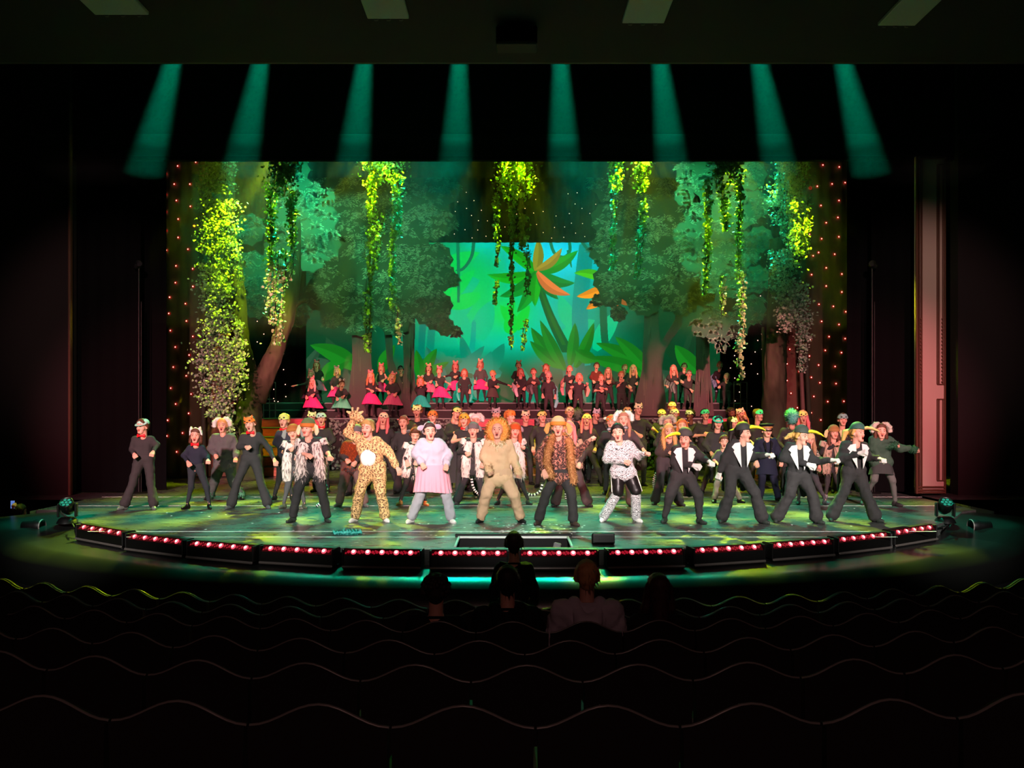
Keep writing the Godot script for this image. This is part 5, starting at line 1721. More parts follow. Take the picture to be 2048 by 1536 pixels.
func stars() -> void:
	var Z := func(l: Array, ox: float, oy: float, k: float) -> Array: return l.map(func(p): return [ox + p[0] / k, oy + p[1] / k])
	var left: Array = Z.call([[270, 250], [395, 170], [580, 130], [360, 355], [520, 355], [270, 462], [382, 522], [525, 582], [270, 638], [400, 712], [562, 780], [275, 830], [400, 900], [280, 1030], [500, 1020], [378, 1190], [548, 1220], [372, 1362], [550, 1400], [312, 1510]], 280, 300, 5.12)
	left += Z.call([[450, 70], [212, 180], [372, 245], [202, 345], [382, 422], [218, 520], [448, 580], [268, 688], [410, 770], [248, 893], [380, 982], [222, 1108], [430, 1168], [272, 1270], [405, 1365], [190, 1435], [570, 462]], 300, 560, 5.12)
	left += Z.call([[712, 240], [498, 310], [650, 440], [490, 470], [885, 595], [590, 632]], 240, 780, 5.12)
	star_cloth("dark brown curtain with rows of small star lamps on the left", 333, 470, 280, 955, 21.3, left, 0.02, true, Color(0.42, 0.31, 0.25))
	var right: Array = Z.call([[1015, 120], [1140, 135], [920, 295], [972, 283], [1085, 265], [1185, 255], [1000, 430], [1138, 392], [1130, 522], [1040, 562], [912, 652], [1005, 685], [1137, 670], [940, 815], [982, 790], [1105, 803], [1040, 908], [928, 960], [1160, 955], [1040, 1047], [1160, 1093], [985, 1187], [1095, 1203], [1190, 1244], [1005, 1318], [1138, 1342], [1062, 1435], [1185, 1450], [918, 1460]], 1380, 300, 3.84)
	right += Z.call([[1275, 722], [1440, 745], [1113, 780], [912, 710], [1207, 872], [1375, 887], [885, 860], [1040, 873], [1010, 938], [885, 1030], [1133, 998], [1220, 1053], [1385, 1062], [1033, 1065], [925, 1160], [1158, 1193], [1300, 1245], [1465, 1242], [858, 1278], [990, 1308], [1132, 1360], [1230, 1433]], 1400, 560, 5.12)
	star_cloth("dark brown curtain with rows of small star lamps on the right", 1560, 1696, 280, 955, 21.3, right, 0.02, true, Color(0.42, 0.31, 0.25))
	star_cloth("inner dark curtain with small star lamps behind the forked tree", 470, 612, 265.5, 840, 27.4, Z.call([[1103, 425], [1170, 555], [1103, 635], [1388, 628], [1372, 757], [1372, 918], [1278, 992], [1390, 1070], [1272, 1120], [1395, 1195], [1270, 1215], [1280, 1240], [1315, 1245]], 300, 560, 5.12), 0.017, false, Color(0.12, 0.11, 0.09))
	star_cloth("inner dark curtain with small star lamps behind the straight trunk", 1440, 1562, 265.5, 840, 27.4, Z.call([[615, 165], [627, 555], [587, 620], [630, 710], [560, 738], [350, 775], [405, 870], [520, 860], [308, 902], [455, 960], [585, 962], [352, 1005], [400, 1148], [355, 1238], [523, 1293]], 1400, 560, 5.12), 0.017, false, Color(0.12, 0.11, 0.09))
	star_cloth("dark green cloth pricked with tiny star lamps above the screen", 600, 1430, 269.5, 485, 27.6, Z.call([[137, 207], [278, 162], [356, 174], [213, 226], [290, 247], [415, 238], [272, 321], [358, 298], [472, 312], [396, 352], [449, 391], [518, 393], [346, 461], [444, 463], [264, 494], [400, 524], [507, 511], [1136, 186], [1206, 178], [888, 229], [1190, 264], [1348, 266], [806, 298], [1243, 298], [872, 333], [945, 321], [1044, 356], [1303, 336], [1146, 337], [1162, 411], [1247, 414], [895, 420], [1032, 444], [1110, 440], [1194, 487], [1264, 514], [1010, 525], [1103, 519], [1357, 494], [946, 483], [742, 342], [652, 440]], 840, 340, 3.84), 0.014, false, Color(0.06, 0.09, 0.085))
	var d := 23.4
	var o := put("stage_border", curtain((480.0 - 1024.0) * d / F, (1560.0 - 1024.0) * d / F, EYE + (HORIZON - 355.0) * d / F, 10.945, -d, 0.02, 0.3), mat(Color(0.05, 0.055, 0.06), 0.9))
	tag(o, "second black border curtain high behind the hanging ivy", "curtain")

# ---------------------------------------------------------------- lamps
var hang := {}

# a theatre spotlight: can, yoke, glowing lens and the light just in front of it
func spotlight(label: String, at: Vector3, aim: Vector3, half: float, energy: float, col: Color, soft := 0.6, size := 0.05, lens := 0.11, show := 1.0, category := "spotlight", group := "") -> Node3D:
	var t := thing("spotlight", label, category, at, 0.0, group)
	var dir := (aim - at).normalized()
	var b := Basis.looking_at(dir, Vector3.UP if absf(dir.y) < 0.98 else Vector3(0, 0, 1))
	var can := Shape.new().lathe(pv2([Vector2(0.001, -0.42), Vector2(lens * 0.8, -0.4), Vector2(lens * 1.05, -0.3), Vector2(lens * 1.15, -0.05), Vector2(lens * 1.2, 0.0), Vector2(lens * 1.05, 0.0), Vector2(lens * 1.02, -0.03)]), 14, Vector3.ZERO, b * Basis(Vector3.RIGHT, -PI * 0.5))
	put("can", can.mesh(), mat(Color(0.05, 0.05, 0.05), 0.5, 0.3), t)
	put("lens", Shape.new().lathe(pv2([Vector2(lens, 0.0), Vector2(0.001, 0.016)]), 9, -b.z * -0.03 * -1.0 * -1.0 if false else b * Vector3(0, 0, 0.03), b * Basis(Vector3.RIGHT, -PI * 0.5)).mesh(), glow(col, show), t)
	put("yoke", Shape.new().tube(pv3([b * Vector3(-lens * 1.3, 0, 0.2), b * Vector3(-lens * 1.3, 0, 0.2) + Vector3(0, 0.27, 0), b * Vector3(lens * 1.3, 0, 0.2) + Vector3(0, 0.27, 0), b * Vector3(lens * 1.3, 0, 0.2)]), pf([0.012, 0.012, 0.012, 0.012]), 6).mesh(), mat(Color(0.06, 0.06, 0.06), 0.5, 0.3), t)
	if group: hang[group] = at + b * Vector3(0, 0, 0.2) + Vector3(0, 0.27, 0)
	var l := SpotLight3D.new()
	l.name = "light"
	t.add_child(l, true)
	l.transform = Transform3D(b, dir * 0.06)
	l.spot_angle = half
	l.spot_angle_attenuation = soft
	l.spot_range = 60.0
	l.spot_attenuation = 2.0
	l.light_energy = energy
	l.light_color = col
	l.light_size = size
	l.shadow_enabled = true
	return t

# a patterned metal plate in front of a lamp: leaf shaped holes
func gobo(t: Node3D, aim: Vector3, away: float, size: float, seed_: int, open: float) -> void:
	var r := RandomNumberGenerator.new()
	r.seed = seed_
	var dir := (aim - t.position).normalized()
	var b := Basis.looking_at(dir, Vector3.UP)
	var s := Shape.new()
	var n := 15
	var grid := []
	for y in n:
		for x in n:
			var u := (x + 0.5) / n * 2.0 - 1.0
			var v := (y + 0.5) / n * 2.0 - 1.0
			var h := noise.get_noise_2d(x * 26.0 + seed_ * 91.0, y * 26.0 + seed_ * 37.0)
			if h > open: continue
			s.box(b * Vector3(u * size, v * size, -away), Vector3(size * 2.02 / n, size * 2.02 / n, 0.002), b)
	put("gobo_plate", s.mesh(), mat(Color(0.03, 0.03, 0.03), 0.7), t)

const TEAL := Color(0.0, 0.86, 0.66)
const LIME := Color(0.78, 0.9, 0.03)

func lamps() -> void:
	# eight blue-green beams that fall from the lighting pocket above the ceiling's edge
	var words := ["first", "second", "third", "fourth", "fifth", "sixth", "seventh", "eighth"]
	var xs := [367.0, 537.0, 738.0, 922.0, 1118.0, 1311.0, 1503.0, 1665.0]
	for k in 8:
		var x: float = (xs[k] - 1024.0) * 14.4 / F
		var at := Vector3(x * 0.97, 9.4, -14.5)
		spotlight("%s from the left of the row of lamps throwing green beams" % words[k], at, Vector3(x * 1.29, 0, -13.4), 5.4, TEAL_BEAM, TEAL, 0.55, 0.05, 0.11, 1.0, "spotlight", "beam lamps")
	# yellow-green patterned lamps behind the black border
	var ys := [[497.0, 0.3, 15.2], [735.0, -1.2, 14.5], [1026.0, 0.3, 14.2], [1297.0, 1.0, 14.8], [1512.0, -0.4, 15.4]]
	for k in 5:
		var at := Vector3((ys[k][0] - 1024.0) * 17.9 / F, 8.7, -17.95)
		var aim := Vector3(at.x * [1.22, 0.95, 0.95, 0.95, 1.2][k], 0.0, -18.8)
		var t := spotlight("%s from the left of the yellow patterned lamps behind the border" % words[k], at, aim, 34.0, LIME_BEAM * [1.3, 0.9, 0.9, 0.9, 1.9][k], LIME, 0.3, 0.012, 0.11, 1.0, "spotlight", "yellow lamps")
		gobo(t, aim, 0.34, 0.3, k + 1, 0.1)
		var at2 := Vector3((ys[k][0] - 960.0 - 30.0 * k) * 19.8 / F, 8.3, -19.8)
		var aim2 := Vector3(at.x * 0.85 + ys[k][1], 0.0, -12.9)
		t = spotlight("%s from the left of the yellow floor lamps behind the border" % words[k], at2, aim2, 17.0, LIME_BEAM * 6.5, LIME, 0.3, 0.012, 0.11, 1.0, "spotlight", "yellow floor lamps")
		gobo(t, aim2, 0.45, 0.18, k + 11, 0.12)
	# blue-green lamps upstage: rim light on the crowd, colour on the floor and on the painted trees
	for k in 4:
		var x := -5.4 + 3.6 * k
		spotlight("%s from the left of the green back lamps over the choir" % words[k], Vector3(x, 9.6, -21.6), Vector3(x * 1.05, 0.0, -13.6), 18.0, TEAL_BACK, TEAL, 0.9, 0.12, 0.13, 1.0, "spotlight", "green back lamps")
	for k in 4:
		var x: float = [-6.1, -3.2, 3.3, 6.0][k]
		spotlight("%s from the left of the green lamps facing the painted trees" % words[k], Vector3(x * 0.8, 9.0, -17.6), Vector3(x * [1.05, 1.3, 1.3, 1.0][k], 5.6, -23.6), 32.0, TEAL_TREE * [0.7, 1.1, 1.0, 0.55][k], [Color(0.02, 0.86, 0.6), Color(0.5, 0.92, 0.6), Color(0.5, 0.92, 0.6), Color(0.02, 0.86, 0.56)][k], 1.0, 0.12, 0.13, 1.0, "spotlight", "green tree lamps")
	# front of house: white on the first row, pink beyond it
	for k in 5:
		var x := -6.0 + 3.0 * k
		spotlight("%s from the left of the white lamps over the stalls" % words[k], Vector3(x, 6.3, 1.5), Vector3(x * 0.95, 0.8, -13.4), 10.0, FRONT_WHITE, Color(1.0, 0.97, 0.95), 0.9, 0.15, 0.13, 0.5, "spotlight", "front lamps")
	for k in 4:
		var x := -6.0 + 4.0 * k
		spotlight("%s from the left of the pink lamps over the stalls" % words[k], Vector3(x, 6.3, 0.6), Vector3(x * [1.18, 0.9, 0.9, 1.18][k], 1.0, -18.6), 10.0, FRONT_PINK, Color(1.0, 0.52, 0.58), 0.9, 0.15, 0.13, 0.5, "spotlight", "pink lamps")
	for k in 4:
		var x := -5.1 + 3.4 * k
		spotlight("%s from the left of the rosy lamps aimed at the choir" % words[k], Vector3(x * 1.0 + 0.5, 6.3, -0.4), Vector3(x, 2.2, -25.0), 4.6, FRONT_PINK * 4.2, Color(1.0, 0.5, 0.54), 0.9, 0.15, 0.13, 0.5, "spotlight", "choir lamps")
	# pale wedges across the black legs
	for e in [-1.0, 1.0]:
		spotlight("side lamp under the %s of the ceiling" % ("left" if e < 0 else "right"), Vector3(e * 4.9, 6.3, -7.4), Vector3(e * 8.2, 3.4, -16.9), 15.0, 40.0, Color(1.0, 0.8, 0.78), 0.8, 0.05, 0.09, 0.3, "spotlight", "side lamps")
	# dim house lights
	var hl := thing("house_light", "dim warm house lamp under the auditorium ceiling behind the camera", "ceiling lamp", Vector3(0, 6.7, 6.0))
	put("lamp_glass", Shape.new().lathe(pv2([Vector2(0.4, 0.0), Vector2(0.36, -0.08), Vector2(0.001, -0.12)]), 18, Vector3.ZERO).mesh(), glow(Color(1.0, 0.72, 0.6), 0.4), hl)
	put("lamp_rim", Shape.new().lathe(pv2([Vector2(0.4, -0.02), Vector2(0.45, 0.0), Vector2(0.45, 0.08)]), 18).mesh(), mat(Color(0.3, 0.25, 0.2), 0.5), hl)
	var o := AreaLight3D.new()
	o.name = "light"
	hl.add_child(o, true)
	o.transform = Transform3D(Basis(Vector3.RIGHT, -PI * 0.5), Vector3(0, -0.14, 0))
	o.area_size = Vector2(0.7, 0.7)
	o.light_energy = HOUSE
	o.light_color = Color(1.0, 0.74, 0.7)
	o.shadow_enabled = true

# pipes that carry lamps, ivy and cloths
func rigging() -> void:
	var steel := mat(Color(0.08, 0.08, 0.08), 0.5, 0.4)
	var pipes := [[7.7, 18.9, 11.4, "bright ivy"], [7.25, 17.45, 11.4, "dark ivy"], [7.96, 19.3, 11.4, "broad ivy curtains"]]
	for g in hang:
		pipes.append([hang[g].y, -hang[g].z, 11.9 if hang[g].z > -16.0 else 11.4, g])
	for p in pipes:
		var t := thing("lighting_pipe", "black steel pipe across the theatre carrying the %s" % p[3], "pipe", Vector3(0, p[0], -p[1]))
		put("tube", Shape.new().tube(pv3([Vector3(-p[2], 0, 0), Vector3(p[2], 0, 0)]), pf([0.03, 0.03]), 8).mesh(), steel, t)

# ---------------------------------------------------------------- footlights and other fittings on the apron
func led_batten(label: String, p0: Array, p1: Array) -> void:
	var top := 0.05
	var a := Vector3.ZERO
	var b := Vector3.ZERO
	for k in 2:
		var p: Array = [p0, p1][k]
		var s: float = (p[1] - HORIZON) / (EYE - top)
		var v := Vector3((p[0] - 1024.0) / s, top, -F / s)
		if k == 0: a = v
		else: b = v
	var long := (b - a).length()
	var mid := (a + b) * 0.5
	var x := (b - a).normalized()
	var t := thing("led_batten", label, "stage light", mid, atan2(-x.z, x.x), "LED battens along the stage edge")
	# cross section: a sloping lens face towards the house above an upright front
	var bodym := mat(Color(0.035, 0.03, 0.03), 0.4, 0.2)
	var o := pv2([Vector2(-0.12, -0.02), Vector2(-0.1, 0.0), Vector2(0.0, -0.0), Vector2(0.07, -0.085), Vector2(0.075, -0.2), Vector2(-0.1, -0.2)])
	put("housing", Shape.new().plate(o, long, Vector3.ZERO, Basis(Vector3(0, 0, 1), Vector3(0, 1, 0), Vector3(-1, 0, 0))).mesh(), bodym, t)
	for e in [-1.0, 1.0]:
		put("end_cap", Shape.new().box(Vector3(e * (long * 0.5 - 0.012), -0.105, -0.015), Vector3(0.022, 0.2, 0.2), Basis.IDENTITY, 0.006).mesh(), bodym, t)
	var tilt := Basis(Vector3.RIGHT, atan2(0.07, 0.085) if false else -(PI * 0.5 - atan2(0.085, 0.07)))
	var face := Basis(Vector3(1, 0, 0), Vector3(0, 0.77, -0.636).normalized() * 1.0, Vector3(0, 0.636, 0.77))
	var c := Vector3(0, -0.0425, 0.035)
	put("lens_strip", Shape.new().box(c + face.z * 0.002, Vector3(long - 0.06, 0.092, 0.004), face, 0.001).mesh(), mat(Color(0.3, 0.05, 0.07), 0.25, 0.1), t)
	if not gear.has("big_lens"):
		var up := Basis(Vector3.RIGHT, PI * 0.5)
		gear.big_lens = Shape.new().lathe(pv2([Vector2(0.036, 0.0), Vector2(0.026, 0.013), Vector2(0.001, 0.018)]), 10, Vector3.ZERO, up).mesh()
		gear.pink = glow(Color(1.0, 0.3, 0.38), 1.6)
		gear.core = glow(Color(1.0, 0.75, 0.74), 2.4)
		gear.dimpink = glow(Color(0.8, 0.1, 0.2), 0.6)
		gear.lens_core = Shape.new().lathe(pv2([Vector2(0.023, 0.014), Vector2(0.016, 0.021), Vector2(0.001, 0.024)]), 8, Vector3.ZERO, up).mesh()
	var small := Shape.new()
	for k in 5:
		var q := put("lens", gear.big_lens, gear.pink, t)
		var lx := (k - 2.0) * (long - 0.1) / 5.0
		q.transform = Transform3D(face, c + Vector3(lx, 0, 0) + face.z * 0.006)
		put("lens_centre", gear.lens_core, gear.core, q)
		for e in [-1.0, 1.0]:
			small.lathe(pv2([Vector2(0.022, 0.0), Vector2(0.001, 0.012)]), 7, c + Vector3(lx + e * 0.062, 0, 0) + face.z * 0.006, face * Basis(Vector3.RIGHT, PI * 0.5))
			small.lathe(pv2([Vector2(0.013, 0.0), Vector2(0.001, 0.009)]), 6, c + Vector3(lx + e * 0.094, 0, 0) + face * Vector3(0, 0.018 * e, 0.006), face * Basis(Vector3.RIGHT, PI * 0.5))
	tag(put("small_lenses", small.mesh(), gear.dimpink, t), "", "", "", "stuff")
	put("rail", Shape.new().tube(pv3([Vector3(-long * 0.49, -0.215, 0.085), Vector3(long * 0.49, -0.215, 0.085)]), pf([0.018, 0.018]), 8).mesh(), mat(Color(0.45, 0.42, 0.4), 0.35, 0.5), t)
	put("base", Shape.new().box(Vector3(0, -0.232, -0.02), Vector3(long * 0.97, 0.045, 0.2), Basis.IDENTITY, 0.012).mesh(), bodym, t)

func footlights() -> void:
	var words := ["first", "second", "third", "fourth", "fifth", "sixth", "seventh", "eighth", "ninth", "tenth", "eleventh", "last"]
	var l := [[162, 1046.6, 256, 1062], [260, 1065, 375, 1078], [381, 1079, 515, 1090], [525, 1088.5, 672, 1096], [687, 1096, 845, 1098.5], [860, 1098.5, 1018, 1099], [1037, 1099, 1197, 1098.5], [1212, 1098, 1367, 1095], [1381, 1094, 1524, 1086], [1536, 1084.5, 1661, 1075.5], [1667, 1073.5, 1773, 1062.5], [1779, 1060, 1864, 1047.5]]
	for k in 12:
		led_batten("%s pink lit LED batten from the left along the curved stage edge" % words[k], [l[k][0], l[k][1]], [l[k][2], l[k][3]])

func moving_head(label: String, at: Vector3, turn: float) -> void:
	var t := thing("moving_head_light", label, "stage light", at, turn)
	var dk := mat(Color(0.05, 0.05, 0.05), 0.35, 0.2)
	put("base", Shape.new().lathe(pv2([Vector2(0.001, 0.09), Vector2(0.09, 0.09), Vector2(0.13, 0.06), Vector2(0.16, 0.0)]), 16).mesh(), dk, t)
	for e in [-1.0, 1.0]:
		put("yoke_arm", Shape.new().box(Vector3(e * 0.125, 0.2, 0), Vector3(0.035, 0.22, 0.1), Basis.IDENTITY, 0.014).mesh(), dk, t)
	var b := Basis(Vector3.RIGHT, 0.75)
	var h := put("head", Shape.new().lathe(pv2([Vector2(0.001, -0.14), Vector2(0.07, -0.13), Vector2(0.105, -0.06), Vector2(0.108, 0.06), Vector2(0.1, 0.1), Vector2(0.09, 0.1), Vector2(0.085, 0.085), Vector2(0.001, 0.085)]), 18, Vector3(0, 0.26, 0), b).mesh(), dk, t)
	if not gear.has("cell"):
		gear.cell = Shape.new().lathe(pv2([Vector2(0.024, 0.0), Vector2(0.015, 0.009), Vector2(0.001, 0.012)]), 8).mesh()
		gear.cell_on = glow(Color(0.1, 0.75, 0.62), 0.55)
	for k in 7:
		var a := TAU * k / 6.0
		var p := Vector3.ZERO if k == 6 else Vector3(cos(a) * 0.055, 0, sin(a) * 0.055)
		var q := put("lens", gear.cell, gear.cell_on, h)
		q.transform = Transform3D(b, Vector3(0, 0.26, 0) + b * (p + Vector3(0, 0.092, 0)))

func apron_things() -> void:
	moving_head("black moving-head lamp with green lenses at the left end of the battens", Vector3((135.0 - 1024.0) * 12.9 / F, -0.02, -12.9), 0.2)
	moving_head("black moving-head lamp with green lenses at the right end of the battens", Vector3((1890.0 - 1024.0) * 12.95 / F, -0.02, -12.95), -0.2)
	for e in [[66.0, 1051.0, -1.0, "short black lamp barrel lying at the stage's far left corner"], [1960.0, 1055.0, 1.0, "short black lamp barrel lying at the stage's far right corner"]]:
		var p := spot_at(e[0], e[1], 12.75)
		var t := thing("floor_lamp", e[3], "stage light", Vector3(p.x, -0.16, p.z))
		var b := Basis(Vector3(0, 0, 1), e[2] * PI * 0.5)
		put("barrel", Shape.new().lathe(pv2([Vector2(0.001, -0.16), Vector2(0.08, -0.15), Vector2(0.085, 0.0), Vector2(0.105, 0.05), Vector2(0.105, 0.14), Vector2(0.09, 0.14), Vector2(0.085, 0.1), Vector2(0.001, 0.1)]), 16, Vector3(0, 0.11, 0), b).mesh(), mat(Color(0.04, 0.04, 0.04), 0.4), t)
		put("bracket", Shape.new().box(Vector3(0, 0.0, 0), Vector3(0.12, 0.03, 0.16), Basis.IDENTITY, 0.006).mesh(), mat(Color(0.05, 0.05, 0.05), 0.5), t)
		put("rim", Shape.new().lathe(pv2([Vector2(0.1, 0.13), Vector2(0.108, 0.14), Vector2(0.1, 0.15)]), 16, Vector3(0, 0.11, 0), b).mesh(), mat(Color(0.5, 0.46, 0.44), 0.4), t)
	for e in [-1.0, 1.0]:
		var a := Vector3(e * 6.78, -0.012, -12.72)
		var c := put("cable", Shape.new().tube(pv3([a, a + Vector3(-e * 0.2, -0.02, 0.3), a + Vector3(-e * 0.1, 0.0, 0.1), a + Vector3(-e * 0.45, -0.03, 0.35)]), pf([0.012, 0.012, 0.012, 0.012]), 6).mesh(), mat(Color(0.03, 0.03, 0.03), 0.5))
		tag(c, "black cable trailing from the lamp at the %s end of the battens" % ("left" if e < 0 else "right"), "cable")
	# prompt monitor
	var p := spot_at(1206, 1100, 10.75)
	var mo := thing("stage_monitor", "small black boxy monitor on the floor right of the trap", "monitor", Vector3(p.x, 0.0, p.z))
	put("case", Shape.new().box(Vector3(0, 0.07, 0), Vector3(0.29, 0.14, 0.16), Basis.from_euler(Vector3(-0.25, 0, 0)), 0.012).mesh(), mat(Color(0.04, 0.04, 0.04), 0.5), mo)
	put("frame", Shape.new().box(Vector3(0, 0.08, 0.09), Vector3(0.25, 0.09, 0.01), Basis.from_euler(Vector3(-0.25, 0, 0)), 0.003).mesh(), mat(Color(0.1, 0.1, 0.1), 0.6), mo)
	# feather boa dropped on the floor
	rng.seed = 8
	var bo := Shape.new()
	bo.tube(pv3([Vector3(-0.19, 0.03, 0.03), Vector3(-0.08, 0.03, -0.02), Vector3(0.05, 0.035, 0.01), Vector3(0.19, 0.03, -0.05)]), pf([0.02, 0.03, 0.03, 0.02]), 7)
	for k in bo.c.size(): bo.c[k] = Color(0.02, 0.35, 0.3)
	bo.fur(420, 0.045, 0.008, 0.1, Color(0.02, 0.4, 0.34), Color(0.15, 0.75, 0.65), rng)
	p = spot_at(695, 1070, 11.52)
	tag(put("feather_boa", bo.mesh(), mat(Color.WHITE, 0.7), null, Vector3(p.x, 0.0, p.z)), "small turquoise feather boa dropped on the stage floor", "feather boa")
	# confetti
	var cf := Shape.new()
	for k in 170:
		var q := Vector3(rng.randfn(0.15, 0.55), 0.003, -rng.randf_range(11.1, 12.7))
		if k > 110: q = Vector3(rng.randf_range(-6, 6.5), 0.003, -rng.randf_range(11.4, 15.0))
		if q.z > -11.45 and q.x > -0.85 and q.x < 0.9: q.z -= 0.5
		cf.box(q, Vector3(0.028, 0.003, 0.028), Basis(Vector3.UP, rng.randf() * 3.0))
	tag(put("confetti", cf.mesh(), mat(Color(0.85, 0.88, 0.86), 0.6)), "scattered white confetti bits on the stage front", "confetti", "", "stuff")
	# side steps down to the stalls
	for e in [-1.0, 1.0]:
		var st := thing("side_steps", "dark steps with pale nosings at the %s corner of the stage" % ("left" if e < 0 else "right"), "stairs", Vector3(e * 8.62, 0, -12.6))
		for k in 4:
			put("step", Shape.new().box(Vector3(e * (0.1 + 0.0 * k), -0.35 - 0.22 * k - 0.4, 0.1 + 0.32 * k), Vector3(1.5, 0.8, 0.32), Basis.IDENTITY, 0.008).mesh(), mat(Color(0.08, 0.08, 0.08), 0.6), st)
			put("nosing", Shape.new().box(Vector3(e * 0.1, 0.052 - 0.22 * k, 0.25 + 0.32 * k), Vector3(1.48, 0.014, 0.03), Basis.IDENTITY, 0.004).mesh(), mat(Color(0.7, 0.7, 0.66), 0.5), st)

# ---------------------------------------------------------------- seats
func seats() -> void:
	var dark := mat(Color(0.06, 0.03, 0.03), 0.9)
	var wood := mat(Color(0.44, 0.42, 0.41), 0.3)
	var w := 0.543
	var o := PackedVector2Array()
	var rim := PackedVector3Array()
	var rr := PackedFloat32Array()
	o.append(Vector2(-w * 0.5 + 0.01, 0.36)); o.append(Vector2(w * 0.5 - 0.01, 0.36))
	for k in 15:
		var t := k / 14.0
		var x := (0.5 - t) * (w - 0.004)
		var y := 0.9 - 0.052 * (1.0 - cos((t - 0.5) * TAU)) * 0.5 * 1.6
		o.append(Vector2(x, y))
		rim.append(Vector3(x, y, 0.06)); rr.append(0.0075)
	var back := Shape.new().plate(o, 0.05, Vector3(0, 0, 0.06)).mesh()
	var top := Shape.new().tube(rim, rr, 6).mesh()
	var pan := Shape.new().box(Vector3(0, 0.42, -0.2), Vector3(0.46, 0.09, 0.42), Basis.IDENTITY, 0.03).mesh()
	var armrest := Shape.new().box(Vector3(w * 0.5 - 0.02, 0.6, -0.12), Vector3(0.045, 0.035, 0.3), Basis.IDENTITY, 0.01).mesh()
	var legm := Shape.new().box(Vector3(w * 0.5 - 0.02, 0.3, -0.05), Vector3(0.035, 0.58, 0.12), Basis.IDENTITY, 0.008).mesh()
	var words := ["first", "second", "third", "fourth", "fifth", "sixth", "seventh", "eighth", "ninth", "tenth", "eleventh", "twelfth", "thirteenth", "fourteenth", "fifteenth", "sixteenth", "seventeenth", "eighteenth", "nineteenth", "twentieth", "twenty-first", "twenty-second", "twenty-third", "twenty-fourth"]
	var rows := [[8.0, 1198.0, 800.0, "the row nearest the stage"], [7.2, 1217.0, 705.0, "the second row from the stage"], [6.25, 1240.0, 735.0, "the third row from the stage"], [5.1, 1277.0, 1138.0, "the fourth row from the stage"], [4.15, 1324.0, 1053.0, "the fifth row from the stage"], [3.2, 1402.0, 928.0, "the row nearest the camera"]]
	for r in rows:
		var d: float = r[0]
		var y: float = EYE - (r[1] - HORIZON) * d / F - 0.9
		var x0: float = (r[2] - 1024.0) * d / F
		var half: float = 1150.0 * d / F
		var first := -int((half + x0) / 0.55)
		var last := int((half - x0) / 0.55)
		var k := 0
		for q in range(first, last + 1):
			var x := x0 + q * 0.55
			var t := thing("theatre_seat", "dark theatre seat, %s from the left in %s" % [words[mini(k, 23)], r[3]], "seat", Vector3(x, y, -d - 0.033 * x * x), atan(0.066 * x), "rows of theatre seats")
			put("backrest", back, dark, t)
			put("top_rail", top, wood, t)
			put("seat", pan, dark, t)
			for e in [-1.0, 1.0]:
				var m := put("armrest", armrest, wood, t)
				var l := put("leg", legm, dark, t)
				if e < 0:
					m.position.x = -w + 0.04
					l.position.x = -w + 0.04
			k += 1

# someone sitting in the stalls, seen from behind
func onlooker(label: String, hx: float, hy: float, deep: float, shoulder: float, wear: Array, stand := false) -> void:
	people += 1
	rng.seed = 500 + people
	var s := F / deep
	var eye := EYE - (hy - HORIZON) / s       # height of the head's centre
	var hip := eye - 0.68
	var foot: float = (hip - 0.46) if not stand else eye - 1.55
	var J := {}
	var up := eye - foot
	J.head = Vector3(0, up, 0.02)
	J.sl = Vector3(-shoulder, up - 0.25, 0.0); J.sr = Vector3(shoulder, up - 0.25, 0.0)
	J.el = Vector3(-shoulder - 0.07, up - 0.5, 0.06); J.er = Vector3(shoulder + 0.07, up - 0.5, 0.06)
	J.wl = Vector3(-0.14, up - 0.6, 0.28); J.wr = Vector3(0.14, up - 0.6, 0.28)
	if stand:
		J.pelvis = Vector3(0, up - 0.72, 0)
		J.kl = Vector3(-0.1, 0.45, 0.04); J.kr = Vector3(0.1, 0.45, 0.04)
		J.al = Vector3(-0.12, 0.085, 0); J.ar = Vector3(0.12, 0.085, 0)
		J.el.z = 0.12; J.er.z = 0.12; J.wl.z = 0.36; J.wr.z = 0.36
	else:
		J.pelvis = Vector3(0, up - 0.68, 0.02)
		J.kl = Vector3(-0.14, 0.48, 0.44); J.kr = Vector3(0.14, 0.48, 0.44)
		J.al = Vector3(-0.14, 0.085, 0.42); J.ar = Vector3(0.14, 0.085, 0.42)
	var node := thing("person", label, "person", Vector3((hx - 1024.0) / s, foot, -deep), PI)
	var hf := head_frame(J, [0, 2, 0], 1.0)
	var C := {"node": node, "J": J, "g": 1.0, "w": 1.0, "cell": 0.02, "hf": hf, "hs": 1.0, "s": s, "look": [0, 0, 0]}
	var l := PackedFloat32Array()
	torso(l, J, 0.88, 1.0, 0.0)
	for sd in ["l", "r"]:
		arm(l, J, sd, 1.0, -0.008, 0.0)
		leg(l, J, sd, 0.82, 1.0, 0.0, 0.0, 0.0)
	bone(l, hf * Vector3(0, -0.09, -0.02), (J.sl + J.sr) * 0.5, 0.05, 0.066)
	var body := flesh(l, 0.024, 0.03)
	body.add(head_shapes[0], hf)
	for q in 2: body.add(hand_shapes[1], hand_frame(J, "lr"[q], 0.0))
	put("body", body.mesh(), mat(Color(0.8, 0.58, 0.5), 0.55), node)
	for q in wear: dress(C, q)

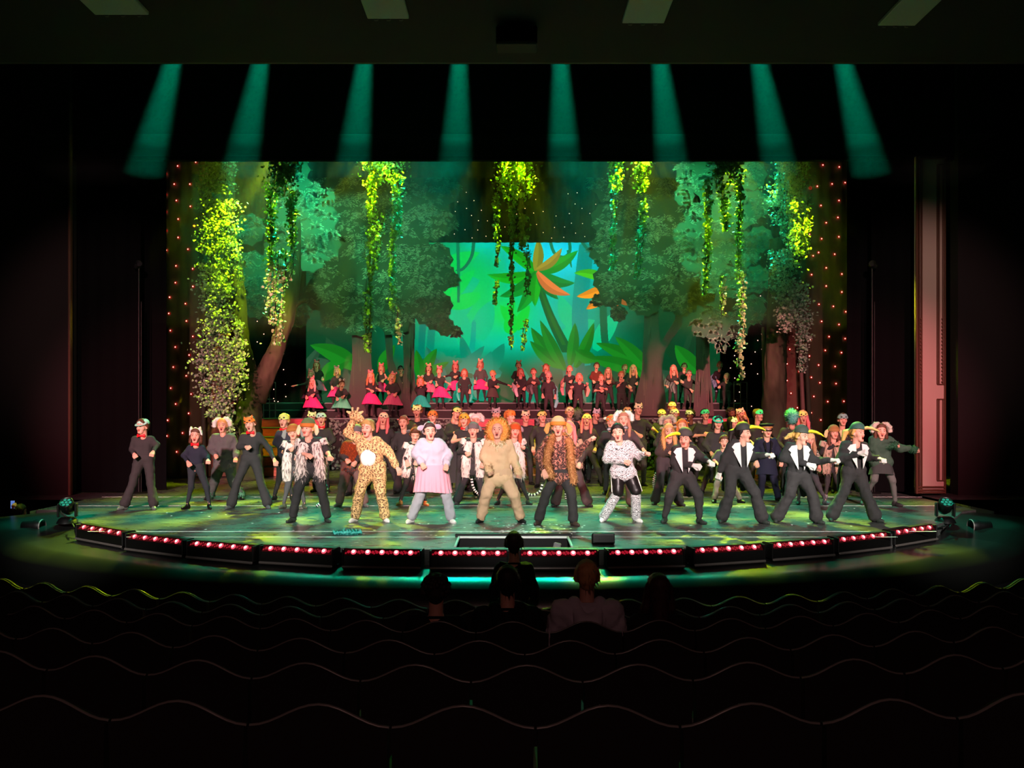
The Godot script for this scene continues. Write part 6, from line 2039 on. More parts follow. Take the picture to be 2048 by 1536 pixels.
func audience() -> void:
	var blk := Color(0.05, 0.05, 0.055)
	onlooker("person with curly dark hair seated leftmost of the four in the stalls", 872, 1184, 6.42, 0.17, [["top", blk, 2.0, 0.012], ["pants", blk, 0.02], ["hair", "curly", Color(0.16, 0.1, 0.08)], ["shoes", blk]])
	onlooker("person with short dark hair and black hoodie seated in the stalls", 1015, 1168, 6.42, 0.2, [["top", blk, 2.0, 0.02], ["pants", blk, 0.02], ["hair", "short", Color(0.12, 0.08, 0.07)], ["hoodback", blk], ["shoes", blk]])
	onlooker("fair-haired person in a pale lilac hoodie seated in the stalls", 1174, 1157, 6.4, 0.2, [["top", Color(0.7, 0.65, 0.7), 2.0, 0.03], ["pants", blk, 0.02], ["hair", "short", Color(0.72, 0.52, 0.34)], ["hoodback", Color(0.7, 0.65, 0.7)], ["shoes", blk]])
	onlooker("person with long dark reddish hair seated rightmost of the four", 1318, 1184, 6.42, 0.17, [["top", Color(0.1, 0.07, 0.07), 2.0, 0.02], ["pants", blk, 0.02], ["hair", "long", Color(0.22, 0.1, 0.08)], ["shoes", blk]])
	var pod := thing("podium", "low black podium in the pit under the conductor", "podium", Vector3(0.02, -1.7, -8.66))
	put("deck", Shape.new().box(Vector3(0, 0.44, 0), Vector3(0.6, 0.06, 0.5), Basis.IDENTITY, 0.01).mesh(), mat(Color(0.05, 0.05, 0.05), 0.8), pod)
	put("skirt", Shape.new().box(Vector3(0, 0.205, 0), Vector3(0.56, 0.41, 0.46)).mesh(), mat(Color(0.04, 0.04, 0.04), 0.9), pod)
	onlooker("dark figure of the conductor standing in front of the middle battens", 1028, 1090, 8.7, 0.14, [["top", blk, 2.0, 0.015], ["pants", blk, 0.03], ["hair", "short", Color(0.2, 0.14, 0.11)], ["shoes", blk]], true)

const TEAL_BEAM := 230.0
const LIME_BEAM := 115.0
const TEAL_BACK := 270.0
const TEAL_TREE := 85.0
const FRONT_WHITE := 285.0
const FRONT_PINK := 360.0
const HOUSE := 15.0

func haze(called: String, at: Vector3, size: Vector3, density: float, col: Color) -> void:
	var v := FogVolume.new()
	v.name = numbered(called)
	v.shape = RenderingServer.FOG_VOLUME_SHAPE_BOX
	v.size = size
	v.position = at
	var m := FogMaterial.new()
	m.density = density
	m.albedo = col
	v.material = m
	tag(v, "thin stage haze hanging in the lamp light", "haze", "", "stuff")
	add_child(v)

func _ready() -> void:
	var cam := Camera3D.new()
	cam.name = "camera"
	add_child(cam)
	cam.projection = Camera3D.PROJECTION_FRUSTUM
	cam.near = 0.1
	cam.far = 100.0
	cam.size = 0.1 * 2.0 * 768.0 / F
	cam.frustum_offset = Vector2(0, 0.1 * (HORIZON - 768.0) / F)
	cam.position = Vector3(0, EYE, 0)
	cam.current = true
	var we := WorldEnvironment.new()
	we.name = "surroundings"
	var e := Environment.new()
	e.background_mode = Environment.BG_COLOR
	e.background_color = Color.BLACK
	e.tonemap_mode = Environment.TONE_MAPPER_LINEAR
	e.tonemap_exposure = 1.0
	e.sdfgi_enabled = true
	e.ssao_enabled = true
	e.ssil_enabled = true
	e.volumetric_fog_enabled = true
	e.volumetric_fog_density = 0.0
	we.environment = e
	add_child(we)
	noise.frequency = 0.05
	noise.seed = 4
	lamps()
	# large structure
	var t0 := Time.get_ticks_msec()
	materials()
	surroundings()
	stage_floor()
	platform()
	video_wall()
	print("stage ", Time.get_ticks_msec() - t0)
	stars()
	rigging()
	trees()
	vines()
	haze("stage_haze", Vector3(0, 6.6, -21.6), Vector3(15.6, 6.0, 8.4), 0.009, Color(0.8, 0.8, 0.8))
	# the haze hangs thickest under the roof
	for h in [[9.3, 6.3, 0.07], [6.3, 5.75, 0.04]]:
		haze("hanging_haze", Vector3(0, (h[0] + h[1]) * 0.5, -14.22), Vector3(16.0, h[0] - h[1], 1.2), h[2], Color(0.8, 0.8, 0.8))
	print("set ", Time.get_ticks_msec() - t0)
	# people and things
	make_templates()
	cast()
	audience()
	print("people ", Time.get_ticks_msec() - t0)
	footlights()
	apron_things()
	seats()
	print("all ", Time.get_ticks_msec() - t0)

func materials() -> void:
	wood_red = StandardMaterial3D.new()
	wood_orange = StandardMaterial3D.new()
	var grain := noise_texture(0.02, [[0.0, Color(0.7, 0.7, 0.7)], [0.5, Color(0.95, 0.95, 0.95)], [0.7, Color(0.8, 0.8, 0.8)], [1.0, Color(1, 1, 1)]], FastNoiseLite.TYPE_SIMPLEX_SMOOTH, 256, 5)
	for m in [wood_red, wood_orange]:
		m.albedo_texture = grain
		m.uv1_triplanar = true
		m.uv1_world_triplanar = true
		m.uv1_scale = Vector3(0.25, 2.5, 0.6)
		m.roughness = 0.5
	wood_red.albedo_color = Color(0.76, 0.2, 0.25)
	wood_orange.albedo_color = Color(0.85, 0.45, 0.32)
	# animal prints
	var prints := {"giraffe": 0, "leopard": 1, "zebra": 2, "tiger": 3}
	for key in prints:
		var im := Image.create(256, 256, false, Image.FORMAT_RGB8)
		var f := FastNoiseLite.new()
		f.seed = 21 + prints[key]
		f.noise_type = FastNoiseLite.TYPE_CELLULAR
		f.cellular_return_type = FastNoiseLite.RETURN_DISTANCE
		f.frequency = 0.042
		var g := FastNoiseLite.new()
		g.frequency = 0.02
		g.seed = 3
		for y in 256:
			for x in 256:
				# wrap by blending two copies so that the print repeats without a seam
				var c := Color.WHITE
				match key:
					"giraffe":
						var h := f.get_noise_2d(x, y)
						c = Color(0.26, 0.16, 0.09) if h < -0.6 else Color(0.88, 0.74, 0.5)
					"leopard":
						var h := f.get_noise_2d(x * 0.8, y * 0.8)
						var q := g.get_noise_2d(x * 3.0, y * 3.0)
						c = Color(0.55, 0.3, 0.22) if h < -0.74 else (Color(0.08, 0.05, 0.05) if h < -0.5 + q * 0.15 else Color(0.78, 0.5, 0.42))
					"zebra":
						var h := sin(y * TAU / 16.0 + g.get_noise_2d(x * 1.6, y * 1.0) * 9.0)
						c = Color(0.06, 0.06, 0.07) if h > 0.25 else Color(0.86, 0.86, 0.86)
					"tiger":
						var h := sin(y * TAU / 32.0 + g.get_noise_2d(x * 1.6, y * 0.7) * 7.0)
						c = Color(0.05, 0.05, 0.05) if h > 0.1 else Color(0.62, 0.6, 0.52)
				im.set_pixel(x, y, c)
		var m := StandardMaterial3D.new()
		m.albedo_texture = ImageTexture.create_from_image(im)
		m.uv1_triplanar = true
		m.uv1_scale = Vector3.ONE * {"giraffe": 3.2, "leopard": 3.8, "zebra": 2.4, "tiger": 2.2}[key]
		m.roughness = 0.85
		pattern[key] = m

# ---------------------------------------------------------------- the cast, as they stand in the photograph
const BK := Color(0.19, 0.185, 0.185)
const GY := Color(0.3, 0.3, 0.3)
const RED := Color(0.85, 0.07, 0.12)
const GREEN := Color(0.25, 0.85, 0.68)
const CREAM := Color(0.92, 0.88, 0.7)
const GOLD := Color(0.9, 0.82, 0.5)
const ORANGE := Color(0.9, 0.48, 0.2)
const WHITE := Color(0.88, 0.87, 0.84)
const PINKH := Color(0.85, 0.45, 0.45)
const BLOND := Color(0.8, 0.62, 0.34)
const BROWN := Color(0.32, 0.19, 0.12)
const DKHAIR := Color(0.1, 0.075, 0.06)
const FURA := Color(0.84, 0.79, 0.75)
const FURB := Color(0.3, 0.26, 0.25)

# a masked player in black seen behind others
func masked(label: String, x: float, y: float, fy: float, mask: Array, hairs: Array, extra := {}, more := []) -> void:
	var spec := {"at": [x, y], "fy": fy}
	spec.merge(extra, true)
	var wear := [["top", spec.get("col", BK), spec.get("sleeve", 2.0), 0.008], ["pants", spec.get("legs", BK), spec.get("flare", 0.012), 0.008], ["shoes", Color(0.12, 0.11, 0.11)]]
	if hairs: wear.append(["hair", hairs[0], hairs[1]])
	if mask: wear.append(["mask"] + mask)
	person(label, spec, wear + more)

func cast() -> void:
	front_row()
	second_row()
	crowd()
	choir()

func front_row() -> void:
	var V := func(x: float, y: float, z: float) -> Vector3: return Vector3(x, y, z)
	person("performer in brown flap hat, grey fur vest and black tee at left of front row", {"j": [618, 858, 601, 880, 644, 879, 594, 905, 655, 905, 618, 908, 664, 910, 624, 938, 599, 977, 645, 977, 587, 1033, 656, 1033], "fy": 1043, "hands": [1, 1], "look": [-22, 2, 0], "face": 0, "w": 1.08},
		[["top", BK, 1.0, 0.012], ["pants", BK, 0.02, 0.02], ["furvest", FURA, FURB, 0.16, 1500], ["flaphat", Color(0.34, 0.42, 0.26), Color(0.72, 0.42, 0.18), Color(0.8, 0.76, 0.6)], ["hair", "short", BLOND], ["shoes", Color(0.2, 0.22, 0.2)], ["tail", [V.call(0.02, 0.75, -0.12), V.call(0.16, 0.5, -0.3), V.call(0.1, 0.3, -0.32), V.call(0.0, 0.2, -0.3)]]])
	person("performer in spotted giraffe suit with raised arm and white belly", {"j": [737, 857, 719, 880, 757, 879, 697, 865, 778, 905, 706, 842, 795, 932, 746, 938, 722, 980, 762, 981, 711, 1033, 772, 1033], "fy": 1043, "hands": [1, 1], "look": [-20, -2, 0], "face": 1, "w": 1.08, "z": {"wl": -0.02, "el": 0.04, "wr": 0.1}},
		[["top", "giraffe", 2.0, 0.028], ["pants", "giraffe", 0.03, 0.028], ["patch", WHITE, BROWN, -0.03], ["hair", "short", Color(0.6, 0.52, 0.3)], ["giraffehood", "wl"], ["shoes", WHITE]])
	person("performer in grey sweatshirt, pink skirt and headband with pink ears", {"j": [860, 864, 841, 884, 881, 884, 832, 907, 896, 909, 846, 925, 895, 927, 866, 938, 842, 988, 893, 988, 824, 1035, 903, 1035], "fy": 1044.6, "look": [14, 6, 4], "face": 1, "w": 1.18},
		[["top", Color(0.66, 0.65, 0.7), 2.0, 0.034, 0.02], ["pants", Color(0.58, 0.58, 0.6), 0.03, 0.026], ["skirt", Color(0.86, 0.6, 0.66), 0.29, 0.42, 24, 0.19], ["hair", "bun", Color(0.2, 0.15, 0.13)], ["earband", Color(0.6, 0.6, 0.62), Color(0.62, 0.62, 0.66), Color(0.85, 0.55, 0.62), 1.1], ["shoes", WHITE]])
	person("performer in tan lion suit with large orange mane at front centre", {"j": [995, 863, 975, 884, 1017, 883, 968, 914, 1027, 915, 978, 936, 1036, 941, 997, 950, 973, 988, 1027, 988, 961, 1034, 1041, 1034], "fy": 1046.6, "look": [-4, 16, 0], "face": 1, "w": 1.1},
		[["top", Color(0.85, 0.71, 0.56), 2.0, 0.03, 0.03], ["pants", Color(0.8, 0.66, 0.53), 0.03, 0.03], ["mane", Color(0.84, 0.55, 0.24), Color(0.97, 0.78, 0.45)], ["bib", Color(0.72, 0.6, 0.4), Color(0.97, 0.92, 0.78), 0, 0.28], ["cuffs", Color(0.85, 0.72, 0.55), Color(0.95, 0.85, 0.7)], ["shoes", Color(0.08, 0.08, 0.08)]])
	person("performer in leopard print top, fur stole and tan flap hat", {"j": [1116, 855, 1093, 877, 1137, 876, 1078, 912, 1152, 909, 1086, 938, 1176, 880, 1119, 948, 1093, 984, 1142, 987, 1077, 1038, 1146, 1040], "fy": 1049.5, "look": [-6, 2, 0], "face": 1, "z": {"wr": 0.22}, "hands": [1, 0]},
		[["top", "leopard", 2.0, 0.02, 0.02], ["pants", BK, 0.03, 0.02], ["hair", "short", BLOND], ["flaphat", Color(0.75, 0.66, 0.5), Color(0.8, 0.5, 0.2), Color(0.74, 0.55, 0.3)],
		["boa", [V.call(-0.02, 1.36, -0.06), V.call(-0.12, 1.32, 0.06), V.call(-0.17, 1.14, 0.13), V.call(-0.2, 0.98, 0.16), V.call(-0.15, 0.8, 0.17), V.call(-0.13, 0.74, 0.16)], 0.06, Color(0.6, 0.4, 0.24), Color(0.85, 0.64, 0.42), 800],
		["boa", [V.call(0.06, 1.36, -0.05), V.call(0.15, 1.24, 0.09), V.call(0.17, 0.95, 0.12), V.call(0.2, 0.65, 0.08)], 0.06, Color(0.6, 0.4, 0.24), Color(0.85, 0.64, 0.42), 800], ["shoes", Color(0.25, 0.2, 0.18)]])
	person("performer in black and white zebra top, satin shorts and zebra leg warmers", {"j": [1235, 866, 1218, 888, 1260, 887, 1214, 918, 1279, 912, 1244, 921, 1287, 906, 1246, 944, 1235, 983, 1270, 981, 1208, 1032, 1272, 1033], "fy": 1043.5, "look": [-12, 0, 6], "face": 1, "w": 1.08},
		[["top", "zebra", 2.0, 0.024, 0.01], ["shorts", Color(0.1, 0.085, 0.085)], ["warmers", "zebra", 0.05], ["hair", "short", DKHAIR], ["earband", BK, Color(0.2, 0.2, 0.21), Color(0.5, 0.5, 0.5), 0.75], ["shoes", WHITE]])
	var tux := func(label: String, spec: Dictionary, hairs: Array, cap: Array, lean: float) -> void:
		person(label, spec, [["top", BK, 2.0, 0.024], ["pants", Color(0.22, 0.21, 0.21), spec.get("flare", 0.05), 0.022], ["lapels", lean], ["tails", BK], ["gloves", WHITE], ["hair", hairs[0], hairs[1]], ["beakcap"] + cap, ["shoes", Color(0.2, 0.22, 0.2)]])
	tux.call("penguin player in tailcoat whose cap has a yellow beak pointing left", {"j": [1369, 879, 1350, 896, 1388, 895, 1348, 926, 1403, 916, 1380, 929, 1411, 921, 1364, 952, 1338, 990, 1394, 990, 1330, 1034, 1397, 1036], "fy": 1045.6, "look": [-28, -4, 0], "face": 0, "flare": 0.0}, ["short", DKHAIR], [Color(0.24, 0.25, 0.24), Color(0.92, 0.84, 0.14), -50], -0.02)
	tux.call("dark-haired penguin player, beak cap pointing right, beside the captain", {"j": [1485, 868, 1463, 885, 1496, 886, 1450, 916, 1504, 914, 1440, 944, 1524, 909, 1473, 940, 1458, 982, 1507, 984, 1446, 1034, 1522, 1036], "fy": 1046, "look": [52, 4, 0], "face": 1, "flare": 0.055, "z": {"wl": 0.0}}, ["pony", DKHAIR], [Color(0.2, 0.22, 0.21), Color(0.92, 0.84, 0.14), 25], 0.02)
	tux.call("penguin player in tailcoat with fair ponytail flying left and yellow beak cap", {"j": [1600, 874, 1575, 891, 1614, 891, 1566, 916, 1626, 922, 1606, 927, 1652, 919, 1596, 952, 1577, 988, 1621, 988, 1556, 1033, 1628, 1036], "fy": 1045, "look": [40, -2, -6], "face": 1, "flare": 0.055}, ["ponyside", BLOND], [Color(0.26, 0.29, 0.26), Color(0.92, 0.8, 0.16), 30], 0.0)
	tux.call("smiling penguin player in tailcoat, rightmost of the penguins, beak cap pointing right", {"j": [1712, 868, 1688, 887, 1729, 890, 1681, 918, 1736, 914, 1707, 906, 1746, 916, 1707, 943, 1685, 982, 1727, 986, 1664, 1031, 1745, 1033], "fy": 1042, "look": [34, 6, -10], "face": 1, "flare": 0.055}, ["pony", BLOND], [Color(0.2, 0.36, 0.32), Color(0.85, 0.7, 0.45), 40], 0.02)

func second_row() -> void:
	var V := func(x: float, y: float, z: float) -> Vector3: return Vector3(x, y, z)
	person("player in black with pale green visor and red bow tie at far left", {"j": [288, 854, 267, 875, 306, 875, 264, 899, 314, 890, 278, 907, 316, 902, 288, 918, 269, 966, 305, 966, 259, 1009, 317, 1009], "fy": 1016, "look": [-18, 0, 0], "face": 0},
		[["top", BK, 2.0, 0.006], ["pants", BK, 0.045, 0.012], ["bow", RED], ["hair", "pony", BROWN], ["visor", Color(0.62, 0.85, 0.78)], ["shoes", Color(0.4, 0.46, 0.42)]])
	person("small player in navy top with white cat ears and red bow tie", {"j": [394, 872, 377, 892, 407, 893, 367, 911, 415, 914, 384, 923, 424, 919, 392, 934, 385, 974, 416, 974, 378, 1008, 422, 1008], "fy": 1016.5, "look": [4, 2, 0], "face": 1, "g": 0.86, "hs": 0.95},
		[["top", Color(0.13, 0.15, 0.2), 2.0, 0.004], ["pants", Color(0.16, 0.18, 0.2), 0.0, 0.003], ["bow", RED], ["hair", "bob", BROWN], ["catears", WHITE], ["shoes", Color(0.06, 0.06, 0.06)]])
	person("player in loose charcoal sweatshirt with white fluffy ear muffs and furry ankles", {"j": [447, 852, 427, 873, 466, 873, 423, 898, 473, 896, 437, 908, 478, 913, 449, 926, 431, 964, 468, 964, 424, 990, 486, 990], "fy": 997.5, "look": [2, 6, 4], "face": 1, "w": 1.08},
		[["top", Color(0.33, 0.33, 0.33), 2.0, 0.036, 0.02], ["pants", Color(0.27, 0.3, 0.29), 0.03, 0.028], ["hair", "short", BLOND], ["fluffears", WHITE, Color(0.7, 0.68, 0.64)], ["warmers", Color(0.3, 0.5, 0.4), 0.72, Color(0.35, 0.55, 0.45), Color(0.7, 0.8, 0.7)], ["shoes", Color(0.08, 0.08, 0.08)]])
	person("player in black with orange cat mask on the head, arm stretched to the right", {"j": [503, 849, 484, 869, 520, 868, 478, 894, 538, 897, 499, 893, 554, 917, 502, 918, 476, 966, 524, 964, 470, 1008, 539, 1007], "fy": 1015, "look": [-10, 0, 12], "face": 1, "hands": [0, 1]},
		[["top", BK, 2.0, 0.006], ["pants", BK, 0.05, 0.01], ["bow", RED], ["hair", "pony", Color(0.45, 0.25, 0.14)], ["mask", ORANGE, BK, true], ["shoes", Color(0.3, 0.32, 0.32)]])
	person("slim player in navy with yellow mask and bow tie before the red stairs", {"j": [570, 842, 556, 863, 583, 863, 550, 886, 588, 886, 576, 899, 578, 898, 570, 919, 561, 956, 580, 956, 553, 991, 588, 991], "fy": 998, "face": 1, "look": [-12, 0, 0]},
		[["top", Color(0.2, 0.2, 0.24), 2.0, 0.004], ["pants", BK, 0.0, 0.003], ["bow", RED], ["hair", "short", BLOND], ["mask", Color(0.8, 0.85, 0.45), BK], ["shoes", Color(0.15, 0.15, 0.15)]])
	person("child in grey fur vest and brown hat half hidden behind the flap hat player", {"j": [588, 866, 574, 884, 604, 884, 571, 905, 610, 905, 586, 898, 604, 912, 590, 938, 577, 975, 604, 975, 571, 1007, 612, 1007], "fy": 1015, "g": 0.85, "hs": 0.95, "look": [8, 0, 4]},
		[["top", BK, 2.0, 0.006], ["pants", GY, 0.0, 0.004], ["furvest", FURA, FURB, 0.2, 700], ["flaphat", Color(0.6, 0.36, 0.18), Color(0.62, 0.38, 0.2), Color(0.5, 0.52, 0.5)], ["shoes", Color(0.3, 0.32, 0.25)], ["tail", [V.call(0.06, 0.6, -0.12), V.call(0.1, 0.4, -0.2), V.call(0.05, 0.2, -0.2), V.call(-0.04, 0.12, -0.18)]]])
	person("player in shaggy rust brown fur top and taupe trousers behind the giraffe", {"j": [714, 866, 690, 886, 722, 886, 684, 912, 726, 910, 697, 918, 716, 922, 704, 934, 688, 970, 722, 970, 681, 1003, 734, 1004], "fy": 1011, "face": 0, "w": 1.06},
		[["top", Color(0.22, 0.21, 0.21), 2.0, 0.012, 0.03], ["furtop", Color(0.42, 0.17, 0.06), Color(0.68, 0.3, 0.1)], ["pants", Color(0.42, 0.36, 0.34), 0.03, 0.024], ["beanie", Color(0.36, 0.36, 0.37)], ["shoes", Color(0.4, 0.42, 0.4)]])
	person("child in grey fur vest with brown headband looking down beside the pink skirt", {"j": [831, 869, 816, 887, 842, 888, 808, 908, 846, 908, 816, 922, 838, 920, 826, 938, 812, 970, 844, 970, 803, 1001, 854, 1002], "fy": 1008, "g": 0.85, "hs": 0.95, "look": [10, -26, 0]},
		[["top", BK, 2.0, 0.006], ["pants", BK, 0.0, 0.003], ["furvest", FURA, FURB, 0.14, 700], ["hair", "bun", BROWN], ["earband", Color(0.62, 0.36, 0.16), Color(0.4, 0.4, 0.4), Color(0.3, 0.3, 0.3), 0.9], ["shoes", Color(0.82, 0.55, 0.3)]])
	person("player in grey beanie, long fur vest and black tunic left of the lion", {"j": [947, 861, 930, 879, 964, 880, 919, 904, 970, 904, 933, 905, 966, 924, 946, 936, 926, 967, 962, 969, 916, 1000, 966, 998], "fy": 1006.5, "look": [-8, 2, 0], "face": 1, "g": 0.9, "hands": [0, 0]},
		[["top", BK, 2.0, 0.012, 0.04], ["pants", Color(0.2, 0.19, 0.2), 0.045, 0.012], ["furvest", FURA, FURB, 0.16, 800], ["beanie", Color(0.38, 0.36, 0.36), Color(0.42, 0.42, 0.42)], ["shoes", Color(0.3, 0.28, 0.28)], ["tail", [V.call(0.02, 0.6, -0.12), V.call(-0.03, 0.45, -0.1), V.call(0.02, 0.25, -0.08), V.call(0.12, 0.15, -0.06)]]])
	person("child in rust beanie and fur vest with curling striped tail behind the lion", {"j": [1030, 862, 1014, 880, 1043, 880, 1008, 902, 1052, 900, 1012, 915, 1048, 894, 1028, 934, 1010, 968, 1044, 968, 996, 1000, 1056, 1000], "fy": 1006.5, "g": 0.86, "look": [6, 0, -4], "face": 0},
		[["top", BK, 2.0, 0.008], ["pants", BK, 0.0, 0.004], ["furvest", FURA, FURB, 0.2, 700], ["beanie", Color(0.66, 0.3, 0.12), Color(0.55, 0.48, 0.52)], ["hair", "long", Color(0.6, 0.3, 0.18)], ["shoes", Color(0.2, 0.24, 0.22)], ["tail", [V.call(0.08, 0.6, -0.12), V.call(0.18, 0.25, -0.14), V.call(0.32, 0.14, -0.14), V.call(0.48, 0.2, -0.14), V.call(0.54, 0.36, -0.14)]]])
	person("player with pink hair and fur collar in flared trousers behind the leopard", {"at": [1138, 858], "fy": 1012, "pose": "wide", "look": [-10, 0, 0], "face": 0}, [["top", Color(0.24, 0.2, 0.2), 2.0, 0.012], ["pants", Color(0.26, 0.21, 0.21), 0.055, 0.016], ["hair", "long", PINKH], ["furvest", Color(0.62, 0.5, 0.42), FURB, 0.05, 500], ["shoes", BK], ["tail", [V.call(-0.04, 0.6, -0.14), V.call(-0.06, 0.35, -0.2), V.call(-0.06, 0.1, -0.2)]]])
	person("player with fluffy ears and long hair in brown flared trousers behind the zebra", {"j": [1246, 840, 1230, 862, 1264, 861, 1222, 888, 1274, 880, 1236, 898, 1282, 896, 1244, 916, 1228, 962, 1256, 962, 1218, 1004, 1260, 1004], "fy": 1011.5, "look": [-4, 0, 0], "face": 0}, [["top", Color(0.27, 0.22, 0.23), 2.0, 0.01], ["pants", Color(0.34, 0.26, 0.25), 0.055, 0.014], ["hair", "long", Color(0.6, 0.42, 0.34)], ["fluffears", WHITE, Color(0.7, 0.65, 0.62)], ["shoes", BK]])
	person("player with very long wavy fair hair, striped tail and arms folded", {"j": [1336, 863, 1320, 884, 1350, 884, 1315, 905, 1356, 905, 1336, 908, 1342, 904, 1332, 922, 1318, 962, 1346, 962, 1309, 1000, 1354, 1002], "fy": 1008.5, "look": [4, 0, 4], "face": 1}, [["top", Color(0.24, 0.21, 0.2), 2.0, 0.01], ["pants", Color(0.23, 0.21, 0.22), 0.05, 0.012], ["hair", "longwavy", Color(0.8, 0.62, 0.38)], ["earband", Color(0.5, 0.42, 0.36), Color(0.6, 0.56, 0.5), Color(0.5, 0.44, 0.4), 0.6], ["shoes", Color(0.25, 0.24, 0.24)], ["tail", [V.call(-0.12, 0.62, -0.12), V.call(-0.18, 0.5, -0.16), V.call(-0.2, 0.36, -0.18), V.call(-0.18, 0.26, -0.2)]]])
	person("captain in navy double-breasted coat and peaked cap", {"j": [1532, 862, 1514, 880, 1551, 880, 1509, 904, 1557, 905, 1510, 920, 1558, 918, 1533, 928, 1522, 960, 1546, 960, 1519, 991, 1548, 993], "fy": 999, "look": [2, 2, 0], "face": 0, "z": {"wl": 0.08, "wr": 0.08}, "hands": [1, 1]}, [["top", Color(0.1, 0.11, 0.18), 2.0, 0.016], ["coat", Color(0.1, 0.11, 0.18)], ["pants", Color(0.1, 0.11, 0.18), 0.02, 0.012], ["hair", "short", BROWN], ["peaked"], ["shoes", Color(0.06, 0.06, 0.06)]])
	person("child in tiger striped top and beige hat between two penguins", {"at": [1616, 880], "fy": 1007, "pose": "wide", "g": 0.84, "hs": 0.94, "look": [-8, 0, 0]}, [["top", "tiger", 2.0, 0.012], ["pants", Color(0.24, 0.24, 0.25), 0.0, 0.004], ["beanie", Color(0.78, 0.68, 0.5)], ["hair", "long", Color(0.6, 0.46, 0.34)], ["shoes", Color(0.25, 0.3, 0.3)]])
	person("child in pale fur vest and tan hat with beige ears right of the crowd", {"j": [1665, 866, 1648, 884, 1678, 884, 1643, 906, 1682, 908, 1664, 888, 1672, 920, 1662, 934, 1652, 962, 1672, 962, 1646, 989, 1682, 988], "fy": 996, "g": 0.86, "hs": 0.95, "look": [4, 0, 0]}, [["top", BK, 2.0, 0.006], ["pants", BK, 0.0, 0.004], ["furvest", Color(0.68, 0.58, 0.5), Color(0.25, 0.2, 0.18), 0.12, 700], ["flaphat", Color(0.6, 0.42, 0.24), Color(0.62, 0.44, 0.26), Color(0.8, 0.72, 0.52)], ["hair", "long", BROWN], ["shoes", Color(0.5, 0.5, 0.5)]])
	person("player in green sweater with dog ears reaching a furry green cuff to the right", {"j": [1759, 863, 1745, 877, 1779, 878, 1744, 897, 1800, 896, 1776, 890, 1822, 898, 1762, 922, 1745, 958, 1781, 960, 1737, 997, 1791, 1003], "fy": 1012.5, "look": [-8, 2, 0], "face": 1, "z": {"wr": 0.08}}, [["top", Color(0.2, 0.3, 0.24), 2.0, 0.03, 0.02], ["skirt", Color(0.2, 0.22, 0.21), 0.22, 0.3, 8], ["pants", Color(0.34, 0.36, 0.34), 0.0, 0.006], ["hair", "bob", BROWN], ["fluffears", Color(0.72, 0.68, 0.62), Color(0.5, 0.46, 0.42)], ["cuffs", Color(0.12, 0.26, 0.18), Color(0.25, 0.5, 0.36)], ["shoes", Color(0.15, 0.15, 0.15)]])

